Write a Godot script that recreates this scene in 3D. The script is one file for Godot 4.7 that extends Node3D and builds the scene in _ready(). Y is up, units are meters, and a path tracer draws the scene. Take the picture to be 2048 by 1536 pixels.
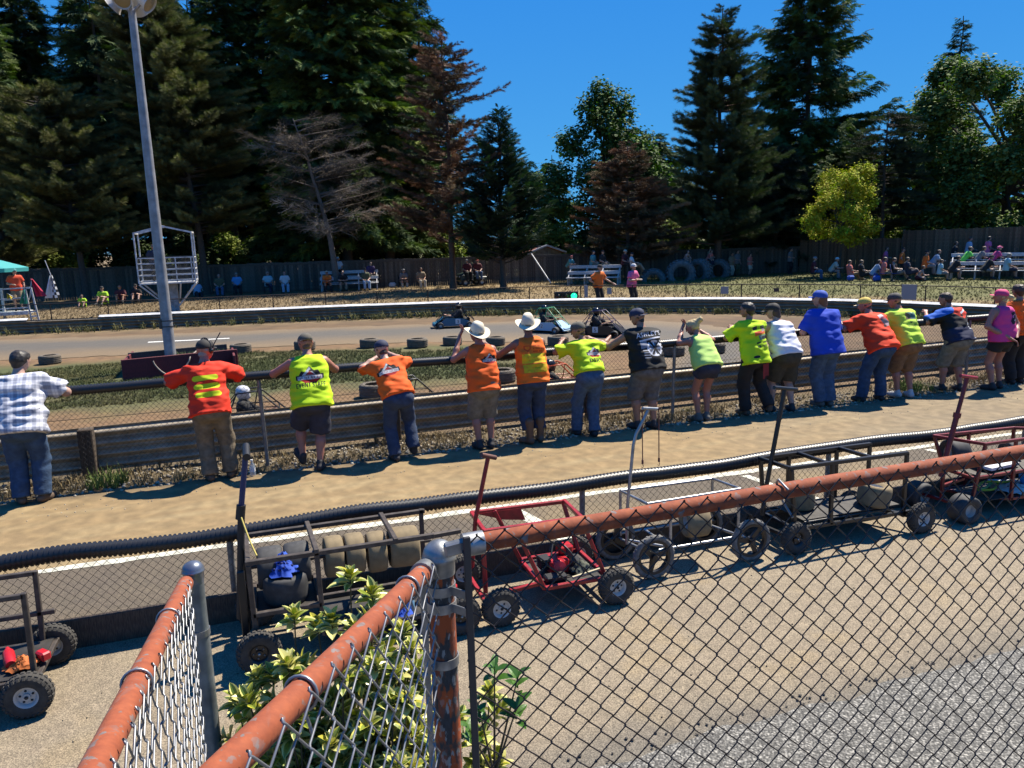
extends Node3D

const UPV := Vector3(0, 1, 0)
var rng := RandomNumberGenerator.new()
# surfaces keep low real-world reflectances; the picture is exposed for them
const ALB := 0.68
var mats := {}
var tex := {}

# ---------------------------------------------------------------- mesh builder
class MB:
	var v := PackedVector3Array()
	var n := PackedVector3Array()
	var u := PackedVector2Array()
	var c := PackedColorArray()
	var i := PackedInt32Array()
	var col := Color.WHITE

	func vert(p: Vector3, nn: Vector3, uv := Vector2.ZERO) -> int:
		v.append(p)
		n.append(nn)
		u.append(uv)
		c.append(col)
		return v.size() - 1

	func tri(a: Vector3, b: Vector3, d: Vector3) -> void:
		var nn := (b - a).cross(d - a).normalized()
		var k := v.size()
		vert(a, nn)
		vert(b, nn, Vector2(1, 0))
		vert(d, nn, Vector2(1, 1))
		i.append(k)
		i.append(k + 2)
		i.append(k + 1)

	func quad(a: Vector3, b: Vector3, d: Vector3, e: Vector3) -> void:
		var nn := (b - a).cross(e - a)
		if nn.length_squared() < 1e-14:
			nn = (d - b).cross(e - b)
		nn = nn.normalized()
		var k := v.size()
		vert(a, nn, Vector2(0, 1))
		vert(b, nn, Vector2(1, 1))
		vert(d, nn, Vector2(1, 0))
		vert(e, nn, Vector2(0, 0))
		for q in [0, 2, 1, 0, 3, 2]:
			i.append(k + q)

	func out_quad(a: Vector3, b: Vector3, d: Vector3, e: Vector3, mid: Vector3) -> void:
		if (b - a).cross(e - a).dot((a + b + d + e) * 0.25 - mid) < 0.0:
			quad(a, e, d, b)
		else:
			quad(a, b, d, e)

	func out_tri(a: Vector3, b: Vector3, d: Vector3, mid: Vector3) -> void:
		if (b - a).cross(d - a).dot((a + b + d) / 3.0 - mid) < 0.0:
			tri(a, d, b)
		else:
			tri(a, b, d)

	func box(t: Transform3D, s: Vector3, bev := 0.0) -> void:
		var h := s * 0.5
		var mid := t.origin
		var b := minf(bev, minf(h.x, minf(h.y, h.z)) * 0.8)
		var f := func(ax: int, sx: int, sy: int, sz: int) -> Vector3:
			var p := Vector3(sx * (h.x - b), sy * (h.y - b), sz * (h.z - b))
			p[ax] += b * [sx, sy, sz][ax]
			return t * p
		for sg in [-1, 1]:
			out_quad(f.call(0, sg, -1, -1), f.call(0, sg, 1, -1), f.call(0, sg, 1, 1), f.call(0, sg, -1, 1), mid)
			out_quad(f.call(1, -1, sg, -1), f.call(1, 1, sg, -1), f.call(1, 1, sg, 1), f.call(1, -1, sg, 1), mid)
			out_quad(f.call(2, -1, -1, sg), f.call(2, 1, -1, sg), f.call(2, 1, 1, sg), f.call(2, -1, 1, sg), mid)
		if b <= 0.0:
			return
		for a in [-1, 1]:
			for e in [-1, 1]:
				out_quad(f.call(1, -1, a, e), f.call(1, 1, a, e), f.call(2, 1, a, e), f.call(2, -1, a, e), mid)
				out_quad(f.call(0, a, -1, e), f.call(0, a, 1, e), f.call(2, a, 1, e), f.call(2, a, -1, e), mid)
				out_quad(f.call(0, a, e, -1), f.call(0, a, e, 1), f.call(1, a, e, 1), f.call(1, a, e, -1), mid)
				for g in [-1, 1]:
					out_tri(f.call(0, a, e, g), f.call(1, a, e, g), f.call(2, a, e, g), mid)

	func abox(p: Vector3, s: Vector3, bev := 0.0) -> void:
		box(Transform3D(Basis(), p), s, bev)

	# square bar from a to b
	func bar(a: Vector3, b: Vector3, w: float, h := -1.0, bev := 0.0) -> void:
		var d := b - a
		if h < 0.0:
			h = w
		var z := d.normalized()
		var ref := Vector3.UP if absf(z.y) < 0.95 else Vector3.RIGHT
		var x := ref.cross(z).normalized()
		var y := z.cross(x)
		box(Transform3D(Basis(x, y, z), (a + b) * 0.5), Vector3(w, h, d.length()), bev)

	# round tube along points, radii one number or an array
	func tube(pts: Array, rad: Variant, sides := 8, caps := true, vlen := 1.0) -> void:
		var m := pts.size()
		if m < 2:
			return
		var t0: Vector3 = (pts[1] - pts[0]).normalized()
		var ref := Vector3.UP if absf(t0.y) < 0.9 else Vector3.RIGHT
		var x := ref.cross(t0).normalized()
		var run := 0.0
		var k0 := v.size()
		for j in m:
			var t: Vector3
			if j == 0:
				t = pts[1] - pts[0]
			elif j == m - 1:
				t = pts[m - 1] - pts[m - 2]
			else:
				t = (pts[j + 1] - pts[j]).normalized() + (pts[j] - pts[j - 1]).normalized()
			if t.length_squared() < 1e-12:
				t = t0
			t = t.normalized()
			x = (x - t * x.dot(t)).normalized()
			var y := t.cross(x)
			var r: float = rad[j] if rad is Array else rad
			if j > 0:
				run += (pts[j] - pts[j - 1]).length()
			for s in sides + 1:
				var an := TAU * s / sides
				var nn := x * cos(an) + y * sin(an)
				vert(pts[j] + nn * r, nn, Vector2(float(s) / sides, run / vlen))
		for j in m - 1:
			for s in sides:
				var a := k0 + j * (sides + 1) + s
				var b := a + sides + 1
				i.append_array([a, b, a + 1, a + 1, b, b + 1])
		if caps:
			for e in [0, m - 1]:
				var dirn: Vector3 = (pts[0] - pts[1]).normalized() if e == 0 else (pts[m - 1] - pts[m - 2]).normalized()
				var cc := vert(pts[e], dirn)
				var kk := v.size()
				for s in sides + 1:
					vert(v[k0 + e * (sides + 1) + s], dirn)
				for s in sides:
					if e == 0:
						i.append_array([cc, kk + s, kk + s + 1])
					else:
						i.append_array([cc, kk + s + 1, kk + s])

	# profile of (radius, height) turned round y, then placed by t
	func lathe(prof: Array, seg: int, t := Transform3D(), crease := 0.6) -> void:
		var m := prof.size()
		var sn := []
		for j in m - 1:
			var d: Vector2 = (prof[j + 1] - prof[j])
			sn.append(Vector2(d.y, -d.x).normalized())
		for j in m - 1:
			var na: Vector2 = sn[j]
			var nb: Vector2 = sn[j]
			if j > 0 and sn[j - 1].dot(sn[j]) > crease:
				na = (sn[j - 1] + sn[j]).normalized()
			if j < m - 2 and sn[j + 1].dot(sn[j]) > crease:
				nb = (sn[j + 1] + sn[j]).normalized()
			var k := v.size()
			for s in seg + 1:
				var an := TAU * s / seg
				var cs := Vector3(cos(an), 0, sin(an))
				vert(t * (cs * prof[j].x + UP(prof[j].y)), (t.basis * (cs * na.x + UP(na.y))).normalized(), Vector2(float(s) / seg, float(j) / m))
				vert(t * (cs * prof[j + 1].x + UP(prof[j + 1].y)), (t.basis * (cs * nb.x + UP(nb.y))).normalized(), Vector2(float(s) / seg, float(j + 1) / m))
			for s in seg:
				var a := k + s * 2
				i.append_array([a, a + 2, a + 1, a + 1, a + 2, a + 3])

	func UP(y: float) -> Vector3:
		return Vector3(0, y, 0)

	func ball(p: Vector3, r: Vector3, seg := 12, rings := 8, b := Basis()) -> void:
		var prof := []
		for j in rings + 1:
			var a := -PI / 2 + PI * j / rings
			prof.append(Vector2(cos(a), sin(a)))
		lathe(prof, seg, Transform3D(b * Basis.from_scale(r), p), -1.0)

	# closed profile (z, y) swept along x from x0 to x1
	func beam(prof: Array, t: Transform3D, len: float) -> void:
		var m := prof.size()
		for j in m:
			var a: Vector2 = prof[j]
			var b: Vector2 = prof[(j + 1) % m]
			quad(t * Vector3(0, a.y, a.x), t * Vector3(len, a.y, a.x), t * Vector3(len, b.y, b.x), t * Vector3(0, b.y, b.x))

	# flat outline (x, y) given thickness along z
	func slab(poly: PackedVector2Array, th: float, t: Transform3D) -> void:
		var ids := Geometry2D.triangulate_polygon(poly)
		var h := th * 0.5
		for j in range(0, ids.size(), 3):
			var a := Vector3(poly[ids[j]].x, poly[ids[j]].y, h)
			var b := Vector3(poly[ids[j + 1]].x, poly[ids[j + 1]].y, h)
			var d := Vector3(poly[ids[j + 2]].x, poly[ids[j + 2]].y, h)
			if (b - a).cross(d - a).z < 0:
				var q := b
				b = d
				d = q
			var zz := Vector3(0, 0, th)
			tri(t * a, t * b, t * d)
			tri(t * (a - zz), t * (d - zz), t * (b - zz))
		var cw := Geometry2D.is_polygon_clockwise(poly)
		var m := poly.size()
		for j in m:
			var p := poly[j]
			var q := poly[(j + 1) % m]
			if not cw:
				var w := p
				p = q
				q = w
			quad(t * Vector3(p.x, p.y, h), t * Vector3(q.x, q.y, h), t * Vector3(q.x, q.y, -h), t * Vector3(p.x, p.y, -h))

	func append(o: MB, t := Transform3D()) -> void:
		var k := v.size()
		for j in o.v.size():
			v.append(t * o.v[j])
			n.append((t.basis * o.n[j]).normalized())
		u.append_array(o.u)
		for j in o.v.size():
			c.append(o.c[j] * col)
		for j in o.i:
			i.append(j + k)

	# turns every triangle to face the way its normals point
	func wind() -> MB:
		for j in range(0, i.size(), 3):
			if (v[i[j + 1]] - v[i[j]]).cross(v[i[j + 2]] - v[i[j]]).dot(n[i[j]]) > 0.0:
				var q := i[j + 1]
				i[j + 1] = i[j + 2]
				i[j + 2] = q
		return self

	func mesh(mat: Material = null) -> ArrayMesh:
		var a := []
		a.resize(Mesh.ARRAY_MAX)
		a[Mesh.ARRAY_VERTEX] = v
		a[Mesh.ARRAY_NORMAL] = n
		a[Mesh.ARRAY_TEX_UV] = u
		a[Mesh.ARRAY_COLOR] = c
		a[Mesh.ARRAY_INDEX] = i
		var m := ArrayMesh.new()
		if v.size() == 0:
			return m
		m.add_surface_from_arrays(Mesh.PRIMITIVE_TRIANGLES, a)
		if mat:
			m.surface_set_material(0, mat)
		return m

# ---------------------------------------------------------------- distance field -> surface nets
class SDF:
	var caps := []      # [a, b, ra, rb, k, flat, squash basis or null]
	var clips := []     # [normal, d]: keeps normal.p <= d
	var amp := 0.0
	var noise: FastNoiseLite
	var nscale := Vector3.ONE

	func cap(a: Vector3, b: Vector3, ra: float, rb: float, k := 0.03, flat := false) -> void:
		caps.append([a, b, ra, rb, k, flat])

	func clip(nrm: Vector3, p: Vector3) -> void:
		clips.append([nrm.normalized(), nrm.normalized().dot(p)])

	func build(mb: MB, h: float) -> void:
		if caps.is_empty():
			return
		var lo := Vector3(1e9, 1e9, 1e9)
		var hi := -lo
		for q in caps:
			var r := Vector3.ONE * (maxf(q[2], q[3]) + h * 2.5 + amp)
			lo = lo.min(q[0] - r).min(q[1] - r)
			hi = hi.max(q[0] + r).max(q[1] + r)
		var nx := int(ceil((hi.x - lo.x) / h)) + 1
		var ny := int(ceil((hi.y - lo.y) / h)) + 1
		var nz := int(ceil((hi.z - lo.z) / h)) + 1
		var F := PackedFloat32Array()
		F.resize(nx * ny * nz)
		F.fill(1.0)
		var nxy := nx * ny
		for q in caps:
			var a: Vector3 = q[0]
			var b: Vector3 = q[1]
			var ra: float = q[2]
			var rb: float = q[3]
			var k: float = q[4]
			var flat: bool = q[5]
			var ab := b - a
			var l2 := maxf(ab.length_squared(), 1e-9)
			var dirn := ab.normalized()
			var pad := maxf(ra, rb) + k + h * 2.0
			var i0 := Vector3i(((a.min(b) - Vector3.ONE * pad - lo) / h).floor()).clamp(Vector3i.ZERO, Vector3i(nx - 1, ny - 1, nz - 1))
			var i1 := Vector3i(((a.max(b) + Vector3.ONE * pad - lo) / h).ceil()).clamp(Vector3i.ZERO, Vector3i(nx - 1, ny - 1, nz - 1))
			for z in range(i0.z, i1.z + 1):
				for y in range(i0.y, i1.y + 1):
					var row := z * nxy + y * nx
					var p := Vector3(lo.x + i0.x * h, lo.y + y * h, lo.z + z * h)
					for x in range(i0.x, i1.x + 1):
						var pa := p - a
						var t := clampf(pa.dot(ab) / l2, 0.0, 1.0)
						var d := (pa - ab * t).length() - (ra + (rb - ra) * t)
						if flat:
							d = maxf(d, (p - b).dot(dirn))
						var o := F[row + x]
						var w := k - absf(d - o)
						if w > 0.0:
							F[row + x] = minf(d, o) - w * w * 0.25 / k
						elif d < o:
							F[row + x] = d
						p.x += h
		if amp > 0.0 or not clips.is_empty():
			for z in nz:
				for y in ny:
					var row := z * nxy + y * nx
					for x in nx:
						var d := F[row + x]
						if d < 0.08:
							var p := lo + Vector3(x, y, z) * h
							if amp > 0.0 and d > -0.06:
								d += amp * noise.get_noise_3d(p.x * nscale.x, p.y * nscale.y, p.z * nscale.z)
							for q in clips:
								d = maxf(d, q[0].dot(p) - q[1])
							F[row + x] = d
		var S := PackedByteArray()
		S.resize(F.size())
		for j in F.size():
			if F[j] < 0.0:
				S[j] = 1
		var ids := {}
		var k0 := mb.v.size()
		for z in nz - 1:
			for y in ny - 1:
				var row := z * nxy + y * nx
				for x in nx - 1:
					var r := row + x
					var sm := S[r] + S[r + 1] + S[r + nx] + S[r + nx + 1] + S[r + nxy] + S[r + nxy + 1] + S[r + nxy + nx] + S[r + nxy + nx + 1]
					if sm == 0 or sm == 8:
						continue
					var f := [F[r], F[r + 1], F[r + nx], F[r + nx + 1], F[r + nxy], F[r + nxy + 1], F[r + nxy + nx], F[r + nxy + nx + 1]]
					var acc := Vector3.ZERO
					var cnt := 0
					for e in EDGES:
						var fa: float = f[e[0]]
						var fb: float = f[e[1]]
						if (fa < 0.0) != (fb < 0.0):
							acc += CORN[e[0]].lerp(CORN[e[1]], fa / (fa - fb))
							cnt += 1
					ids[r] = mb.v.size()
					mb.vert(lo + (Vector3(x, y, z) + acc / cnt) * h, Vector3.ZERO)
		for r in ids:
			var x: int = r % nx
			var y: int = (r / nx) % ny
			var z: int = r / nxy
			if S[r] != S[r + 1] and y > 0 and z > 0:
				_q(mb, ids[r - nx - nxy], ids[r - nxy], ids[r], ids[r - nx], S[r] == 1)
			if S[r] != S[r + nx] and x > 0 and z > 0:
				_q(mb, ids[r - 1 - nxy], ids[r - 1], ids[r], ids[r - nxy], S[r] == 1)
			if S[r] != S[r + nxy] and y > 0 and x > 0:
				_q(mb, ids[r - 1 - nx], ids[r - nx], ids[r], ids[r - 1], S[r] == 1)
		for j in range(k0, mb.v.size()):
			mb.n[j] = mb.n[j].normalized()

	func _q(mb: MB, a: int, b: int, d: int, e: int, fwd: bool) -> void:
		var nn := (mb.v[d] - mb.v[a]).cross(mb.v[e] - mb.v[b])
		if not fwd:
			nn = -nn
		for j in [a, b, d, e]:
			mb.n[j] += nn
		if fwd:
			mb.i.append_array([a, d, b, a, e, d])
		else:
			mb.i.append_array([a, b, d, a, d, e])

	const CORN := [Vector3(0, 0, 0), Vector3(1, 0, 0), Vector3(0, 1, 0), Vector3(1, 1, 0), Vector3(0, 0, 1), Vector3(1, 0, 1), Vector3(0, 1, 1), Vector3(1, 1, 1)]
	const EDGES := [[0, 1], [2, 3], [4, 5], [6, 7], [0, 2], [1, 3], [4, 6], [5, 7], [0, 4], [1, 5], [2, 6], [3, 7]]

# ---------------------------------------------------------------- naming and placing
func tag(o: Node, label: String, category: String, group := "", kind := "") -> void:
	if label:
		o.set_meta("label", label)
	if category:
		o.set_meta("category", category)
	if group:
		o.set_meta("group", group)
	if kind:
		o.set_meta("kind", kind)

var name_count := {}
func numbered(called: String) -> String:
	var k: int = name_count.get(called, 0)
	name_count[called] = k + 1
	return called if k == 0 else "%s_%03d" % [called, k]

func thing(called: String, label: String, category: String, at := Vector3.ZERO, yaw := 0.0, group := "") -> Node3D:
	var o := Node3D.new()
	o.name = numbered(called)
	add_child(o)
	o.position = at
	o.rotation.y = yaw
	tag(o, label, category, group)
	return o

func obj(called: String, m: Variant, mat: Material, parent: Node = null) -> MeshInstance3D:
	var o := MeshInstance3D.new()
	o.mesh = m.mesh() if m is MB else m
	o.material_override = mat
	if parent:
		o.name = called
		parent.add_child(o, true)
	else:
		o.name = numbered(called)
		add_child(o)
	return o

func node(called: String, parent: Node, t := Transform3D()) -> Node3D:
	var o := Node3D.new()
	o.name = called
	parent.add_child(o, true)
	o.transform = t
	return o

func many(called: String, m: Mesh, mat: Material, xf: Array, cols: Array, parent: Node = null) -> MultiMeshInstance3D:
	var mm := MultiMesh.new()
	mm.transform_format = MultiMesh.TRANSFORM_3D
	mm.use_colors = not cols.is_empty()
	mm.mesh = m
	mm.instance_count = xf.size()
	for j in xf.size():
		mm.set_instance_transform(j, xf[j])
		if not cols.is_empty():
			mm.set_instance_color(j, cols[j])
	var o := MultiMeshInstance3D.new()
	o.multimesh = mm
	o.material_override = mat
	o.set_meta("kind", "stuff")
	if parent:
		o.name = called
		parent.add_child(o, true)
	else:
		o.name = numbered(called)
		add_child(o)
	return o

func struct(called: String, m: Variant, mat: Material) -> MeshInstance3D:
	var o := obj(called, m, mat)
	o.set_meta("kind", "structure")
	return o

func rr(a: float, b: float) -> float:
	return rng.randf_range(a, b)

func X(p: Vector3, b := Basis()) -> Transform3D:
	return Transform3D(b, p)

# axis y of a lathe turned to point along d
func along(p: Vector3, d: Vector3) -> Transform3D:
	var y := d.normalized()
	var ref := Vector3.RIGHT if absf(y.x) < 0.9 else Vector3.UP
	var z := ref.cross(y).normalized()
	return Transform3D(Basis(y.cross(z), y, z), p)

# ---------------------------------------------------------------- materials
func lc(r: float, g: float, b: float) -> Color:
	return Color(r, g, b).linear_to_srgb()

func mat(key: String, col: Color, rough := 0.8, metal := 0.0) -> StandardMaterial3D:
	if mats.has(key):
		return mats[key]
	var m := StandardMaterial3D.new()
	m.resource_name = key
	var lin := col.srgb_to_linear() * ALB
	m.albedo_color = Color(lin.r, lin.g, lin.b).linear_to_srgb()
	m.albedo_color.a = col.a
	m.roughness = rough
	m.metallic = metal
	mats[key] = m
	return m

# colour with a grey texture laid over it in three planes: tx names one of the shared textures, per metre
func grain(key: String, col: Color, tx: String, per_m: float, rough := 0.85, metal := 0.0, bump := "", bump_amt := 1.0, world := true) -> StandardMaterial3D:
	if mats.has(key):
		return mats[key]
	var lin: Color = col.srgb_to_linear() * (1.0 / tmean[tx])
	var m := mat(key, lc(minf(lin.r, 1.0), minf(lin.g, 1.0), minf(lin.b, 1.0)), rough, metal)
	m.uv1_triplanar = true
	m.uv1_world_triplanar = world
	m.uv1_scale = Vector3.ONE * per_m
	m.albedo_texture = tex[tx]
	if bump:
		m.normal_enabled = true
		m.normal_texture = tex[bump]
		m.normal_scale = bump_amt
	return m

func vcol(m: StandardMaterial3D) -> StandardMaterial3D:
	m.vertex_color_use_as_albedo = true
	return m

func fnl(sd: int, freq: float, oct := 4, type := FastNoiseLite.TYPE_SIMPLEX_SMOOTH) -> FastNoiseLite:
	var f := FastNoiseLite.new()
	f.seed = sd
	f.frequency = freq
	f.noise_type = type
	f.fractal_octaves = oct
	return f

# grey image from noise remapped to lo..hi (sRGB greys)
func grey(sd: int, size: int, freq: float, oct: int, lo: float, hi: float, gamma := 1.0, type := FastNoiseLite.TYPE_SIMPLEX_SMOOTH) -> Image:
	var im := fnl(sd, freq, oct, type).get_seamless_image(size, size)
	im.convert(Image.FORMAT_L8)
	var d := im.get_data()
	for j in d.size():
		d[j] = int(255.0 * (lo + (hi - lo) * pow(d[j] / 255.0, gamma)))
	return Image.create_from_data(size, size, false, Image.FORMAT_L8, d)

# loose grains: random cells, softened, so that the tile has no seam
func grit(cells: int, size: int, lo: float, hi: float, gamma: float, sd: int) -> Image:
	var r := RandomNumberGenerator.new()
	r.seed = sd
	var d := PackedByteArray()
	d.resize(cells * cells)
	for j in d.size():
		d[j] = int(255.0 * (lo + (hi - lo) * pow(r.randf(), gamma)))
	var im := Image.create_from_data(cells, cells, false, Image.FORMAT_L8, d)
	im.resize(size, size, Image.INTERPOLATE_CUBIC)
	return im

func stretch(im: Image, fx: int, fy: int) -> Image:
	# squeezes the picture fx by fy times and repeats it, so that its grain runs one way
	var w := im.get_width()
	var h := im.get_height()
	var s: Image = im.duplicate()
	s.resize(w / fx, h / fy, Image.INTERPOLATE_BILINEAR)
	var o := Image.create(w, h, false, im.get_format())
	for a in fx:
		for b in fy:
			o.blit_rect(s, Rect2i(0, 0, w / fx, h / fy), Vector2i(a * w / fx, b * h / fy))
	return o

func multiply(a: Image, b: Image) -> Image:
	var da := a.get_data()
	var db := b.get_data()
	for j in da.size():
		da[j] = da[j] * db[j] / 255
	return Image.create_from_data(a.get_width(), a.get_height(), false, Image.FORMAT_L8, da)

func bumpof(im: Image, k: float) -> ImageTexture:
	var b: Image = im.duplicate()
	b.convert(Image.FORMAT_RGBA8)
	b.bump_map_to_normal_map(k)
	return ImageTexture.create_from_image(b)

# mean of a texture in linear light, so that colours laid under it keep their real value
var tmean := {}
func keep(key: String, im: Image) -> void:
	tex[key] = ImageTexture.create_from_image(im)
	var d := im.get_data()
	var s := 0.0
	for j in range(0, d.size(), 7):
		s += pow(d[j] / 255.0, 2.2)
	tmean[key] = s / (d.size() / 7.0)

func make_textures() -> void:
	var fine := grey(11, 512, 0.09, 3, 0.72, 1.0)
	var blotch := grey(12, 512, 0.008, 5, 0.66, 1.0)
	var dirt := multiply(grey(13, 1024, 0.004, 6, 0.76, 1.0), grey(14, 1024, 0.12, 2, 0.80, 1.0))
	var cell := grey(15, 1024, 0.22, 2, 0.0, 1.0, 1.0, FastNoiseLite.TYPE_CELLULAR)
	var speck := multiply(grit(340, 1024, 0.62, 1.0, 1.0, 18), grey(19, 1024, 0.015, 4, 0.86, 1.0))
	var chips := grit(256, 1024, 0.40, 1.0, 2.6, 20)
	var grainy := stretch(grey(16, 512, 0.02, 4, 0.55, 1.0), 8, 1)
	var cloth := grey(17, 512, 0.012, 3, 0.0, 1.0)
	keep("fine", fine)
	keep("blotch", blotch)
	keep("dirt", dirt)
	keep("speck", speck)
	keep("chips", chips)
	tex.cell_n = bumpof(cell, 3.0)
	keep("wood", grainy)
	tex.fine_n = bumpof(fine, 3.0)
	tex.dirt_n = bumpof(dirt, 6.0)
	tex.speck_n = bumpof(speck, 4.0)
	tex.wood_n = bumpof(grainy, 4.0)
	tex.cloth_n = bumpof(stretch(cloth, 2, 4), 10.0)
	# rust: orange and brown patches with flakes of grey zinc
	var ru := Image.create(512, 512, false, Image.FORMAT_RGB8)
	var n1 := fnl(21, 0.012, 5).get_seamless_image(512, 512)
	var n2 := fnl(22, 0.05, 3).get_seamless_image(512, 512)
	var n3 := fnl(23, 0.02, 4).get_seamless_image(512, 512)
	for y in 512:
		for x in 512:
			var a := n1.get_pixel(x, y).r
			var b := n2.get_pixel(x, y).r
			var g := n3.get_pixel(x, y).r
			var cc := Color(0.55, 0.25, 0.125).lerp(Color(0.74, 0.40, 0.22), a).lerp(Color(0.40, 0.18, 0.10), b * 0.45)
			if g > 0.78:
				cc = Color(0.52, 0.53, 0.52).lerp(Color(0.38, 0.37, 0.36), b)
			ru.set_pixel(x, y, cc)
	tex.rust = ImageTexture.create_from_image(ru)
	# the corner post: dull grey with flaking paint and rust running down it
	var po := Image.create(256, 256, false, Image.FORMAT_RGB8)
	for y in 256:
		for x in 256:
			var a := n1.get_pixel(x * 2, y * 2).r
			var b := n2.get_pixel(x * 2, y * 2).r
			var g := n3.get_pixel((x * 2 + 130) % 512, y * 2).r
			var cc := Color(0.27, 0.27, 0.27).lerp(Color(0.17, 0.165, 0.16), b)
			cc = cc.lerp(Color(0.62, 0.29, 0.12), smoothstep(0.47, 0.60, a))
			if g > 0.72:
				cc = Color(0.55, 0.55, 0.53)
			po.set_pixel(x, y, cc)
	tex.post = ImageTexture.create_from_image(po)

func _ready() -> void:
	rng.seed = 7
	var cam := Camera3D.new()
	cam.name = "camera"
	add_child(cam)
	cam.position = Vector3(0, 2.85, 0)
	cam.rotation_order = EULER_ORDER_YXZ
	cam.rotation_degrees = Vector3(-10.6, -18.2, -1.72)
	cam.fov = 53.09
	cam.near = 0.05
	cam.far = 900.0
	cam.current = true
	var sky := ProceduralSkyMaterial.new()
	sky.sky_top_color = Color(0.105, 0.49, 0.90)
	sky.sky_horizon_color = Color(0.35, 0.71, 0.95)
	sky.sky_curve = 0.16
	sky.sky_energy_multiplier = 0.70
	sky.ground_bottom_color = Color(0.20, 0.17, 0.12)
	sky.ground_horizon_color = Color(0.42, 0.50, 0.52)
	sky.sun_angle_max = 3.0
	var env := Environment.new()
	env.background_mode = Environment.BG_SKY
	env.sky = Sky.new()
	env.sky.sky_material = sky
	env.tonemap_mode = Environment.TONE_MAPPER_LINEAR
	env.tonemap_exposure = 2.2
	env.sdfgi_enabled = true
	env.ssao_enabled = true
	env.ssil_enabled = true
	var we := WorldEnvironment.new()
	we.name = "world_environment"
	we.environment = env
	add_child(we)
	var sun := DirectionalLight3D.new()
	sun.name = "sun"
	add_child(sun)
	var toward := Vector3(0.90 * cos(deg_to_rad(57.5)), sin(deg_to_rad(57.5)), -0.43 * cos(deg_to_rad(57.5)))
	sun.look_at_from_position(toward * 50.0, Vector3.ZERO)
	sun.light_energy = 1.6
	sun.light_color = Color(1.0, 0.965, 0.90)
	sun.light_angular_distance = 0.53
	sun.shadow_enabled = true
	make_textures()
	build_ground()
	build_pit_fences()
	build_guardrails()
	build_far_fences()
	build_trees()
	build_infield()
	build_carts()
	build_foreground()
	build_spectators()
	build_far_side()
	build_karts()
	build_small()

# ---------------------------------------------------------------- ground
func resample(pts: Array, m: int) -> Array:
	var c := Curve3D.new()
	for j in pts.size():
		var p: Vector2 = pts[j]
		var a: Vector2 = pts[maxi(j - 1, 0)]
		var b: Vector2 = pts[mini(j + 1, pts.size() - 1)]
		var t := (b - a) / 6.0
		c.add_point(Vector3(p.x, 0, p.y), Vector3(-t.x, 0, -t.y), Vector3(t.x, 0, t.y))
	var L := c.get_baked_length()
	var o := []
	for j in m:
		o.append(c.sample_baked(L * j / (m - 1)))
	return o

# loft between two ground lines; kind picks how its colour varies
func loft(ea: Array, eb: Array, nu: int, nv: int, y: float, kind: String, wob := 0.0, tx := "") -> MB:
	var vm: float = 1.0 / tmean[tx] if tx else 1.0
	var A := resample(ea, nu)
	var B := resample(eb, nu)
	var nz := fnl(31, 0.6, 4)
	var mb := MB.new()
	for j in nu:
		var da := (B[j] - A[j]).normalized() as Vector3
		var a: Vector3 = A[j] + da * wob * nz.get_noise_2d(A[j].x * 2.0, A[j].z * 2.0)
		var b: Vector3 = B[j] + da * wob * nz.get_noise_2d(B[j].x * 2.0 + 50.0, B[j].z * 2.0)
		for k in nv:
			var t := float(k) / (nv - 1)
			var p := a.lerp(b, t)
			p.y = y
			mb.col = tint(kind, p, t) * vm
			mb.vert(p, UPV, Vector2(p.x, p.z))
	for j in nu - 1:
		for k in nv - 1:
			var a := j * nv + k
			if (mb.v[a + 1] - mb.v[a]).cross(mb.v[a + nv] - mb.v[a]).y > 0:
				mb.i.append_array([a, a + nv, a + 1, a + 1, a + nv, a + nv + 1])
			else:
				mb.i.append_array([a, a + 1, a + nv, a + 1, a + nv + 1, a + nv])
	return mb

var nA := fnl(41, 0.35, 4)
var nB := fnl(42, 1.6, 3)
var nC := fnl(43, 0.06, 3)
func tint(kind: String, p: Vector3, t: float) -> Color:
	var c := tint_raw(kind, p, t) * 0.52
	c.a = 1.0
	return c

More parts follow.
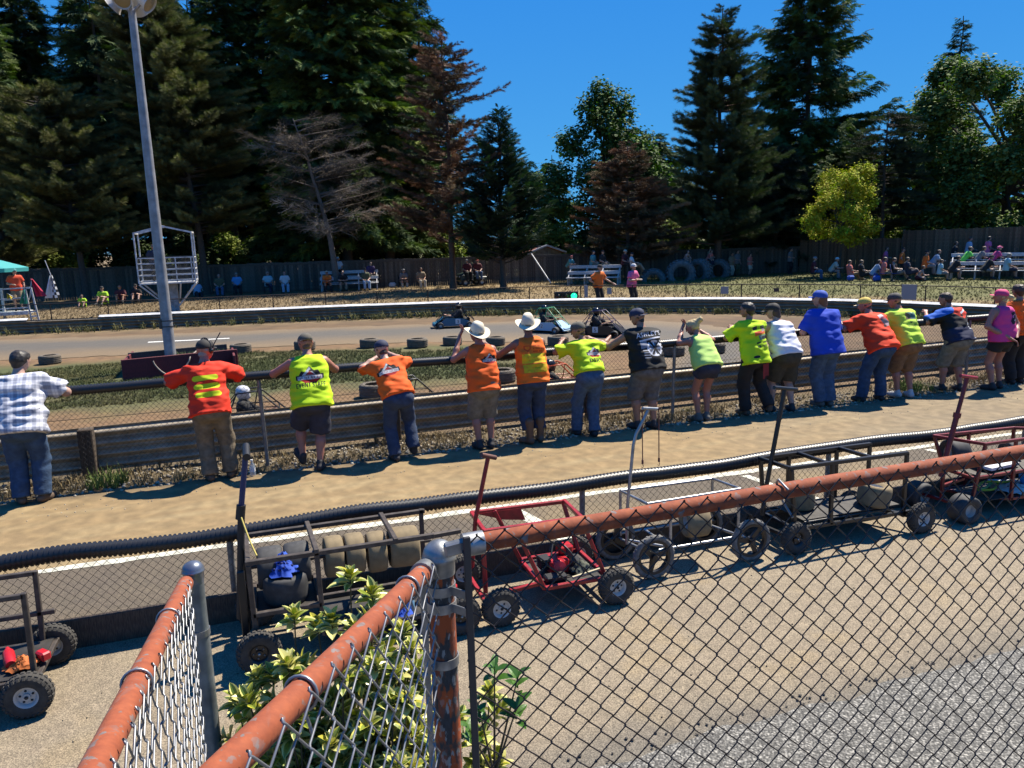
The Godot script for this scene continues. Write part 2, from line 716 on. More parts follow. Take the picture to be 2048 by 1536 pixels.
func tint_raw(kind: String, p: Vector3, t: float) -> Color:
	var a := nA.get_noise_2d(p.x, p.z) * 0.5 + 0.5
	var b := nB.get_noise_2d(p.x, p.z) * 0.5 + 0.5
	var l := nC.get_noise_2d(p.x, p.z * 1.5) * 0.5 + 0.5
	match kind:
		"walk":
			var c := Color(0.57, 0.395, 0.185).lerp(Color(0.48, 0.325, 0.15), a).lerp(Color(0.61, 0.45, 0.225), clampf(nB.get_noise_2d(p.x * 0.2, p.z * 1.6) * 1.4, 0, 1))
			var worn := smoothstep(4.5, 9.5, p.x + a * 4.0 - 2.0) * 0.75
			c = c.lerp(Color(0.36, 0.285, 0.19).lerp(Color(0.5, 0.38, 0.22), b), worn)
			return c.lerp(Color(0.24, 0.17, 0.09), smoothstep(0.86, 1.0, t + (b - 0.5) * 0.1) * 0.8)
		"stall":
			var c := Color(0.20, 0.16, 0.115).lerp(Color(0.27, 0.21, 0.14), b)
			return c.lerp(Color(0.55, 0.40, 0.20), clampf((a - 0.5) * 2.6, 0, 0.75))
		"slab":
			var c := Color(0.53, 0.425, 0.285).lerp(Color(0.46, 0.365, 0.245), a).lerp(Color(0.58, 0.465, 0.30), clampf((b - 0.5) * 1.2, 0, 1))
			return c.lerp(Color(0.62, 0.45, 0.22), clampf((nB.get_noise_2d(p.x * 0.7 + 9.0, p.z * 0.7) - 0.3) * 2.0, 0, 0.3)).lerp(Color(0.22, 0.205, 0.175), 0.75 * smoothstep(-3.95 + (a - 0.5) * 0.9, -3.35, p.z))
		"track":
			var c := Color(0.185, 0.165, 0.14).lerp(Color(0.235, 0.205, 0.165), b)
			var e := minf(t, 1.0 - t)
			var dust := 1.0 - smoothstep(0.0, 0.34, e + (a - 0.5) * 0.16)
			if t > 0.5:
				dust = 1.0 - smoothstep(0.05, 0.55, e + (a - 0.5) * 0.2)
			return c.lerp(Color(0.42, 0.285, 0.145), dust * 0.85)
		"infield":
			var g := Color(0.10, 0.135, 0.03).lerp(Color(0.17, 0.19, 0.045), b).lerp(Color(0.27, 0.22, 0.075), clampf((a - 0.45) * 2.2, 0, 1))
			var e := minf(t * 1.2, 1.0 - t)
			var d := 1.0 - smoothstep(0.05, 0.20, e + (a - 0.5) * 0.16)
			if t > 0.5:
				d = 1.0 - smoothstep(0.12, 0.30, e + (a - 0.5) * 0.2)
			d = maxf(d, smoothstep(4.5, 8.0, p.x) * smoothstep(-19.5, -16.5, p.z))
			return g.lerp(Color(0.42, 0.245, 0.105).lerp(Color(0.33, 0.185, 0.08), b), clampf(d, 0, 1))
		"ground":
			var dirt := Color(0.36, 0.225, 0.105).lerp(Color(0.23, 0.135, 0.06), clampf(l * 1.5 - 0.3 + (b - 0.5) * 0.7, 0, 1))
			var out := rail_side(p)
			if p.z > -10.0:
				return Color(0.3, 0.23, 0.14)
			if p.z > -11.2:
				return Color(0.30, 0.215, 0.11).lerp(Color(0.20, 0.15, 0.075), b)
			if out < 0.0:
				var moist := smoothstep(9.0, 15.0, p.x) * (0.3 + 0.7 * smoothstep(0.35, 0.6, a))
				dirt = dirt.lerp(Color(0.20, 0.115, 0.052), moist * 0.8)
				return dirt.lerp(Color(0.40, 0.29, 0.13), smoothstep(-1.6, -0.2, out + b - 0.5) * 0.6)
			var straw := Color(0.56, 0.39, 0.165).lerp(Color(0.40, 0.28, 0.12), b).lerp(Color(0.30, 0.20, 0.09), clampf((a - 0.55) * 2.0, 0, 1))
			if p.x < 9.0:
				straw = straw.lerp(Color(0.26, 0.185, 0.10), 0.55 * smoothstep(9.0, 3.0, p.x) * (0.6 + 0.4 * a))  # left bank darker: dappled tree shade put into the straw colour
			var green := smoothstep(17.0, 24.0, p.x) * smoothstep(6.0, 9.5, out + (a - 0.5) * 5.0) * 0.9
			return straw.lerp(Color(0.16, 0.19, 0.035).lerp(Color(0.27, 0.27, 0.06), b), clampf(green, 0, 1))
	return Color.WHITE

const RAIL2 := [Vector2(-30, -36), Vector2(-20, -34.4), Vector2(-9, -32.5), Vector2(1, -31), Vector2(7, -29.6), Vector2(11, -27.8), Vector2(14.2, -25.9), Vector2(17, -23.6), Vector2(18.9, -21), Vector2(20, -18.6), Vector2(20.8, -16), Vector2(21, -12)]
# distance outside (+) or inside (-) the outer guardrail, along z roughly
func rail_side(p: Vector3) -> float:
	var best := 1e9
	var sg := -1.0
	for j in RAIL2.size() - 1:
		var a: Vector2 = RAIL2[j]
		var b: Vector2 = RAIL2[j + 1]
		var q := Geometry2D.get_closest_point_to_segment(Vector2(p.x, p.z), a, b)
		var d := q.distance_to(Vector2(p.x, p.z))
		if d < best:
			best = d
			sg = 1.0 if (b - a).cross(Vector2(p.x, p.z) - a) < 0.0 else -1.0
	return best * sg

func build_ground() -> void:
	var mb := MB.new()
	var xs := []
	var zs := []
	for j in 4:
		xs.append([-500.0, -200.0, -90.0, -45.0][j])
	for j in 251:
		xs.append(-32.0 + 0.32 * j)
	for q in [60.0, 75.0, 120.0, 250.0, 500.0]:
		xs.append(q)
	for q in [500.0, 200.0, 60.0, 20.0, 0.0]:
		zs.append(q)
	for j in 160:
		zs.append(-9.8 - 0.32 * j)
	for q in [-64.0, -72.0, -90.0, -140.0, -260.0, -600.0]:
		zs.append(q)
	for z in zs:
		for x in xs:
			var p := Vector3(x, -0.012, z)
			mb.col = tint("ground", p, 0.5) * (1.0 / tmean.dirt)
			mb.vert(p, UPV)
	var w := xs.size()
	for j in zs.size() - 1:
		for k in w - 1:
			var a := j * w + k
			mb.i.append_array([a, a + w + 1, a + 1, a, a + w, a + w + 1])
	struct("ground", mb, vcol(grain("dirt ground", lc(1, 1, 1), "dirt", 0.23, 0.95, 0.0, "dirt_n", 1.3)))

	struct("track", loft([Vector2(-30, -37.0), Vector2(-8.4, -30.4), Vector2(4.8, -27.1), Vector2(11.4, -24.6), Vector2(13.6, -21.4), Vector2(13.2, -17.6), Vector2(11, -14.6), Vector2(8.9, -12.7), Vector2(6, -11.9), Vector2(0, -11.5), Vector2(-26, -11.4)],
		[Vector2(-30, -30.5), Vector2(-6.8, -24.4), Vector2(-0.3, -23.5), Vector2(5.3, -21.6), Vector2(8.4, -18.9), Vector2(8.9, -17.6), Vector2(8.4, -15.6), Vector2(7.1, -14.1), Vector2(5, -13.7), Vector2(0, -13.3), Vector2(-26, -13.2)], 420, 26, 0.0, "track", 0.35, "speck"),
		vcol(grain("track asphalt", lc(1, 1, 1), "speck", 1.1, 0.9, 0.0, "fine_n", 0.5)))
	struct("infield_lawn", loft([Vector2(-30, -30.4), Vector2(-6.8, -24.2), Vector2(-0.3, -23.3), Vector2(5.3, -21.5), Vector2(8.6, -18.4), Vector2(8.8, -17.6)],
		[Vector2(-30, -13.1), Vector2(-10, -13.2), Vector2(0, -13.3), Vector2(5, -13.6), Vector2(7.2, -14.1), Vector2(8.5, -16.2)], 260, 70, 0.006, "infield", 0.3, "dirt"),
		vcol(grain("infield turf", lc(1, 1, 1), "dirt", 0.6, 0.95, 0.0, "dirt_n", 1.6)))
	struct("walkway", loft([Vector2(-9, -7.55), Vector2(20, -7.62)], [Vector2(-9, -10.05), Vector2(20, -10.25)], 320, 50, 0.002, "walk", 0.12, "dirt"),
		vcol(grain("trodden dirt", lc(1, 1, 1), "dirt", 0.9, 0.95, 0.0, "dirt_n", 0.7)))
	struct("stall_asphalt", loft([Vector2(-9, -6.1), Vector2(20, -6.1)], [Vector2(-9, -7.62), Vector2(20, -7.62)], 260, 20, 0.006, "stall", 0.0, "speck"),
		vcol(grain("old asphalt", lc(1, 1, 1), "speck", 0.7, 0.92, 0.0, "speck_n", 0.7)))
	struct("pit_pavement", loft([Vector2(-9, -3.2), Vector2(16, -3.3)], [Vector2(-9, -6.14), Vector2(16, -6.14)], 420, 50, 0.004, "slab", 0.0, "speck"),
		vcol(grain("sandy pavement", lc(1, 1, 1), "speck", 0.55, 0.92, 0.0, "speck_n", 0.5)))
	# rough dark asphalt in the near right corner with a torn edge
	var mbd := loft([Vector2(-9, 6), Vector2(16, 6)], [Vector2(-9, -3.42), Vector2(-5, -3.44), Vector2(-1, -3.40), Vector2(1.6, -3.42), Vector2(3.6, -3.48), Vector2(6, -3.53), Vector2(10, -3.56), Vector2(16, -3.6)], 420, 8, 0.012, "", 0.10)
	struct("foreground_asphalt", mbd, grain("rough asphalt", lc(0.155, 0.147, 0.128), "chips", 0.42, 0.75, 0.0, "speck_n", 2.0))
	# painted lines
	var wl := loft([Vector2(-9, -7.56), Vector2(20, -7.58)], [Vector2(-9, -7.67), Vector2(20, -7.69)], 500, 3, 0.010, "", 0.035)
	struct("edge_line_marking", wl, grain("worn white paint", lc(0.68, 0.64, 0.52), "blotch", 0.9, 0.8))
	for q in [[2.62, 2.34, 0.15], [5.55, 5.30, 0.10], [8.35, 8.1, 0.09]]:
		var st := loft([Vector2(q[0], -6.2), Vector2(q[1], -7.5)], [Vector2(q[0] + q[2], -6.2), Vector2(q[1] + q[2], -7.5)], 40, 3, 0.010, "", 0.03)
		struct("stall_line_marking", st, mats["worn white paint"])
	var sl := MB.new()
	sl.quad(Vector3(-3.35, 0.006, -26.55), Vector3(-0.9, 0.006, -26.2), Vector3(-0.9, 0.006, -26.42), Vector3(-3.35, 0.006, -26.8))
	struct("start_line_marking", sl, mat("track paint", lc(0.75, 0.74, 0.7)))
	# lawn tufts: dry grass outside the rail, short grass in the infield
	var blade := MB.new()
	for j in 7:
		var an := TAU * j / 7.0 + 0.4 * j
		var d := Vector3(cos(an), 0, sin(an))
		var sd := Vector3(-d.z, 0, d.x) * 0.006
		var tip := d * (0.03 + 0.012 * (j % 3)) + UPV * (0.07 + 0.02 * (j % 4))
		blade.tri(d * 0.008 - sd, d * 0.008 + sd, tip)
	var tm := blade.mesh()
	var xf := []
	var cs := []
	while xf.size() < 22000:
		var p := Vector3(rr(-14, 40), 0, rr(-50, -13))
		var out := rail_side(p)
		if out < 0.15 or p.distance_to(Vector3(0, 0, 0)) > 62:
			continue
		xf.append(Transform3D(Basis(UPV, rr(0, TAU)).scaled(Vector3(1.5, rr(0.4, 1.25), 1.5)), p))
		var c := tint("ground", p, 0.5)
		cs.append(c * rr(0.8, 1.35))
	tag(many("dry_grass", tm, vcol(mat("grass blades", lc(1, 1, 1), 0.9)), xf, cs), "dry straw coloured grass on the bank beyond the outer guardrail", "grass", "", "stuff")
	xf = []
	cs = []
	while xf.size() < 22000:
		var p := Vector3(rr(-12, 8.5), 0.004, rr(-27, -13.6))
		var g := tint("infield", p, clampf(inverse_lerp(-23.6 - p.x * 0.2 - 0.4, -13.4, p.z) if p.x < 0 else inverse_lerp(-23.5 + p.x * 0.5, -13.6, p.z), 0, 1))
		if g.g < g.r * 0.92 or (p.x > -3.2 and p.x < -0.7 and p.z > -23 and p.z < -19):
			continue
		if p.z < -24.0 - p.x * 0.15:
			continue
		xf.append(Transform3D(Basis(UPV, rr(0, TAU)).scaled(Vector3(1.3, rr(0.3, 0.75), 1.3)), p))
		cs.append(g * rr(0.9, 1.5))
	tag(many("infield_grass", tm, mats["grass blades"], xf, cs), "short patchy green grass in the infield of the track", "grass", "", "stuff")

# ---------------------------------------------------------------- chain link
func wire_mesh(w: float, tall: float, r: float, sides := 3, round := false, both := true) -> Array:
	# two mirrored zigzag wires, spaced w/2: together they weave the diamonds
	var o := []
	for s in [1.0, -1.0]:
		var pts := []
		var nseg := int(tall / (w * 0.5))
		for j in nseg + 1:
			var x: float = (0.25 * w * (1.0 if j % 2 == 0 else -1.0)) * s
			var y := -w * 0.5 * j
			if round:
				# the wire turns round its neighbour: a short flat knuckle at each turn
				pts.append(Vector3(x * 0.93, y + w * 0.045, r * 1.15 * (1 if j % 2 == 0 else -1)))
				pts.append(Vector3(x * 1.12, y, 0))
				pts.append(Vector3(x * 0.93, y - w * 0.045, -r * 1.15 * (1 if j % 2 == 0 else -1)))
			else:
				pts.append(Vector3(x * 1.03, y, r * (0.6 if j % 2 == 0 else -0.6) * s))
		var mb := MB.new()
		mb.tube(pts, r, sides, false)
		o.append(mb.mesh())
	return o

# hangs wires from line a..b (top edge); jitter keeps the mesh from looking ruled
func chain_link(parent: Node, a: Vector3, b: Vector3, w: float, tall: float, r: float, m: Material, sides := 3, round := false, sag := 0.0, called := "chain_link_mesh") -> void:
	var ms := wire_mesh(w, tall, r, sides, round)
	var L := a.distance_to(b)
	var d := (b - a) / L
	var zz := d.cross(UPV).normalized()
	var yy := zz.cross(d).normalized()
	var nz := fnl(77, 0.9, 2)
	for k in 2:
		var xf := []
		var j := k
		while j * w * 0.5 < L:
			var s := j * w * 0.5
			var p := a + d * s + UPV * nz.get_noise_2d(s * 2.0, k * 0.0) * sag + zz * nz.get_noise_2d(s, 40.0) * sag * 1.5
			var lean := nz.get_noise_2d(s * 0.7, 90.0) * sag * 0.6
			xf.append(Transform3D(Basis(d, yy + d * lean, zz), p))
			j += 2
		many(called, ms[k], m, xf, [], parent)

func corrugated(a: Vector3, b: Vector3, r: float, pitch: float, wob: float, sd: int, sides := 14) -> MB:
	var nz := fnl(sd, 0.35, 3)
	var L := a.distance_to(b)
	var d := (b - a) / L
	var pts := []
	var rad := []
	var s := 0.0
	while s < L:
		for q in [[0.0, 0.82], [0.20, 1.0], [0.58, 1.0], [0.78, 0.82]]:
			var ss: float = s + q[0] * pitch
			var p := a + d * ss
			p.y += nz.get_noise_1d(ss) * wob
			p.z += nz.get_noise_1d(ss + 400.0) * wob * 0.7
			pts.append(p)
			rad.append(r * q[1])
		s += pitch
	var mb := MB.new()
	mb.tube(pts, rad, sides, true)
	return mb

func build_pit_fences() -> void:
	var black := grain("black plastic pipe", lc(0.016, 0.017, 0.02), "fine", 2.0, 0.42)
	var galv := grain("weathered steel", lc(0.27, 0.275, 0.28), "blotch", 1.7, 0.55, 0.45)
	var wire := mat("dull wire", lc(0.10, 0.085, 0.07), 0.6, 0.5)
	# the spectators' fence
	var f := thing("chain_link_fence", "waist high chain link fence topped with black corrugated pipe that the standing people lean on", "fence")
	obj("corrugated_pipe", corrugated(Vector3(-6, 1.22, -10.38), Vector3(19, 1.215, -10.5), 0.064, 0.036, 0.022, 5, 12), black, f)
	for x in [-5.3, -2.7, -0.02, 3.12, 6.08, 9.05, 12.1, 15.0, 18.0]:
		var mb := MB.new()
		mb.tube([Vector3(x - 0.01, -0.1, -10.43), Vector3(x + rr(-0.05, 0.03), 1.2, -10.42)], 0.026, 9)
		obj("post", mb, galv, f)
	chain_link(f, Vector3(-6, 1.19, -10.40), Vector3(19, 1.19, -10.52), 0.066, 1.14, 0.0027, wire, 3, false, 0.02)
	var tw := MB.new()
	tw.tube([Vector3(-6, 0.86, -10.41), Vector3(-1, 0.85, -10.41), Vector3(4, 0.87, -10.43), Vector3(19, 0.86, -10.52)], 0.003, 4)
	obj("tension_wire", tw, wire, f)
	# the low fence between stalls and pit lane
	var g := thing("low_chain_link_fence", "knee high chain link fence with thick black corrugated pipe behind the kart carts", "fence")
	obj("corrugated_pipe", corrugated(Vector3(-7, 0.69, -6.03), Vector3(17, 0.745, -6.05), 0.062, 0.034, 0.036, 9, 16), black, g)
	for x in [-5.8, -3.1, -0.35, 2.62, 5.3, 7.95, 10.6]:
		var mb := MB.new()
		mb.tube([Vector3(x, -0.05, -6.065), Vector3(x, 0.69, -6.055)], 0.026, 10)
		obj("post", mb, galv, g)
	chain_link(g, Vector3(-7, 0.665, -6.015), Vector3(17, 0.72, -6.015), 0.068, 0.655, 0.0022, wire, 4, false, 0.018)
	# the timber along its foot
	var x := -7.0
	var wood := grain("creosoted timber", lc(0.085, 0.06, 0.042), "wood", 1.1, 0.9, 0.0, "wood_n", 0.8)
	var t := thing("timber_edging", "dark timber edging boards standing on edge under the low fence", "edging")
	while x < 17.0:
		var mb := MB.new()
		mb.abox(Vector3(x + 1.2, 0.115, -5.975 + rr(-0.004, 0.004)), Vector3(2.392, 0.23, 0.045), 0.006)
		obj("plank", mb, wood, t)
		x += 2.4

func wbeam(len: float, t: Transform3D, h := 0.31, th := 0.006) -> MB:
	# corrugated guardrail: two rounded waves facing the track, folded edges
	var front := []
	for j in 25:
		var q := j / 24.0
		var d := 0.04 * (cos((q - 0.5) * TAU * 2.0) * -1.0) * smoothstep(0.0, 0.12, minf(q, 1.0 - q)) + 0.0
		front.append(Vector2(d, (q - 0.5) * h))
	var prof := []
	for p in front:
		prof.append(p)
	for j in front.size():
		var p: Vector2 = front[front.size() - 1 - j]
		prof.append(p - Vector2(th, 0))
	var mb := MB.new()
	mb.beam(prof, t, len)
	return mb

func build_guardrails() -> void:
	var zinc := grain("dusty guardrail steel", lc(0.46, 0.385, 0.28), "blotch", 0.8, 0.55, 0.2, "fine_n", 0.25)
	var post := grain("guardrail timber", lc(0.085, 0.06, 0.04), "wood", 0.9, 0.92, 0.0, "wood_n", 1.0)
	# inner rail: two beams one above the other
	var a := Vector3(-6.2, 0, -10.72)
	var b := Vector3(19.0, 0, -11.95)
	var d := (b - a).normalized()
	var basis := Basis(d, UPV, d.cross(UPV).normalized())
	var gr := thing("inner_guardrail", "two tier corrugated steel guardrail on timber posts just behind the spectators", "guardrail")
	var L := a.distance_to(b)
	var bolt := MB.new()
	bolt.ball(Vector3.ZERO, Vector3(0.018, 0.018, 0.01), 8, 5)
	var bm := bolt.mesh()
	var bolt_mat := mat("bolt zinc", lc(0.6, 0.58, 0.53), 0.4, 0.7)
	var s := 0.0
	var k := 0
	while s < L:
		var seg := minf(3.75, L - s)
		for row in 2:
			var mb := wbeam(seg + 0.12, Transform3D(basis, a + d * s + UPV * (0.19 + 0.295 * row) + basis.z * (0.004 * (k % 2))), 0.30)
			obj("rail_beam", mb, zinc, gr)
		for q in [0.15, 0.3]:
			var bo := obj("bolt", bm, bolt_mat, gr)
			bo.position = a + d * (s + q) + UPV * (0.485 if q < 0.2 else 0.19) + basis.z * 0.02
		s += 3.75
		k += 1
	for x in [-5.0, -2.2, 1.75, 5.02, 8.95, 12.9, 16.8]:
		var p: Vector3 = a + d * ((x - a.x) / d.x)
		var mb := MB.new()
		var near := Vector3(p.x, 0.30, p.z + 0.13)
		mb.box(Transform3D(Basis(UPV, rr(-0.08, 0.08)), near), Vector3(0.17 + rr(0, 0.05), 0.72 + rr(-0.03, 0.06), 0.15), 0.012)
		obj("timber_post", mb, post, gr)
	# outer rail: follows the far side and the turn
	var go := thing("outer_guardrail", "pale topped guardrail curving along the far side of the track", "guardrail")
	var pts := resample(RAIL2, 26)
	var white := grain("chalky white flange", lc(0.82, 0.78, 0.66), "blotch", 0.5, 0.7)
	var zinc2 := grain("brown dusted rail steel", lc(0.27, 0.215, 0.145), "blotch", 0.6, 0.7, 0.2)
	for j in pts.size() - 1:
		var p: Vector3 = pts[j]
		var q: Vector3 = pts[j + 1]
		var dd := (q - p).normalized()
		var bb := Basis(dd, UPV, dd.cross(UPV).normalized())
		var ll := p.distance_to(q) + 0.1
		for row in 2:
			obj("rail_beam", wbeam(ll, Transform3D(bb, p + UPV * (0.12 + 0.24 * row) + bb.z * (0.012 * (j % 2))), 0.25, 0.008), zinc2, go)
		var cap := MB.new()
		if j != 9:
			cap.box(Transform3D(bb * Basis(Vector3.RIGHT, 0.42), (p + q) * 0.5 + UPV * (0.525 + 0.008 * (j % 2)) + bb.z * -0.03), Vector3(ll - 0.06, 0.012, 0.16), 0.004)
			obj("top_flange", cap, white, go)
		var pm := MB.new()
		pm.box(Transform3D(bb, p - bb.z * 0.13 + UPV * 0.22), Vector3(0.14, 0.5, 0.14), 0.01)
		obj("timber_post", pm, post, go)

func build_far_fences() -> void:
	var steel := mat("dark fence pipe", lc(0.05, 0.035, 0.028), 0.6, 0.3)
	var wire := mat("far wire", lc(0.11, 0.10, 0.09), 0.6, 0.4)
	# chain link on the outside of the outer rail
	var f := thing("spectator_safety_fence", "low chain link fence with dark top rail just outside the far guardrail", "fence")
	var line := [Vector2(-20, -37.0), Vector2(-9, -34.6), Vector2(1, -33.0), Vector2(7, -31.4), Vector2(11.6, -29.6), Vector2(15.2, -27.4), Vector2(18.2, -24.8), Vector2(20.4, -22), Vector2(21.8, -19.2), Vector2(22.6, -16), Vector2(22.9, -12)]
	var pts := resample(line, 27)
	for j in pts.size() - 1:
		var p: Vector3 = pts[j]
		var q: Vector3 = pts[j + 1]
		var h := 0.93
		var mb := MB.new()
		mb.tube([p, p + UPV * h], 0.022, 6)
		obj("post", mb, steel, f)
		var rl := MB.new()
		rl.tube([p + UPV * h, q + UPV * h], 0.019, 6)
		obj("top_rail", rl, steel, f)
		chain_link(f, p + UPV * (h - 0.02), q + UPV * (h - 0.02), 0.1, 0.86, 0.0026, wire, 3)
	# board fence round the whole ground: single planks on rails
	var base := grain("grey weathered boards", lc(0.14, 0.112, 0.088), "wood", 0.55, 0.95, 0.0, "wood_n", 0.8)
	var tones := []
	for c in [[0.17, 0.14, 0.11], [0.12, 0.095, 0.075], [0.21, 0.17, 0.13], [0.145, 0.11, 0.08], [0.10, 0.08, 0.065]]:
		tones.append(grain("weathered board %d" % tones.size(), lc(c[0], c[1], c[2]), "wood", 0.55, 0.95, 0.0, "wood_n", 0.8))
	var brown := []
	for c in [[0.20, 0.125, 0.075], [0.15, 0.092, 0.055], [0.24, 0.155, 0.095], [0.175, 0.108, 0.062], [0.12, 0.075, 0.045]]:
		brown.append(grain("brown board %d" % brown.size(), lc(c[0], c[1], c[2]), "wood", 0.55, 0.95, 0.0, "wood_n", 0.8))
	var runs := [
		["grey_board_fence", "long weathered grey board fence behind the far spectators at left and centre", Vector3(-22, 0, -52.2), Vector3(-5, 0, -55.2), 1.95, tones],
		["grey_board_fence", "weathered grey board fence section behind the left bleacher", Vector3(-5, 0, -55.2), Vector3(16.0, 0, -49.6), 1.85, tones],
		["grey_board_fence", "darker board fence section behind the centre bleacher and the giant tyres", Vector3(16.0, 0, -49.6), Vector3(36.6, 0, -45.6), 1.85, tones],
		["brown_board_fence", "tall reddish brown board fence behind the right hand crowd", Vector3(36.6, 0, -45.6), Vector3(38.6, 0, -38.5), 2.3, brown],
		["brown_board_fence", "tallest stretch of brown board fence behind the right bleachers", Vector3(38.6, 0, -38.5), Vector3(42.5, 0, -24), 2.75, brown],
	]
	var pmesh := []
	for j in 4:
		var mb := MB.new()
		mb.abox(Vector3(0, 0.5, 0), Vector3(0.137 - 0.004 * (j % 3), 1.0, 0.02), 0.004)
		pmesh.append(mb.mesh())
	var nz := fnl(90, 0.2, 2)
	for r in runs:
		var a: Vector3 = r[2]
		var b: Vector3 = r[3]
		var o := thing(r[0], r[1], "fence")
		var L := a.distance_to(b)
		var d := (b - a) / L
		var bb := Basis(d, UPV, d.cross(UPV).normalized())
		var n := int(L / 0.142)
		var rest := [[], [], [], [], []]
		for j in n:
			var p := a + d * (j + 0.5) * 0.142
			var h: float = r[4] * (1.0 + 0.012 * rng.randf_range(-1, 1)) + nz.get_noise_1d(p.x) * 0.08
			var t := Transform3D(Basis(bb.x, UPV * h, bb.z) * Basis(Vector3(0, 0, 1), rr(-0.004, 0.004)), p + bb.z * rr(-0.006, 0.006))
			var m: Material = r[5][rng.randi() % 5]
			if n < 300 or j < 130:
				var pl := obj("plank", pmesh[j % 4], m, o)
				pl.transform = t
			else:
				rest[rng.randi() % 5].append(t)
		for k in 5:
			if rest[k].size():
				many("planks", pmesh[k % 4], r[5][k], rest[k], [], o)
		var s := 0.0
		while s < L:
			var mb := MB.new()
			mb.box(Transform3D(bb, a + d * s - bb.z * 0.07 + UPV * (r[4] * 0.5)), Vector3(0.1, r[4] + 0.05, 0.1), 0.01)
			obj("post", mb, base, o)
			s += 2.44
		for y in [0.35, r[4] - 0.25]:
			var mb := MB.new()
			mb.bar(a + UPV * y - bb.z * 0.035, b + UPV * y - bb.z * 0.035, 0.045, 0.09)
			obj("stringer", mb, base, o)
		if r[5] == tones:
			var capb := MB.new()
			capb.bar(a + UPV * (r[4] - 0.1) + bb.z * 0.035, b + UPV * (r[4] - 0.1) + bb.z * 0.035, 0.03, 0.14)
			obj("top_board", capb, base, o)

# ---------------------------------------------------------------- trees
func blade(mb: MB, a: Vector3, b: Vector3, side: Vector3, w: float) -> void:
	# narrow pointed leaf: two triangles folded along the middle
	var m := a.lerp(b, 0.4)
	var up := side.cross(b - a).normalized() * w * 0.25
	mb.tri(a, m + side * w * 0.5 - up, b)
	mb.tri(a, b, m - side * w * 0.5 - up)

func spray_fir() -> ArrayMesh:
	# flat drooping branchlet of a fir, along +z, about 0.75 m long
	var r := RandomNumberGenerator.new()
	r.seed = 3
	var mb := MB.new()
	for j in 9:
		var t := j / 8.0
		var p := Vector3(0, -0.10 * t * t, 0.62 * t)
		for s in [-1, 1]:
			var l := (0.30 - 0.17 * t) * r.randf_range(0.75, 1.2)
			var d := Vector3(s * 0.85, r.randf_range(-0.35, 0.12), 0.62).normalized()
			blade(mb, p, p + d * l, Vector3(-d.z * s, 0.1, d.x * s).normalized(), 0.075)
			if j % 2 == 0:
				blade(mb, p + d * l * 0.45, p + d * l * 0.5 + Vector3(s * 0.12, -0.05, 0.13), Vector3(0.5, 0.2, -0.5 * s).normalized(), 0.05)
	blade(mb, Vector3(0, -0.08, 0.5), Vector3(0, -0.13, 0.85), Vector3.RIGHT, 0.08)
	return mb.mesh()

func spray_pine(n := 26, len := 0.2) -> ArrayMesh:
	# bottle brush tuft of long needles round a shoot along +z
	var r := RandomNumberGenerator.new()
	r.seed = 5
	var mb := MB.new()
	for j in n:
		var t := float(j) / n
		var p := Vector3(0, 0, 0.34 * t)
		var an := j * 2.399
		var d := Vector3(cos(an), sin(an), 0.75 + t).normalized()
		blade(mb, p, p + d * len * r.randf_range(0.8, 1.25), Vector3(-sin(an), cos(an), 0), 0.03)
	return mb.mesh()

func spray_twig() -> ArrayMesh:
	# bare dead twigs
	var r := RandomNumberGenerator.new()
	r.seed = 8
	var mb := MB.new()
	for j in 15:
		var t := j / 14.0
		var p := Vector3(0, 0.05 * sin(t * 4.0), 0.75 * t)
		var an := j * 2.4
		var d := Vector3(cos(an), sin(an) * 0.8, 0.7).normalized()
		blade(mb, p, p + d * r.randf_range(0.14, 0.36), Vector3(-sin(an), cos(an), 0), 0.013)
	blade(mb, Vector3.ZERO, Vector3(0, 0, 0.85), Vector3.RIGHT, 0.024)
	blade(mb, Vector3.ZERO, Vector3(0, 0, 0.85), Vector3.UP, 0.024)
	return mb.mesh()

func clump_leaf(n := 18, size := 0.19, spread := 0.42) -> ArrayMesh:
	# loose bunch of broad leaves
	var r := RandomNumberGenerator.new()
	r.seed = 12
	var mb := MB.new()
	for j in n:
		var p := Vector3(r.randfn(), r.randfn() * 0.8, r.randfn()) * spread * 0.45
		var nn := (p.normalized() * 0.6 + Vector3(r.randf_range(-0.5, 0.5), 0.9, r.randf_range(-0.5, 0.5))).normalized()
		var x := nn.cross(Vector3(r.randf_range(-1, 1), 0.1, r.randf_range(-1, 1))).normalized()
		var y := nn.cross(x)
		var s := size * r.randf_range(0.7, 1.2)
		var dip := nn * -0.12 * s
		mb.tri(p - y * s * 0.5, p + x * s * 0.5 + dip, p + y * s * 0.55)
		mb.tri(p - y * s * 0.5, p + y * s * 0.55, p - x * s * 0.5 + dip)
	return mb.mesh()

func leafmat(key: String, trans: Color) -> StandardMaterial3D:
	var m := vcol(mat(key, lc(1, 1, 1), 0.75))
	m.metallic_specular = 0.3
	m.backlight_enabled = true
	m.backlight = trans
	return m

var sprays := {}

func trunk_mesh(h: float, r0: float, lean: Vector3, sd: int, top_r := 0.03) -> MB:
	var nz := fnl(sd, 0.25, 2)
	var pts := []
	var rad := []
	for j in 15:
		var t := j / 14.0
		pts.append(Vector3(nz.get_noise_1d(t * 9.0), 0, nz.get_noise_1d(t * 9.0 + 70.0)) * 0.25 * t + lean * t * t + UPV * h * t - UPV * 0.15)
		rad.append(lerpf(r0 * (1.25 if j == 0 else 1.0), top_r, t))
	var mb := MB.new()
	mb.tube(pts, rad, 9, true, 1.0)
	return mb

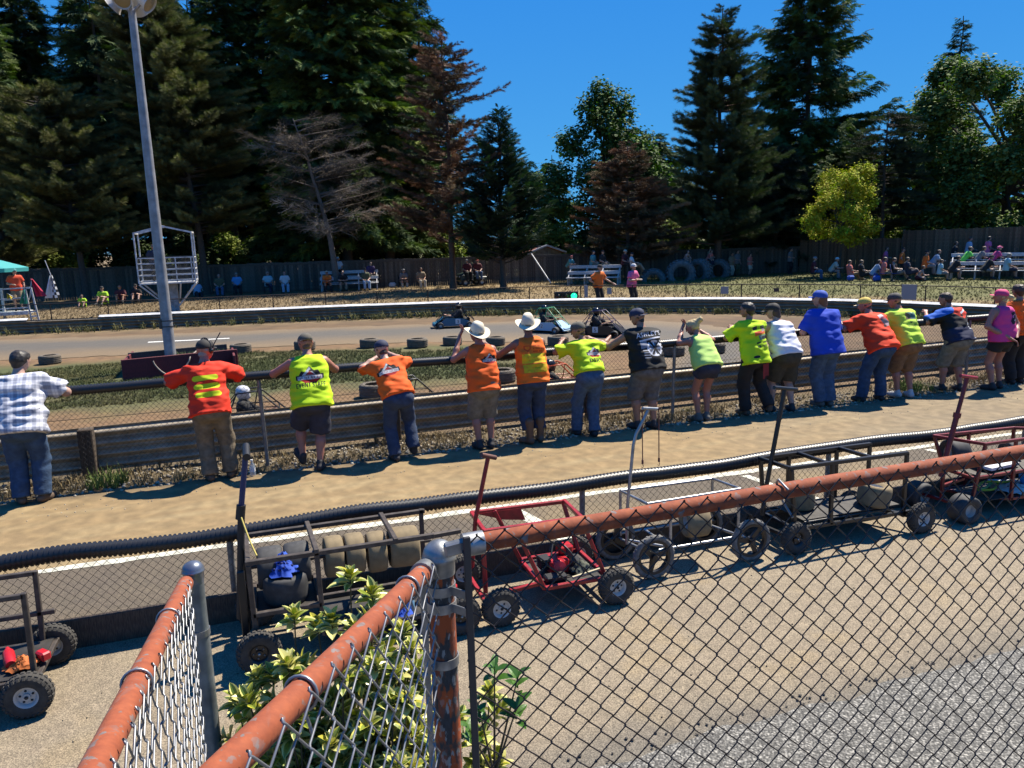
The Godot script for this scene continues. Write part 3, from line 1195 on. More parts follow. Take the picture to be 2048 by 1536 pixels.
# style: fir, pine, twig.  base = height of the lowest live branches as a share of h
func conifer(called: String, label: String, cat: String, at: Vector3, h: float, R: float, base: float, style: String, cols: Array, sd: int, o := {}) -> Node3D:
	var r := RandomNumberGenerator.new()
	r.seed = sd
	var t := thing(called, label, cat, at, 0.0, o.get("group", ""))
	var lean: Vector3 = o.get("lean", Vector3.ZERO)
	var bark: Material = o.get("bark", mats["bark"])
	var tr := trunk_mesh(h, o.get("r0", 0.16 + h * 0.009), lean, sd)
	obj("trunk", tr, bark, t)
	var limbs := MB.new()
	var xf := []
	var cs := []
	var step: float = o.get("step", 0.46)
	var per: int = o.get("per", 6)
	var dens: float = o.get("dens", 0.26)
	var droop: float = o.get("droop", 0.30)
	var rise: float = o.get("rise", 0.12)
	var pw: float = o.get("pw", 0.8)
	var skip: float = o.get("skip", 0.12)
	var size: float = o.get("size", 1.0)
	var from: float = o.get("from", 0.28)
	var nz := fnl(sd, 0.3, 2)
	var y := h * base
	while y < h * 0.985:
		var q := (y / h - base) / (1.0 - base)
		var c0 := lean * (y / h) * (y / h) + UPV * y
		var shape := pow(1.0 - q, pw)
		if o.get("round", false):
			shape = sqrt(maxf(0.0, 1.0 - pow(absf(q - 0.38) / 0.66, 2.0)))
		for k in per:
			if r.randf() < skip:
				continue
			var an := r.randf() * TAU
			# whole sectors swell or thin out, so the outline is never a smooth cone
			var L := R * shape * (0.72 + 0.5 * nz.get_noise_2d(cos(an) * 4.0 + sd, y * 0.9 + sin(an) * 4.0) + r.randf_range(-0.12, 0.3)) + 0.25
			if L < 0.25:
				continue
			var out := Vector3(cos(an), 0, sin(an))
			var yy := y + r.randf_range(-0.2, 0.2)
			var c := c0 + UPV * (yy - y)
			var pts := []
			for s in 6:
				var f := s / 5.0
				pts.append(c + out * L * f + UPV * (rise * L * f - droop * L * f * f + o.get("tip", 0.08) * L * pow(f, 4.0)))
			if L > 0.8:
				limbs.tube(pts, [0.012 + L * 0.012, 0.01 + L * 0.009, 0.008 + L * 0.007, 0.006 + L * 0.004, 0.006, 0.004], 4, false)
			var base_col: Color = cols[r.randi() % cols.size()]
			if r.randf() < o.get("bright", 0.10):  # some branches brighter: sunlit clumps put into the needle colour
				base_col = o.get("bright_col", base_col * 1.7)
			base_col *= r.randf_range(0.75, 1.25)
			var f := from
			while f <= 1.0:
				var fi := f * 5.0
				var a: Vector3 = pts[mini(int(fi), 4)]
				var b: Vector3 = pts[mini(int(fi), 4) + 1]
				var p := a.lerp(b, fi - int(minf(fi, 4.0)))
				for sgn in [-1, 1]:
					var turn: float = sgn * r.randf_range(0.25, 1.0) * (1.0 if f < 0.93 else 0.25)
					var dirn := out.rotated(UPV, turn) + UPV * r.randf_range(o.get("up0", -0.75), o.get("up1", 0.35))
					dirn = dirn.normalized()
					var sc := size * (1.15 - 0.45 * f) * r.randf_range(0.75, 1.2) * clampf(L / 1.6, 0.5, 1.0)
					var xx := UPV.cross(dirn).normalized()
					var bs := Basis(xx, dirn.cross(xx), dirn) * Basis(Vector3(0, 0, 1), r.randf_range(-0.9, 0.9))
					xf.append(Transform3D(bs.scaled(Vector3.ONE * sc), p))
					cs.append(base_col * 1.05 * r.randf_range(0.65, 1.3) * (1.0 if f < 0.7 else o.get("tips", 1.45)))  # outer ends lighter: new growth, and sunlit tips put into the colour
				f += dens / L
		y += step * r.randf_range(0.7, 1.3)
	var m: Material = mats[o.get("mat", "needles")]
	if limbs.v.size():
		var lb := obj("limbs", limbs, bark, t)
		lb.set_meta("kind", "stuff")
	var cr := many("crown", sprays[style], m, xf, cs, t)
	return t

func broadleaf(called: String, label: String, at: Vector3, h: float, R: float, lobes: Array, cols: Array, sd: int, o := {}) -> Node3D:
	var r := RandomNumberGenerator.new()
	r.seed = sd
	var t := thing(called, label, o.get("cat", "tree"), at, 0.0, o.get("group", ""))
	var bark: Material = mats["bark"]
	var ground_r: float = o.get("r0", 0.2)
	if o.get("stems", 1) == 1:
		obj("trunk", trunk_mesh(h * 0.62, ground_r, Vector3.ZERO, sd, ground_r * 0.35), bark, t)
	var limbs := MB.new()
	var xf := []
	var cs := []
	for lb in lobes:
		# lobe: centre (share of R, share of h, share of R), radius in metres, number of clumps
		var c := Vector3(lb[0] * R, lb[1] * h, lb[2] * R)
		var rad: Vector3 = Vector3(lb[3], lb[3] * lb[5], lb[3]) if lb.size() > 5 else Vector3(lb[3], lb[3] * 0.8, lb[3])
		var s0 := UPV * h * (0.28 if o.get("stems", 1) == 1 else 0.0)
		var root := s0 + UPV * h * 0.25 * r.randf()
		if o.get("stems", 1) > 1:
			root = Vector3(r.randf_range(-0.2, 0.2), 0, r.randf_range(-0.2, 0.2))
		var mid := root.lerp(c, 0.55) + Vector3(r.randf_range(-0.3, 0.3), 0.25, r.randf_range(-0.3, 0.3))
		limbs.tube([root, mid, c], [ground_r * 0.45, ground_r * 0.28, ground_r * 0.1], 5, false)
		for j in 5:
			var e := c + Vector3(r.randfn(), r.randfn(), r.randfn()).normalized() * rad * 0.8
			limbs.tube([mid.lerp(c, r.randf_range(0.3, 1.0)), c.lerp(e, 0.5) + UPV * 0.1, e], [ground_r * 0.13, ground_r * 0.08, 0.008], 4, false)
		for j in lb[4]:
			var d := Vector3(r.randfn(), r.randfn(), r.randfn()).normalized()
			var p := c + d * rad * pow(r.randf(), 0.45)
			var bs := Basis(UPV, r.randf() * TAU) * Basis(Vector3.RIGHT, r.randf_range(-0.5, 0.5))
			xf.append(Transform3D(bs.scaled(Vector3.ONE * o.get("size", 1.0) * r.randf_range(0.7, 1.25)), p))
			cs.append(cols[r.randi() % cols.size()] * 1.1 * r.randf_range(0.7, 1.3))
	var lm := obj("limbs", limbs, bark, t)
	lm.set_meta("kind", "stuff")
	many("crown", sprays[o.get("leaf", "leaf")], mats[o.get("mat", "leaves")], xf, cs, t)
	return t

func rand_lobes(n: int, r0: float, cnt: int, lo: float, hi: float, sd: int, spread := 0.75) -> Array:
	var r := RandomNumberGenerator.new()
	r.seed = sd
	var o := []
	for j in n:
		var f := float(j) / n
		var y := lerpf(lo, hi, f)
		var w := spread * sqrt(maxf(0.05, 1.0 - pow((y - 0.5) / 0.55, 2.0)))
		var an := j * 2.4
		o.append([cos(an) * w * r.randf_range(0.5, 1.05), y, sin(an) * w * r.randf_range(0.5, 1.05), r0 * r.randf_range(0.7, 1.25), int(cnt * r.randf_range(0.7, 1.2))])
	return o

func build_trees() -> void:
	grain("bark", lc(0.10, 0.078, 0.060), "wood", 0.6, 0.95, 0.0, "wood_n", 1.2)
	grain("red bark", lc(0.16, 0.095, 0.065), "wood", 0.6, 0.95, 0.0, "wood_n", 1.2)
	grain("dead bark", lc(0.20, 0.17, 0.14), "wood", 0.6, 0.95, 0.0, "wood_n", 1.0)
	leafmat("needles", lc(0.13, 0.20, 0.028))
	leafmat("dry needles", lc(0.05, 0.025, 0.01))
	leafmat("leaves", lc(0.20, 0.34, 0.03))
	leafmat("dead twigs", lc(0.0, 0.0, 0.0))
	sprays.fir = spray_fir()
	sprays.pine = spray_pine()
	sprays.longpine = spray_pine(30, 0.27)
	sprays.twig = spray_twig()
	sprays.leaf = clump_leaf()
	sprays.small_leaf = clump_leaf(22, 0.11, 0.34)
	var fir := [Color(0.075, 0.115, 0.030), Color(0.095, 0.140, 0.034), Color(0.058, 0.095, 0.034)]
	var pine := [Color(0.125, 0.128, 0.046), Color(0.15, 0.15, 0.052), Color(0.09, 0.098, 0.038)]
	var dark := [Color(0.052, 0.085, 0.032), Color(0.066, 0.102, 0.037)]
	var rust := [Color(0.22, 0.11, 0.05), Color(0.15, 0.082, 0.045), Color(0.12, 0.085, 0.045)]
	var yel := Color(0.16, 0.18, 0.030)
	# left mass
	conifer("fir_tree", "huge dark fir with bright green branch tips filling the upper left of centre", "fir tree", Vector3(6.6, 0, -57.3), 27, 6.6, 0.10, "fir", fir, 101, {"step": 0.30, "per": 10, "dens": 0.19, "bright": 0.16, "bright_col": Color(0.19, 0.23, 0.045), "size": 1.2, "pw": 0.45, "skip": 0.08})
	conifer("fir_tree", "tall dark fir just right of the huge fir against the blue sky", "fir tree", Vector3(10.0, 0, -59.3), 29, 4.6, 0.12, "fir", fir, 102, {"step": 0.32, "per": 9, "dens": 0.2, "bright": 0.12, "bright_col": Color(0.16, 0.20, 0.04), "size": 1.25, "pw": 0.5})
	conifer("pine_tree", "bushy olive pine with leaning trunk in front of the fence beside the flag stand", "pine tree", Vector3(-9.4, 0, -51.2), 11.6, 4.3, 0.26, "pine", pine, 103, {"step": 0.30, "per": 9, "dens": 0.15, "round": true, "droop": 0.05, "rise": 0.2, "up0": -0.1, "up1": 0.5, "size": 1.4, "r0": 0.21, "lean": Vector3(-1.2, 0, 0)})
	conifer("pine_tree", "olive green pine behind the light pole with its trunk right of the watchtower", "pine tree", Vector3(-2.9, 0, -53.2), 18.0, 3.9, 0.22, "pine", pine, 104, {"step": 0.30, "per": 9, "dens": 0.15, "round": true, "droop": 0.05, "rise": 0.15, "up0": -0.1, "up1": 0.5, "size": 1.45, "r0": 0.24, "lean": Vector3(-2.2, 0, 0)})
	conifer("pine_tree", "broad olive pine at the far left edge above the umbrella", "pine tree", Vector3(-14.8, 0, -57.2), 11.0, 4.0, 0.2, "pine", pine, 105, {"step": 0.36, "per": 7, "dens": 0.18, "round": true, "droop": 0.05, "rise": 0.2, "up0": -0.1, "up1": 0.5, "size": 1.4})
	var firs := [
		["tall fir at the far left edge of the wood", -17.3, -65.0, 23, 3.9], ["slim tall fir left of the light pole top with sky showing through", -14.9, -70.9, 26, 3.2], ["tall fir directly behind the top of the light pole", -10.6, -71.8, 27, 3.6],
		["tall thin fir in the gap right of the light pole", -5.2, -73.9, 26, 3.0], ["tall dark fir left of the huge fir", -1.1, -65.2, 25, 3.5], ["tall fir close beside the huge fir on its left", 2.2, -66.4, 28, 3.9]]
	for j in firs.size():
		var q = firs[j]
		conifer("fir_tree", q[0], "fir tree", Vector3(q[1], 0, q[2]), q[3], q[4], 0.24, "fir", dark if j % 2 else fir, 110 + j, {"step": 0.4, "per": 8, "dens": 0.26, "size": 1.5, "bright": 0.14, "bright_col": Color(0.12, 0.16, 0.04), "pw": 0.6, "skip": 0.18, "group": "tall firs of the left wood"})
	# dead tree, red tree, dark cypress
	conifer("dead_tree", "dead grey tree with bare tangled twigs above the left bleacher", "dead tree", Vector3(5.0, 0, -50.3), 10.6, 3.9, 0.34, "twig", [Color(0.17, 0.135, 0.095), Color(0.10, 0.078, 0.055), Color(0.34, 0.28, 0.21)], 120, {"step": 0.5, "per": 5, "dens": 0.26, "skip": 0.25, "round": true, "droop": 0.1, "rise": 0.25, "up0": -0.5, "up1": 0.7, "size": 1.25, "mat": "dead twigs", "bark": mats["dead bark"], "r0": 0.23, "lean": Vector3(-2.0, 0, 0), "from": 0.15})
	conifer("dying_pine_tree", "tall dying pine with sparse reddish needles against the sky", "dying pine", Vector3(11.6, 0, -46.3), 14.6, 4.2, 0.20, "pine", rust, 121, {"step": 0.42, "per": 6, "dens": 0.2, "droop": -0.05, "rise": 0.12, "up0": -0.2, "up1": 0.6, "size": 1.15, "mat": "dry needles", "bark": mats["red bark"], "r0": 0.21, "pw": 0.42, "skip": 0.12})
	conifer("cypress_tree", "dense dark green conifer with upswept fronds beside the dying pine", "conifer", Vector3(14.1, 0, -44.0), 10.2, 2.9, 0.15, "fir", [Color(0.018, 0.042, 0.022), Color(0.026, 0.055, 0.026)], 122, {"step": 0.27, "per": 7, "dens": 0.2, "droop": -0.42, "rise": 0.15, "up0": 0.1, "up1": 0.8, "size": 0.95, "r0": 0.19, "pw": 0.62, "bright": 0.05, "skip": 0.05})
	# centre
	broadleaf("maple_tree", "tall leafy maple in the centre standing clear against the sky", Vector3(26.9, 0, -57.0), 15.2, 5.4,
		[[0.0, 0.90, 0, 1.25, 70, 1.1], [-0.15, 0.8, 0.1, 1.5, 90, 1.1], [0.25, 0.84, 0, 1.2, 65, 1.3], [-0.45, 0.66, 0, 1.5, 90], [0.1, 0.68, 0.2, 1.8, 120], [0.5, 0.62, 0.1, 1.5, 85, 1.2], [-0.75, 0.5, 0, 1.4, 80], [-0.35, 0.5, 0.3, 1.7, 110], [0.2, 0.5, 0, 1.8, 110], [0.72, 0.5, 0.1, 1.5, 90], [-0.8, 0.36, 0.1, 1.3, 75], [-0.4, 0.33, 0, 1.7, 100], [0.1, 0.34, 0.2, 1.8, 110], [0.62, 0.36, 0, 1.6, 95], [-0.2, 0.2, 0.2, 1.7, 90], [0.4, 0.2, 0.2, 1.7, 90]],
		[Color(0.095, 0.165, 0.034), Color(0.072, 0.128, 0.032), Color(0.13, 0.20, 0.045)], 130, {"r0": 0.28, "size": 1.25})
	conifer("dying_pine_tree", "spreading brown pine with rusty needles in front of the maple", "dying pine", Vector3(24.1, 0, -47.4), 8.9, 3.9, 0.16, "pine", [Color(0.19, 0.10, 0.05), Color(0.15, 0.092, 0.05), Color(0.125, 0.10, 0.052)], 131, {"step": 0.26, "per": 7, "dens": 0.16, "droop": 0.05, "rise": 0.12, "up0": -0.3, "up1": 0.5, "size": 1.2, "mat": "dry needles", "bark": mats["dead bark"], "pw": 0.55, "r0": 0.17})
	conifer("pine_tree", "tall dark pine with pointed top left of the big fir", "pine tree", Vector3(30.2, 0, -46.0), 17.3, 4.2, 0.13, "longpine", [Color(0.068, 0.088, 0.034), Color(0.085, 0.10, 0.038), Color(0.056, 0.075, 0.034)], 132, {"step": 0.34, "per": 8, "dens": 0.18, "droop": -0.12, "rise": 0.08, "up0": -0.15, "up1": 0.6, "size": 1.3, "bark": mats["red bark"], "r0": 0.26, "pw": 0.62})
	conifer("fir_tree", "massive dark fir with long level branches right of centre", "fir tree", Vector3(41.6, 0, -51.6), 22.5, 7.4, 0.06, "fir", fir, 133, {"step": 0.42, "per": 8, "dens": 0.19, "droop": 0.16, "rise": 0.0, "tip": 0.30, "size": 1.25, "pw": 0.55, "bright": 0.08, "skip": 0.12})
	conifer("pine_tree", "short dark pine at the corner of the board fence under the massive fir", "pine tree", Vector3(36.0, 0, -47.6), 9.0, 3.2, 0.08, "pine", [Color(0.045, 0.056, 0.03), Color(0.038, 0.05, 0.028)], 134, {"step": 0.32, "per": 7, "dens": 0.18, "round": true, "up0": -0.2, "up1": 0.5, "size": 1.4})
	conifer("fir_tree", "slender far fir in the sky gap right of the massive fir", "fir tree", Vector3(52.3, 0, -52.8), 12.5, 2.8, 0.1, "fir", fir, 135, {"step": 0.36, "per": 6, "dens": 0.26, "size": 1.1, "pw": 0.8})
	conifer("fir_tree", "pointed dark fir standing above the right hand maple", "fir tree", Vector3(54.7, 0, -50.0), 19.3, 3.2, 0.1, "fir", dark, 136, {"step": 0.38, "per": 7, "dens": 0.24, "size": 1.15, "droop": 0.1, "tip": 0.14, "pw": 0.75})
	conifer("pine_tree", "dark narrow pine in front of the brown fence left of the pink shirted standing spectator", "pine tree", Vector3(38.9, 0, -40.6), 10.2, 2.6, 0.3, "pine", [Color(0.04, 0.052, 0.024), Color(0.05, 0.06, 0.028)], 137, {"step": 0.32, "per": 6, "dens": 0.18, "round": true, "up0": -0.1, "up1": 0.5, "size": 1.3, "r0": 0.17})
	broadleaf("maple_tree", "big spreading maple at the right edge with sunlit pale leaves", Vector3(47.0, 0, -38.6), 14.0, 6.6, rand_lobes(34, 1.6, 120, 0.16, 0.93, 140, 0.9), [Color(0.12, 0.185, 0.04), Color(0.088, 0.14, 0.036), Color(0.17, 0.23, 0.065)], 140, {"r0": 0.3, "size": 1.15})
	broadleaf("maple_tree", "second leafy maple beyond the right edge of the crowd", Vector3(50.2, 0, -31.0), 12.0, 5.2, rand_lobes(20, 1.6, 110, 0.16, 0.93, 141, 0.85), [Color(0.10, 0.16, 0.036), Color(0.08, 0.13, 0.034)], 141, {"r0": 0.3, "size": 1.15})
	broadleaf("young_tree", "small bright yellow green tree in front of the board fence corner", Vector3(34.7, 0, -39.5), 7.1, 2.2, rand_lobes(17, 0.72, 62, 0.34, 0.93, 142, 0.85), [Color(0.50, 0.52, 0.025), Color(0.42, 0.47, 0.024), Color(0.56, 0.46, 0.035)], 142, {"r0": 0.09, "size": 0.95, "leaf": "small_leaf"})
	var bushes := [["yellow green bush showing over the fence left of the red roofed shed", 14.0, -58.3, 4.2, 1.9, 150], ["yellowish bush over the fence right of the red roofed shed", 22.3, -56.4, 4.3, 2.4, 151], ["pale green bush over the fence behind the umbrella", -12.3, -60.2, 3.9, 1.8, 152], ["sunlit shrub over the fence behind the watchtower", -1.5, -62, 4.4, 2.0, 153], ["low sunlit shrubs above the brown fence by the young tree", 41.0, -43.0, 4.4, 2.3, 154], ["pale shrub over the fence behind the centre bleacher", 31.2, -52.0, 3.8, 2.2, 155]]
	for q in bushes:
		broadleaf("shrub", q[0], Vector3(q[1], 0, q[2]), q[3], q[4], rand_lobes(8, 0.8, 55, 0.3, 0.9, q[5], 0.8), [Color(0.24, 0.28, 0.04), Color(0.17, 0.22, 0.04)], q[5], {"stems": 3, "r0": 0.06, "leaf": "leaf", "cat": "shrub", "size": 0.9})
	# wood behind everything: near rows on the left, farther and lower rows on the right
	for j in 58:
		var u := j / 57.0
		var p := Vector3(-34 + 124.0 * u, 0, -92 + 33.0 * u + rr(-6, 8))
		var hh := rr(11, 14)
		if u < 0.50:
			hh = rr(17, 25)
			p = Vector3(lerpf(-27, 15, fmod(j * 0.618, 1.0)), 0, rr(-88, -62))
			p.x += (p.z + 60) * 0.25
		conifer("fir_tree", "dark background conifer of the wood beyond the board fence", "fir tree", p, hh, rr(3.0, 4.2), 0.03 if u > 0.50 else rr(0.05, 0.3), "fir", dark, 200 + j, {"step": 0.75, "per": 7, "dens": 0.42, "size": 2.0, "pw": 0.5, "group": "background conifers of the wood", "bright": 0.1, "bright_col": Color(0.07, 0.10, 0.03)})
	for j in 26:
		var p := Vector3(-27 + j * 2.9, 0, -62.5 + 0.12 * j + rr(-2.5, 1.5))
		if j > 14:
			p.z += (j - 14) * 0.5
		broadleaf("shrub", "dark understorey shrub behind the board fence", p, rr(2.8, 4.6), rr(1.8, 2.6), rand_lobes(7, 0.95, 42, 0.15, 0.9, 300 + j, 0.8), [Color(0.05, 0.078, 0.022), Color(0.07, 0.10, 0.026)], 300 + j, {"stems": 3, "r0": 0.06, "cat": "shrub", "size": 1.25, "group": "understorey shrubs behind the fence"})

# ---------------------------------------------------------------- people
var cachem := {}

func head_sdf() -> SDF:
	var s := SDF.new()
	s.cap(Vector3(0, 0.028, 0.022), Vector3(0, 0.03, -0.022), 0.094, 0.088, 0.04)
	s.cap(Vector3(0, -0.01, -0.03), Vector3(0, -0.078, -0.052), 0.074, 0.040, 0.04)
	s.cap(Vector3(-0.03, -0.05, -0.03), Vector3(0.03, -0.05, -0.03), 0.045, 0.045, 0.03)
	s.cap(Vector3(0, 0.012, -0.102), Vector3(0, -0.022, -0.122), 0.010, 0.015, 0.02)
	s.cap(Vector3(-0.02, -0.056, -0.098), Vector3(0.02, -0.056, -0.098), 0.009, 0.009, 0.012)
	s.cap(Vector3(-0.035, 0.03, -0.094), Vector3(0.035, 0.03, -0.094), 0.010, 0.010, 0.015)
	for x in [-1, 1]:
		s.cap(Vector3(0.088 * x, 0.018, 0.004), Vector3(0.082 * x, -0.030, -0.004), 0.016, 0.010, 0.015)
	return s

func hand_mb() -> MB:
	if cachem.has("hand"):
		return cachem.hand
	var s := SDF.new()
	for x in [-0.022, 0.0, 0.022]:
		s.cap(Vector3(x * 0.7, 0, 0.0), Vector3(x, 0.002, -0.075), 0.017, 0.014, 0.015)
	var fl := [0.062, 0.074, 0.070, 0.052]
	for j in 4:
		var x := -0.033 + 0.022 * j
		var b := Vector3(x, 0.0, -0.082)
		var m := b + Vector3(x * 0.12, -0.008 - 0.004 * j, -fl[j] * 0.52)
		var e := m + Vector3(0, -0.030 - 0.003 * j, -fl[j] * 0.42)
		s.cap(b, m, 0.0095, 0.0088, 0.006)
		s.cap(m, e, 0.0088, 0.0074, 0.006)
	s.cap(Vector3(-0.022, -0.004, -0.02), Vector3(-0.052, -0.012, -0.052), 0.014, 0.011, 0.012)
	s.cap(Vector3(-0.052, -0.012, -0.052), Vector3(-0.054, -0.022, -0.085), 0.010, 0.0085, 0.008)
	var mb := MB.new()
	s.build(mb, 0.0065)
	cachem.hand = mb
	return mb

func ik(a: Vector3, b: Vector3, l1: float, l2: float, pole: Vector3) -> Vector3:
	var d := b - a
	var L := clampf(d.length(), 0.05, (l1 + l2) * 0.999)
	var n := d.normalized()
	var x := (l1 * l1 - l2 * l2 + L * L) / (2.0 * L)
	var h := sqrt(maxf(l1 * l1 - x * x, 0.0))
	return a + n * x + (pole - n * pole.dot(n)).normalized() * h

# every mesh of a body in a pose; lengths in metres, the person faces -z and stands on y = 0
func body(d: Dictionary) -> Dictionary:
	var key: String = d.get("key", "")
	if key and cachem.has(key):
		return cachem[key]
	var H: float = d.get("H", 1.75)
	var s := H / 1.75
	var g: float = d.get("g", 1.0)
	var cell: float = d.get("cell", 0.019)
	var w: float = d.get("w", 1.0)
	var pel: Vector3 = d.get("pel", Vector3(0, 0.93, 0.05)) * s
	var tb := Basis(UPV, deg_to_rad(d.get("twist", 0.0))) * Basis(Vector3.RIGHT, -deg_to_rad(d.get("lean", 10.0))) * Basis(Vector3(0, 0, 1), deg_to_rad(d.get("side", 0.0)))
	var up := tb.y
	var chest := pel + tb * Vector3(0, 0.35, 0) * s
	var neck := pel + tb * Vector3(0, 0.545, 0.0) * s
	var shw := 0.185 * w * s
	var shl := pel + tb * Vector3(-shw / s, 0.475, -0.01) * s
	var shr := pel + tb * Vector3(shw / s, 0.475, -0.01) * s
	var hb := Basis(UPV, deg_to_rad(d.get("hy", 0.0))) * Basis(Vector3.RIGHT, -deg_to_rad(d.get("hp", 0.0))) * Basis(Vector3(0, 0, 1), deg_to_rad(d.get("hr", 0.0)))
	var head := neck + (up * 0.05 + hb * Vector3(0, 0.115, -0.035)) * s
	var hs := 0.93 * lerpf(1.0, s, 0.5)
	var hipl := pel + Vector3(-0.095, -0.02, 0) * s
	var hipr := pel + Vector3(0.095, -0.02, 0) * s
	var fl: Vector3 = d.get("fl", Vector3(-0.11, 0.085, 0.0))
	var fr: Vector3 = d.get("fr", Vector3(0.11, 0.085, 0.0))
	var kpole: Vector3 = d.get("kpole", Vector3(0, 0.0, -1))
	var knl := ik(hipl, fl, 0.44 * s, 0.42 * s, kpole + Vector3(-0.15, 0, 0))
	var knr := ik(hipr, fr, 0.44 * s, 0.42 * s, kpole + Vector3(0.15, 0, 0))
	if d.has("knl"):
		knl = d.knl
	if d.has("knr"):
		knr = d.knr
	var el: Vector3 = d.get("el", shl + Vector3(-0.08, -0.28, 0.02) * s)
	var er: Vector3 = d.get("er", shr + Vector3(0.08, -0.28, 0.02) * s)
	var wl: Vector3 = d.get("wl", el + Vector3(0.02, -0.24, -0.05) * s)
	var wr: Vector3 = d.get("wr", er + Vector3(-0.02, -0.24, -0.05) * s)
	var out := {}
	# skin
	var sk := SDF.new()
	var gg := lerpf(1.0, g, 0.6)
	for x in [-1, 1]:
		sk.cap(pel + tb * Vector3(0.07 * x, 0.0, 0) * s, chest + tb * Vector3(0.075 * x * w, 0.05, 0) * s, 0.105 * s * g, 0.105 * s * gg, 0.08)
	sk.cap(shl.lerp(shr, 0.12), shl.lerp(shr, 0.88), 0.062 * s, 0.062 * s, 0.07)
	sk.cap(chest + up * 0.1 * s, neck, 0.075 * s, 0.052 * s, 0.06)
	sk.cap(neck - up * 0.03, head + hb * Vector3(0, -0.03, 0.02), 0.053 * s * gg, 0.052 * s, 0.03)
	for q in [[shl, el, wl], [shr, er, wr]]:
		sk.cap(q[0], q[1], 0.052 * s * gg, 0.042 * s * gg, 0.05)
		sk.cap(q[1], q[1].lerp(q[2], 0.4), 0.042 * s * gg, 0.041 * s * gg, 0.03)
		sk.cap(q[1].lerp(q[2], 0.4), q[2], 0.041 * s * gg, 0.027 * s, 0.03)
	var tg := lerpf(1.0, g, 0.5) * s
	for q in [[hipl, knl, fl], [hipr, knr, fr]]:
		sk.cap(q[0], q[1], 0.083 * tg, 0.056 * tg, 0.04)
		var cm: Vector3 = q[1].lerp(q[2], 0.32) + (q[2] - q[1]).cross(Vector3.RIGHT).normalized() * 0.014
		sk.cap(q[1], cm, 0.052 * tg, 0.057 * tg, 0.03)
		sk.cap(cm, q[2], 0.056 * tg, 0.036 * s, 0.03)
		sk.cap(q[2], q[2] + Vector3(0, -0.04, -0.03), 0.036 * s, 0.034 * s, 0.02)
	var mb := MB.new()
	sk.build(mb, cell)
	var hm: MB
	if cachem.has("head%.3f" % cell):
		hm = cachem["head%.3f" % cell]
	else:
		hm = MB.new()
		head_sdf().build(hm, maxf(0.0085, cell * 0.45))
		cachem["head%.3f" % cell] = hm
	mb.append(hm, Transform3D(hb.scaled(Vector3.ONE * hs), head))
	for q in [[el, wl, -1.0, d.get("hdl", Vector3.ZERO)], [er, wr, 1.0, d.get("hdr", Vector3.ZERO)]]:
		var dirn: Vector3 = q[3].normalized() if q[3] != Vector3.ZERO else (q[1] - q[0]).normalized()
		var hu: Vector3 = d.get("palm_up", UPV)
		if absf(dirn.y) > 0.85:
			hu = Vector3(-q[2], 0, 0)
		var hx := hu.cross(-dirn).normalized()
		if cell < 0.03:
			mb.append(hand_mb(), Transform3D(Basis(hx * -q[2], (-dirn).cross(hx), -dirn).scaled(Vector3.ONE * s), q[1] - dirn * 0.012))
		else:
			mb.tube([q[1], q[1] + dirn * 0.09, q[1] + dirn * 0.15], [0.035, 0.045, 0.025], 6)
	out.skin = mb
	out.head = Transform3D(hb.scaled(Vector3.ONE * hs), head)
	# shirt
	var st: String = d.get("shirt", "tee")
	var fold := fnl(d.get("seed", 3) + 60, 1.0, 2)
	if st != "none":
		var sh := SDF.new()
		var ease: float = d.get("ease", 0.034)
		var hem: float = d.get("hem", -0.10)
		for x in [-1, 1]:
			sh.cap(pel + tb * Vector3(0.080 * x, hem - 0.06, 0.012) * s, pel + tb * Vector3(0.075 * x, 0.08, 0) * s, 0.126 * s * g + ease + 0.012, 0.106 * s * g + ease, 0.07)
			sh.cap(pel + tb * Vector3(0.072 * x, 0.08, 0) * s, chest + tb * Vector3(0.082 * x * w, 0.055, 0.0) * s, 0.105 * s * g + ease, 0.104 * s * gg + ease, 0.08)
		if d.get("belly", 0.0) > 0.0:
			sh.cap(pel + tb * Vector3(0, 0.1, -0.06) * s, pel + tb * Vector3(0, 0.2, -0.05) * s, 0.13 * s * g, 0.11 * s * g, 0.08)
		if st == "tank":
			var tw: float = d.get("strap", 0.125)
			for x in [-1, 1]:
				sh.cap(chest + tb * Vector3(tw * 0.8 * x, 0.04, 0.02) * s, neck + tb * Vector3(tw * 0.78 * x, -0.055, 0.0) * s, 0.085 * s, 0.052 * s, 0.05)
			sh.cap(chest + up * 0.05, neck - up * 0.06, 0.10 * s, 0.075 * s, 0.06)
			for x in [-1, 1]:
				sh.clip(tb * Vector3(0.93 * x, 0.36, 0.0), pel + tb * Vector3(tw * 1.33 * x, 0.50, 0) * s)
		else:
			sh.cap(shl.lerp(shr, 0.06), shl.lerp(shr, 0.94), 0.068 * s + ease * 0.5, 0.068 * s + ease * 0.5, 0.07)
			sh.cap(chest + up * 0.12 * s, neck - up * 0.01, 0.085 * s, 0.066 * s, 0.05)
			var sl: float = d.get("sleeve", 0.72)
			if st != "cut":
				for q in [[shl, el], [shr, er]]:
					sh.cap(q[0], q[0].lerp(q[1], sl), 0.066 * s * gg + ease * 0.5, 0.066 * s * gg + ease, 0.05, true)
		sh.clip(-up, pel + tb * Vector3(0, hem, 0) * s)
		sh.clip(up + hb.z * 0.15, neck + up * 0.018 * s)
		sh.noise = fold
		sh.amp = d.get("amp", 0.026) if cell < 0.03 else 0.0
		sh.nscale = Vector3(3.6, 10.0, 3.6)
		var sm := MB.new()
		sh.build(sm, cell)
		var ti := tb.inverse()
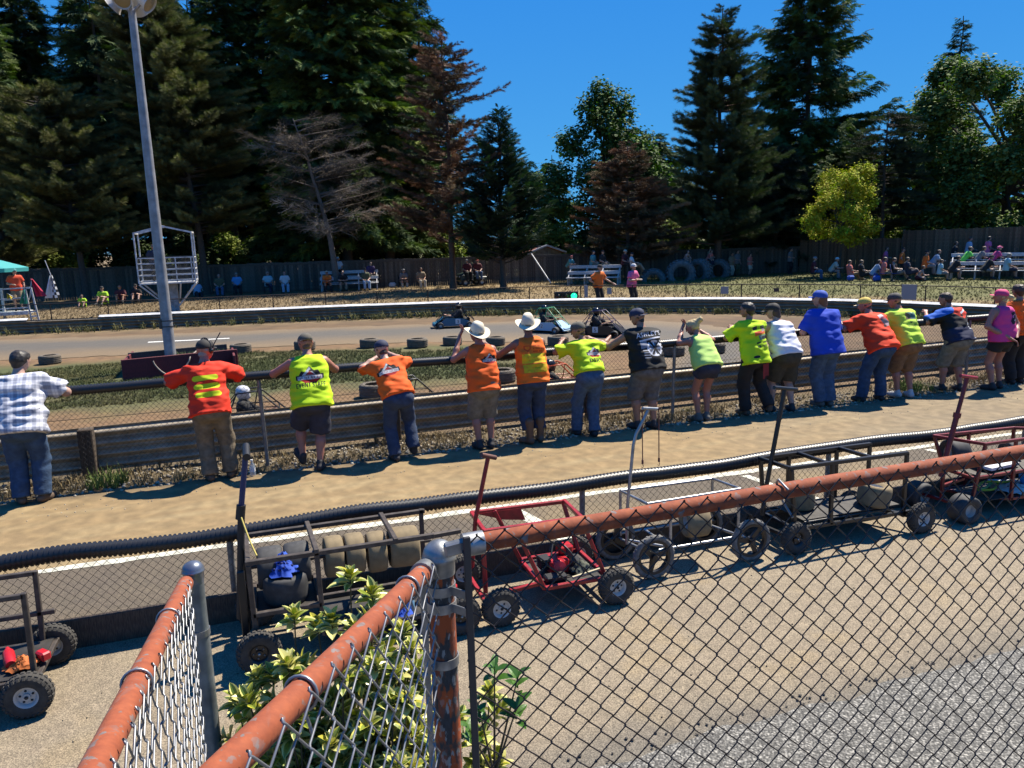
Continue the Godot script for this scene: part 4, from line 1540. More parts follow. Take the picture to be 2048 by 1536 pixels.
		for j in sm.v.size():
			var q := ti * (sm.v[j] - pel) / s
			if (ti * sm.n[j]).z > -0.25:
				sm.u[j] = Vector2(0.5 + q.x / 0.56, (0.60 - q.y) / 0.72)
			else:
				sm.u[j] = Vector2(0.012, clampf((0.60 - q.y) / 0.72, 0.0, 1.0))
		out.shirt = sm
	# trousers or shorts
	var pl: float = d.get("legs", 1.0)
	var pn := SDF.new()
	var pe: float = d.get("pease", 0.016) + 0.012
	var waist: float = d.get("waist", 0.10)
	for x in [-1, 1]:
		pn.cap(pel + Vector3(0.07 * x, -0.03, 0.012) * s, pel + tb * Vector3(0.072 * x, waist, 0) * s, 0.112 * s * lerpf(1.0, g, 0.7) + pe, 0.100 * s * g + pe, 0.06)
	for q in [[hipl, knl, fl], [hipr, knr, fr]]:
		if pl <= 0.5:
			pn.cap(q[0], q[0].lerp(q[1], pl * 2.0), 0.088 * tg + pe, 0.076 * tg + pe + 0.012, 0.03, true)
		else:
			pn.cap(q[0], q[1], 0.086 * tg + pe, 0.062 * tg + pe, 0.03)
			var e: Vector3 = q[1].lerp(q[2], (pl - 0.5) * 2.0)
			pn.cap(q[1], e + Vector3(0, 0.0, 0.0), 0.060 * tg + pe, d.get("cuff", 0.058) * tg + pe, 0.03, true)
	pn.clip(up, pel + tb * Vector3(0, waist, 0) * s)
	pn.noise = fold
	pn.amp = d.get("pamp", 0.012) if cell < 0.03 else 0.0
	pn.nscale = Vector3(3.0, 9.0, 3.0)
	var pm := MB.new()
	pn.build(pm, cell)
	out.pants = pm
	# shoes
	out.shoes = []
	for q in [[fl, d.get("tl", 12.0), d.get("pl", 0.0)], [fr, d.get("tr", -12.0), d.get("pr", 0.0)]]:
		var sb := Basis(UPV, deg_to_rad(q[1])) * Basis(Vector3.RIGHT, -deg_to_rad(q[2]))
		var fo := SDF.new()
		var o: Vector3 = q[0]
		fo.cap(o + sb * Vector3(0, -0.035, 0.035), o + sb * Vector3(0, -0.045, -0.16), 0.047, 0.040, 0.03)
		fo.cap(o + sb * Vector3(0.012, -0.045, -0.08), o + sb * Vector3(-0.008, -0.045, -0.10), 0.046, 0.046, 0.03)
		fo.cap(o + sb * Vector3(0, -0.03, 0.01), o + sb * Vector3(0, d.get("boot", 0.03), 0.0), 0.048, 0.045 if d.get("boot", 0.03) < 0.1 else 0.066, 0.02)
		fo.clip(sb * Vector3(0, -1, 0), o + sb * Vector3(0, -0.083, 0))
		var fm := MB.new()
		fo.build(fm, cell * 0.75)
		out.shoes.append(fm)
	if key:
		for k in ["skin", "shirt", "pants"]:
			if out.has(k):
				out[k] = out[k].mesh()
		out.shoes = [out.shoes[0].mesh(), out.shoes[1].mesh()]
		cachem[key] = out
	return out

func hair_mesh(style: String) -> Mesh:
	if cachem.has("hair" + style):
		return cachem["hair" + style]
	var s := SDF.new()
	s.noise = fnl(70, 22.0, 2)
	s.amp = 0.008
	match style:
		"short", "cropped":
			var e := 0.010 if style == "short" else 0.004
			s.cap(Vector3(0, 0.034, 0.026), Vector3(0, 0.040, -0.020), 0.094 + e, 0.088 + e, 0.04)
			s.cap(Vector3(0, 0.0, 0.05), Vector3(0, -0.045, 0.052), 0.068 + e, 0.050 + e, 0.03)
			s.clip(Vector3(0, -0.62, -0.78), Vector3(0, 0.045, -0.045))
		"under_cap":
			s.cap(Vector3(0, 0.0, 0.03), Vector3(0, -0.045, 0.045), 0.092, 0.058, 0.03)
			s.clip(Vector3(0, -0.2, -1), Vector3(0, 0, 0.0))
		"long":
			s.cap(Vector3(0, 0.0, 0.03), Vector3(0, -0.09, 0.055), 0.098, 0.068, 0.03)
			s.clip(Vector3(0, -0.3, -1), Vector3(0, 0, -0.01))
		"bun":
			s.cap(Vector3(0, 0.036, 0.026), Vector3(0, 0.045, -0.022), 0.102, 0.096, 0.04)
			s.cap(Vector3(0, 0.075, 0.09), Vector3(0.03, 0.09, 0.155), 0.050, 0.052, 0.03)
			s.cap(Vector3(0.05, 0.09, 0.15), Vector3(0.10, 0.075, 0.17), 0.03, 0.014, 0.03)
			s.cap(Vector3(0.0, 0.10, 0.17), Vector3(0.02, 0.15, 0.19), 0.025, 0.010, 0.03)
			s.cap(Vector3(0.055, -0.02, 0.06), Vector3(0.065, -0.10, 0.075), 0.022, 0.008, 0.03)
			s.clip(Vector3(0, -0.55, -0.83), Vector3(0, 0.05, -0.05))
		"ponytail":
			s.cap(Vector3(0, 0.0, 0.03), Vector3(0, -0.04, 0.05), 0.095, 0.062, 0.03)
			s.cap(Vector3(0, 0.03, 0.11), Vector3(0.01, 0.0, 0.165), 0.038, 0.042, 0.03)
			s.cap(Vector3(0.01, 0.0, 0.165), Vector3(0.02, -0.07, 0.16), 0.040, 0.018, 0.03)
			s.clip(Vector3(0, -0.2, -1), Vector3(0, 0, 0.0))
		"helmet":
			s.amp = 0.0
			s.cap(Vector3(0, 0.03, 0.02), Vector3(0, 0.035, -0.02), 0.135, 0.13, 0.04)
			s.cap(Vector3(0, -0.05, 0.0), Vector3(0, -0.06, -0.09), 0.115, 0.075, 0.05)
			s.clip(Vector3(0, -1, 0), Vector3(0, -0.125, 0))
	var mb := MB.new()
	s.build(mb, 0.010)
	var m := mb.mesh()
	cachem["hair" + style] = m
	return m

func cap_mesh() -> Array:
	if cachem.has("cap"):
		return cachem.cap
	var s := SDF.new()
	s.cap(Vector3(0, 0.045, 0.026), Vector3(0, 0.052, -0.020), 0.104, 0.098, 0.04)
	s.clip(Vector3(0, -1, -0.12), Vector3(0, 0.036, 0))
	var mb := MB.new()
	s.build(mb, 0.010)
	mb.ball(Vector3(0, 0.152, 0.006), Vector3(0.009, 0.006, 0.009), 6, 4)
	var br := MB.new()
	var top := []
	for k in 2:
		for j in 13:
			var a := PI * j / 12.0
			var base := Vector3(cos(a) * 0.088, 0.042 - k * 0.005, -0.045 - sin(a) * 0.055)
			var tip := Vector3(cos(a) * 0.084, 0.042 - k * 0.005 - absf(cos(a)) * 0.012, -0.075 - sin(a) * 0.11)
			top.append([base, tip])
	for j in 12:
		br.out_quad(top[j][0], top[j][1], top[j + 1][1], top[j + 1][0], Vector3(0, -1, -0.1))
		br.out_quad(top[13 + j][0], top[13 + j][1], top[14 + j][1], top[14 + j][0], Vector3(0, 1, -0.1))
		br.out_quad(top[j][1], top[13 + j][1], top[14 + j][1], top[j + 1][1], Vector3(0, 0.04, 0))
	cachem.cap = [mb.mesh(), br.mesh()]
	return cachem.cap

func cowboy_mesh() -> Array:
	if cachem.has("cowboy"):
		return cachem.cowboy
	var mb := MB.new()
	var N := 40
	var rows := 7
	for side in 2:
		var k := mb.v.size()
		for r in rows:
			var t := r / float(rows - 1)
			for j in N + 1:
				var a := TAU * j / N
				var sx := sin(a)
				var rr_ := lerpf(0.098, 0.205, t)
				var y := 0.052 + 0.034 * sx * sx * t * t - 0.022 * (1.0 - sx * sx) * t * t - side * 0.005
				mb.vert(Vector3(sx * rr_ * (1.0 - 0.08 * t), y, cos(a) * rr_ * 1.06), Vector3(-sx * 0.3 * t, 1, 0).normalized() * (1 if side == 0 else -1))
		for r in rows - 1:
			for j in N:
				var a := k + r * (N + 1) + j
				mb.i.append_array([a, a + N + 1, a + 1, a + 1, a + N + 1, a + N + 2])
	var cr := SDF.new()
	cr.cap(Vector3(0, 0.07, 0.028), Vector3(0, 0.07, -0.028), 0.10, 0.096, 0.03)
	cr.cap(Vector3(0, 0.12, 0.030), Vector3(0, 0.125, -0.030), 0.085, 0.078, 0.03)
	cr.cap(Vector3(-0.035, 0.165, 0.02), Vector3(-0.022, 0.165, -0.05), 0.038, 0.028, 0.03)
	cr.cap(Vector3(0.035, 0.165, 0.02), Vector3(0.022, 0.165, -0.05), 0.038, 0.028, 0.03)
	cr.clip(Vector3(0, -1, 0), Vector3(0, 0.05, 0))
	var cm := MB.new()
	cr.build(cm, 0.010)
	var band := MB.new()
	for j in N:
		var a := TAU * j / N
		var b := TAU * (j + 1) / N
		var f := func(an: float, y: float) -> Vector3:
			return Vector3(sin(an) * 0.1035, y, cos(an) * 0.130)
		band.quad(f.call(a, 0.058), f.call(b, 0.058), f.call(b, 0.078), f.call(a, 0.078))
	cachem.cowboy = [cm.mesh(), mb.wind().mesh(), band.mesh()]
	return cachem.cowboy

func shades_mesh() -> Mesh:
	if cachem.has("shades"):
		return cachem.shades
	var mb := MB.new()
	for x in [-1, 1]:
		mb.ball(Vector3(0.034 * x, 0.014, -0.104), Vector3(0.030, 0.021, 0.010), 10, 6)
		mb.bar(Vector3(0.064 * x, 0.018, -0.095), Vector3(0.092 * x, 0.016, 0.0), 0.006, 0.010)
	mb.bar(Vector3(-0.012, 0.018, -0.112), Vector3(0.012, 0.018, -0.112), 0.006)
	cachem.shades = mb.mesh()
	return cachem.shades

func eyes_mesh() -> Mesh:
	if cachem.has("eyes"):
		return cachem.eyes
	var mb := MB.new()
	for x in [-1, 1]:
		mb.ball(Vector3(0.032 * x, 0.012, -0.0985), Vector3(0.012, 0.007, 0.006), 8, 5)
	cachem.eyes = mb.mesh()
	return cachem.eyes

func put_on(o: Node3D, called: String, m: Mesh, mt: Material, t: Transform3D) -> MeshInstance3D:
	var n := obj(called, m, mt, o)
	n.transform = t
	return n

# assembles a person from a pose and what they wear
func person(d: Dictionary, label: String, group := "") -> Node3D:
	var b := body(d)
	var o := thing("person", label, "person", d.get("at", Vector3.ZERO), deg_to_rad(d.get("yaw", 0.0)), group)
	obj("body", b.skin, d.get("skin", mats["skin tan"]), o)
	if b.has("shirt"):
		obj("shirt", b.shirt, d.shirt_mat, o)
	obj("shorts" if d.get("legs", 1.0) < 0.75 else "trousers", b.pants, d.pants_mat, o)
	for m in b.shoes:
		obj("boot" if d.get("boot", 0.03) > 0.1 else "shoe", m, d.get("shoe_mat", mats["dark shoe"]), o)
	var ht: Transform3D = b.head
	if d.has("hair"):
		put_on(o, "hair", hair_mesh(d.hair), d.get("hair_mat", mats["brown hair"]), ht)
	if d.has("cap"):
		var ct := ht * Transform3D(Basis(UPV, deg_to_rad(d.get("capyaw", 0.0))), Vector3.ZERO)
		var cm := put_on(o, "cap", cap_mesh()[0], d.cap, ct)
		obj("brim", cap_mesh()[1], d.get("brim", d.cap), cm)
	if d.has("cowboy"):
		var ct := ht * Transform3D(Basis(Vector3.RIGHT, deg_to_rad(d.get("tilt", 6.0))), Vector3(0, -0.012, 0))
		var cm := put_on(o, "cowboy_hat", cowboy_mesh()[0], d.cowboy, ct)
		obj("brim", cowboy_mesh()[1], d.cowboy, cm)
		obj("hat_band", cowboy_mesh()[2], d.get("band", d.cowboy), cm)
	if d.get("shades", false):
		put_on(o, "sunglasses", shades_mesh(), mats["black plastic"], ht)
	elif d.get("cell", 0.019) < 0.03:
		put_on(o, "eyes", eyes_mesh(), mats["eye"], ht)
	return o

# ---------------------------------------------------------------- shirt prints, drawn at 4 mm a pixel
func paint(im: Image, poly: PackedVector2Array, c: Color) -> void:
	var ids := Geometry2D.triangulate_polygon(poly)
	for j in range(0, ids.size(), 3):
		paint_tri(im, poly[ids[j]], poly[ids[j + 1]], poly[ids[j + 2]], c)

func paint_tri(im: Image, a: Vector2, b: Vector2, d: Vector2, c: Color) -> void:
	var lo := a.min(b).min(d).floor()
	var hi := a.max(b).max(d).ceil()
	for y in range(maxi(int(lo.y), 0), mini(int(hi.y) + 1, im.get_height())):
		for x in range(maxi(int(lo.x), 0), mini(int(hi.x) + 1, im.get_width())):
			if Geometry2D.point_is_inside_triangle(Vector2(x + 0.5, y + 0.5), a, b, d):
				im.set_pixel(x, y, c)

func paint_text(im: Image, text: String, r: Rect2, c: Color, rise := 0.0) -> void:
	var f := SystemFont.new()
	f.font_names = PackedStringArray(["Droid Sans"])
	f.font_weight = 700
	var tm := TextMesh.new()
	tm.text = text
	tm.font = f
	tm.font_size = 64
	tm.depth = 0.02
	tm.pixel_size = 0.01
	var a := tm.get_mesh_arrays()
	if a.is_empty():
		return
	var vs: PackedVector3Array = a[Mesh.ARRAY_VERTEX]
	var ids: PackedInt32Array = a[Mesh.ARRAY_INDEX]
	var lo := Vector3(1e9, 1e9, 1e9)
	var hi := -lo
	for p in vs:
		lo = lo.min(p)
		hi = hi.max(p)
	var m := func(p: Vector3) -> Vector2:
		var q := Vector2((p.x - lo.x) / (hi.x - lo.x), (hi.y - p.y) / (hi.y - lo.y))
		return r.position + q * r.size + Vector2(0, -rise * q.x)
	for j in range(0, ids.size(), 3):
		if vs[ids[j]].z > 0.0 and vs[ids[j + 1]].z > 0.0 and vs[ids[j + 2]].z > 0.0:
			paint_tri(im, m.call(vs[ids[j]]), m.call(vs[ids[j + 1]]), m.call(vs[ids[j + 2]]), c)

func print_mat(key: String, base: Color, ops: Array, rough := 0.85) -> StandardMaterial3D:
	var im := Image.create(140, 180, false, Image.FORMAT_RGB8)
	im.fill(base)
	for q in ops:
		match q[0]:
			"rect":
				im.fill_rect(Rect2i(q[1], q[2], q[3], q[4]), q[5])
			"poly":
				var pts := PackedVector2Array()
				for j in range(0, q[1].size(), 2):
					pts.append(Vector2(q[1][j], q[1][j + 1]))
				paint(im, pts, q[2])
			"text":
				paint_text(im, q[1], Rect2(q[2], q[3], q[4], q[5]), q[6], q[7] if q.size() > 7 else 0.0)
			"disc":
				var pts := PackedVector2Array()
				for j in 24:
					pts.append(Vector2(q[1], q[2]) + Vector2(cos(TAU * j / 24), sin(TAU * j / 24)) * q[3])
				paint(im, pts, q[4])
			"pill":
				im.fill_rect(Rect2i(q[1] + q[4] / 2, q[2], q[3] - q[4], q[4]), q[5])
				for x in [q[1] + q[4] / 2.0, q[1] + q[3] - q[4] / 2.0]:
					var pts := PackedVector2Array()
					for j in 16:
						pts.append(Vector2(x, q[2] + q[4] / 2.0) + Vector2(cos(TAU * j / 16), sin(TAU * j / 16)) * q[4] / 2.0)
					paint(im, pts, q[5])
			"crest":
				# mountain over a lettered banner between two tyres
				var x: float = q[1]
				var y: float = q[2]
				var w: float = q[3]
				var P := func(a: Array) -> PackedVector2Array:
					var o := PackedVector2Array()
					for j in range(0, a.size(), 2):
						o.append(Vector2(x + a[j] * w, y + a[j + 1] * w))
					return o
				paint(im, P.call([0.05, 0.42, 0.2, 0.2, 0.33, 0.24, 0.5, 0.0, 0.66, 0.18, 0.8, 0.16, 0.95, 0.42]), Color(0.09, 0.10, 0.11))
				paint(im, P.call([0.2, 0.36, 0.36, 0.2, 0.5, 0.03, 0.55, 0.12, 0.46, 0.2, 0.6, 0.22, 0.72, 0.36]), Color(0.75, 0.77, 0.78))
				paint(im, P.call([0.34, 0.34, 0.5, 0.2, 0.68, 0.34]), Color(0.62, 0.14, 0.14))
				paint(im, P.call([0.0, 0.34, 0.1, 0.34, 0.1, 0.56, 0.0, 0.5]), Color(0.07, 0.07, 0.08))
				paint(im, P.call([0.9, 0.3, 1.0, 0.3, 1.0, 0.46, 0.9, 0.52]), Color(0.07, 0.07, 0.08))
				paint(im, P.call([0.06, 0.38, 0.94, 0.36, 0.94, 0.50, 0.06, 0.53]), Color(0.86, 0.83, 0.83))
				for j in 15:
					if j % 4 != 3:
						im.fill_rect(Rect2i(int(x + w * (0.1 + j * 0.055)), int(y + w * (0.40 + 0.02 * (j % 2))), maxi(1, int(w * 0.025)), maxi(2, int(w * 0.085))), Color(0.35, 0.12, 0.14))
				paint(im, P.call([0.14, 0.52, 0.88, 0.50, 0.72, 0.62, 0.3, 0.64]), Color(0.70, 0.10, 0.09))
	var m := mat(key, Color.WHITE, rough)
	m.cull_mode = BaseMaterial3D.CULL_DISABLED
	m.albedo_texture = ImageTexture.create_from_image(im)
	m.texture_repeat = false
	return m

func people_materials() -> void:
	for q in [["skin tan", 0.40, 0.20, 0.125], ["skin red", 0.46, 0.20, 0.14], ["skin pale", 0.52, 0.31, 0.235], ["skin dark", 0.26, 0.125, 0.08]]:
		var m := mat(q[0], lc(q[1], q[2], q[3]), 0.55)
		m.subsurf_scatter_enabled = true
		m.subsurf_scatter_strength = 0.1
	mat("eye", lc(0.25, 0.22, 0.2), 0.2)
	mat("black plastic", lc(0.012, 0.012, 0.014), 0.25)
	mat("dark shoe", lc(0.03, 0.028, 0.03), 0.7)
	mat("brown shoe", lc(0.13, 0.085, 0.055), 0.75)
	mat("grey shoe", lc(0.16, 0.15, 0.13), 0.8)
	mat("white shoe", lc(0.6, 0.6, 0.6), 0.7)
	mat("brown boot leather", lc(0.17, 0.085, 0.045), 0.6)
	mat("brown hair", lc(0.06, 0.032, 0.018), 0.6)
	mat("dark hair", lc(0.02, 0.015, 0.012), 0.55)
	mat("blond hair", lc(0.62, 0.46, 0.22), 0.55)
	mat("grey hair", lc(0.32, 0.30, 0.28), 0.6)
	mat("ginger hair", lc(0.22, 0.09, 0.035), 0.6)
	grain("blue jeans", lc(0.032, 0.075, 0.155), "blotch", 2.5, 0.9, 0.0, "cloth_n", 0.4, false)
	grain("dark jeans", lc(0.032, 0.055, 0.115), "blotch", 2.5, 0.9, 0.0, "cloth_n", 0.4, false)
	grain("faded jeans", lc(0.065, 0.115, 0.195), "blotch", 2.5, 0.9, 0.0, "cloth_n", 0.4, false)
	grain("khaki cloth", lc(0.20, 0.155, 0.10), "blotch", 2.5, 0.9, 0.0, "cloth_n", 0.5, false)
	grain("navy cloth", lc(0.030, 0.034, 0.06), "blotch", 2.5, 0.85, 0.0, "cloth_n", 0.4, false)
	grain("grey cloth", lc(0.13, 0.13, 0.135), "blotch", 2.5, 0.9, 0.0, "cloth_n", 0.4, false)
	grain("stone cloth", lc(0.22, 0.195, 0.15), "blotch", 2.5, 0.9, 0.0, "cloth_n", 0.4, false)
	grain("black cloth", lc(0.014, 0.014, 0.016), "blotch", 2.5, 0.85, 0.0, "cloth_n", 0.4, false)
	grain("olive cloth", lc(0.06, 0.05, 0.028), "blotch", 2.5, 0.9, 0.0, "cloth_n", 0.4, false)
	grain("brown cloth", lc(0.24, 0.13, 0.06), "blotch", 2.5, 0.9, 0.0, "cloth_n", 0.4, false)
	mat("straw felt", lc(0.80, 0.72, 0.55), 0.85)
	mat("black cap", lc(0.022, 0.02, 0.02), 0.8)
	mat("navy cap", lc(0.02, 0.028, 0.075), 0.8)
	mat("blue cap", lc(0.03, 0.10, 0.50), 0.8)
	mat("yellow cap", lc(0.72, 0.52, 0.10), 0.8)
	mat("cream cap", lc(0.75, 0.66, 0.45), 0.8)
	mat("grey cap", lc(0.07, 0.065, 0.06), 0.8)
	mat("pink cap", lc(0.85, 0.06, 0.22), 0.8)
	grain("camouflage cap", lc(0.13, 0.12, 0.095), "wood", 4.0, 0.9, 0.0, "", 1.0, false)

func shirts() -> void:
	var neon := Color(0.80, 0.95, 0.02)
	var orange := Color(1.0, 0.40, 0.03)
	var red := Color(0.97, 0.20, 0.03)
	var bars := [["pill", 32, 58, 74, 16, Color(0.90, 0.95, 0.05)], ["pill", 34, 84, 74, 16, Color(0.90, 0.95, 0.05)], ["pill", 36, 110, 74, 16, Color(0.90, 0.95, 0.05)]]
	print_mat("red striped shirt", red, bars)
	print_mat("neon staff shirt", neon, [["crest", 27, 52, 84], ["text", "EVENT STAFF", 26, 106, 88, 15, Color(0.05, 0.07, 0.04), 3]])
	print_mat("orange crest shirt", orange, [["crest", 22, 36, 78]])
	print_mat("orange crest tank", orange, [["crest", 62, 46, 60]])
	var lines := []
	for q in [[70, 44, 26], [70, 53, 50], [70, 62, 34]]:
		for j in int(q[2] / 4.0):
			if (j * 7 + q[1]) % 5 != 0:
				lines.append(["rect", q[0] + j * 4, q[1], 3, 5, Color(0.80, 0.26, 0.02)])
	var grad := [["rect", 30, 72, 84, 32, Color(0.95, 0.80, 0.05)], ["rect", 30, 108, 84, 28, Color(0.90, 0.76, 0.05)], ["poly", [38, 44, 62, 44, 62, 56, 50, 66, 38, 56], Color(0.86, 0.28, 0.03)], ["poly", [42, 47, 58, 47, 58, 54, 50, 60, 42, 54], Color(1.0, 0.5, 0.06)]]
	for j in 26:
		var a := float(j * 37 % 78)
		var y := 74.0 + (j * 23 % 58)
		grad.append(["poly", [32 + a, y, 36 + a, y - 3, 40 + a, y + 1, 36 + a, y + 4], Color(0.98, 0.62, 0.08)])
	print_mat("orange yellow tank", Color(1.0, 0.47, 0.05), grad + lines)
	print_mat("neon crest shirt", neon, [["crest", 58, 48, 66], ["text", "DIRT", 64, 96, 58, 15, Color(0.06, 0.08, 0.05), 2]])
	var w := Color(0.88, 0.89, 0.92)
	var em := [["text", "ASHLEY'S", 28, 38, 96, 17, w, 8], ["poly", [34, 64, 124, 52, 124, 57, 38, 70], w], ["poly", [36, 72, 62, 66, 62, 92, 36, 96], Color(0.55, 0.57, 0.62)]]
	for j in 4:
		em.append(["rect", 40, 100 + j * 9, 26, 4, Color(0.7, 0.7, 0.72)])
		em.append(["rect", 112, 66 + j * 12, 14, 5, w])
	em += [["disc", 88, 96, 30, w], ["disc", 88, 96, 24, Color(0.35, 0.37, 0.42)]]
	for j in 8:
		var a := TAU * j / 8.0
		em.append(["poly", [88 + cos(a) * 5, 96 + sin(a) * 5, 88 + cos(a - 0.16) * 27, 96 + sin(a - 0.16) * 27, 88 + cos(a + 0.16) * 27, 96 + sin(a + 0.16) * 27], w])
	em += [["poly", [70, 70, 78, 68, 108, 122, 100, 124], Color(0.03, 0.03, 0.04)], ["poly", [104, 70, 108, 74, 78, 122, 72, 118], Color(0.03, 0.03, 0.04)]]
	print_mat("black emblem shirt", Color(0.055, 0.055, 0.065), em)
	print_mat("lime tank", Color(0.80, 0.96, 0.50), [])
	print_mat("neon graphic shirt", neon, [["poly", [52, 44, 74, 38, 74, 50, 54, 56], Color(0.16, 0.17, 0.17)], ["poly", [88, 40, 108, 34, 110, 46, 90, 52], Color(0.30, 0.32, 0.31)], ["poly", [56, 62, 112, 54, 116, 66, 60, 78], Color(0.96, 0.42, 0.22)], ["poly", [92, 50, 114, 46, 116, 56, 94, 62], Color(0.85, 0.72, 0.68)], ["poly", [74, 76, 122, 68, 122, 84, 78, 94], Color(0.45, 0.56, 0.48)], ["poly", [86, 80, 116, 74, 116, 86, 90, 92], Color(0.12, 0.20, 0.18)], ["poly", [62, 102, 80, 98, 80, 104, 62, 108], Color(0.2, 0.27, 0.12)], ["poly", [88, 100, 116, 94, 116, 100, 90, 105], Color(0.30, 0.38, 0.08)], ["poly", [62, 114, 76, 112, 78, 122, 64, 124], Color(0.2, 0.34, 0.16)], ["poly", [82, 114, 112, 108, 110, 118, 90, 122], Color(0.42, 0.52, 0.06)]])
	print_mat("white tank", Color(0.93, 0.93, 0.97), [])
	print_mat("blue shirt", Color(0.05, 0.27, 0.78), [])
	print_mat("red orange crest shirt", Color(0.99, 0.25, 0.03), [["poly", [70, 34, 96, 28, 98, 42, 72, 50], Color(0.88, 0.82, 0.85)], ["poly", [74, 52, 108, 46, 118, 68, 84, 78], Color(0.24, 0.26, 0.36)], ["poly", [80, 44, 100, 40, 104, 52, 84, 56], Color(0.60, 0.28, 0.36)], ["poly", [86, 74, 122, 68, 124, 78, 92, 86], Color(0.80, 0.66, 0.68)], ["disc", 84, 84, 6, Color(0.25, 0.1, 0.08)], ["disc", 118, 80, 6, Color(0.25, 0.1, 0.08)]])
	print_mat("lime photo shirt", Color(0.83, 0.97, 0.28), [["rect", 58, 36, 52, 30, Color(0.50, 0.42, 0.28)], ["poly", [82, 38, 110, 36, 110, 66, 84, 66], Color(0.33, 0.50, 0.46)], ["poly", [64, 36, 84, 46, 100, 36], Color(0.80, 0.86, 0.74)], ["text", "MOTOR", 70, 74, 38, 11, Color(0.12, 0.22, 0.12), 1], ["text", "MOTORSPORT", 52, 89, 66, 11, Color(0.05, 0.08, 0.06), 2]])
	print_mat("racing jersey", Color(0.035, 0.045, 0.085), [["rect", 0, 112, 140, 68, Color(0.03, 0.10, 0.27)], ["poly", [0, 14, 62, 14, 48, 44, 0, 52], Color(0.06, 0.40, 0.82)], ["poly", [60, 18, 128, 18, 134, 46, 92, 76, 44, 48], Color(0.92, 0.22, 0.10)], ["poly", [80, 46, 124, 22, 126, 30, 84, 54], Color(0.92, 0.92, 0.93)], ["disc", 84, 60, 7, Color(0.16, 0.05, 0.05)], ["poly", [108, 76, 128, 66, 128, 78, 108, 86], Color(0.62, 0.66, 0.70)], ["disc", 104, 100, 14, Color(0.16, 0.17, 0.2)], ["text", "FXY", 96, 94, 36, 12, Color(0.95, 0.95, 0.95), 3], ["poly", [98, 110, 136, 104, 136, 108, 100, 114], Color(0.95, 0.95, 0.95)], ["rect", 100, 118, 28, 4, Color(0.9, 0.9, 0.9)], ["rect", 118, 128, 20, 16, Color(0.90, 0.24, 0.12)], ["rect", 110, 150, 28, 2, Color(0.8, 0.8, 0.85)], ["rect", 104, 164, 30, 2, Color(0.8, 0.8, 0.85)]])
	print_mat("pink print tank", Color(0.95, 0.26, 0.58), [["poly", [78, 40, 112, 36, 118, 62, 104, 88, 82, 92, 72, 76, 84, 60], Color(0.08, 0.07, 0.15)], ["rect", 86, 52, 6, 12, Color(0.85, 0.5, 0.72)], ["rect", 96, 48, 6, 5, Color(0.85, 0.5, 0.72)], ["poly", [92, 74, 106, 70, 100, 80], Color(0.8, 0.75, 0.85)]])
	print_mat("orange numbered shirt", Color(1.0, 0.43, 0.04), [["rect", 72, 30, 36, 10, Color(0.60, 0.40, 0.42)], ["rect", 74, 32, 30, 3, Color(0.75, 0.72, 0.74)], ["text", "25", 73, 47, 40, 24, Color(0.12, 0.1, 0.1)], ["text", "25", 70, 45, 40, 24, Color(0.96, 0.95, 0.93)]])
	# plaid: crossing bands of grey blue on white
	var im := Image.create(140, 180, false, Image.FORMAT_RGB8)
	for y in 180:
		for x in 140:
			var a := 0.0
			if x % 22 < 9:
				a += 0.30 if x % 22 % 3 != 1 else 0.16
			if y % 24 < 10:
				a += 0.30 if y % 24 % 3 != 1 else 0.16
			if x % 22 == 15 or y % 24 == 17:
				a += 0.2
			im.set_pixel(x, y, Color(0.93, 0.93, 0.95).lerp(Color(0.20, 0.24, 0.36), a))
	var pm := mat("plaid shirt", Color.WHITE, 0.85)
	pm.albedo_texture = ImageTexture.create_from_image(im)

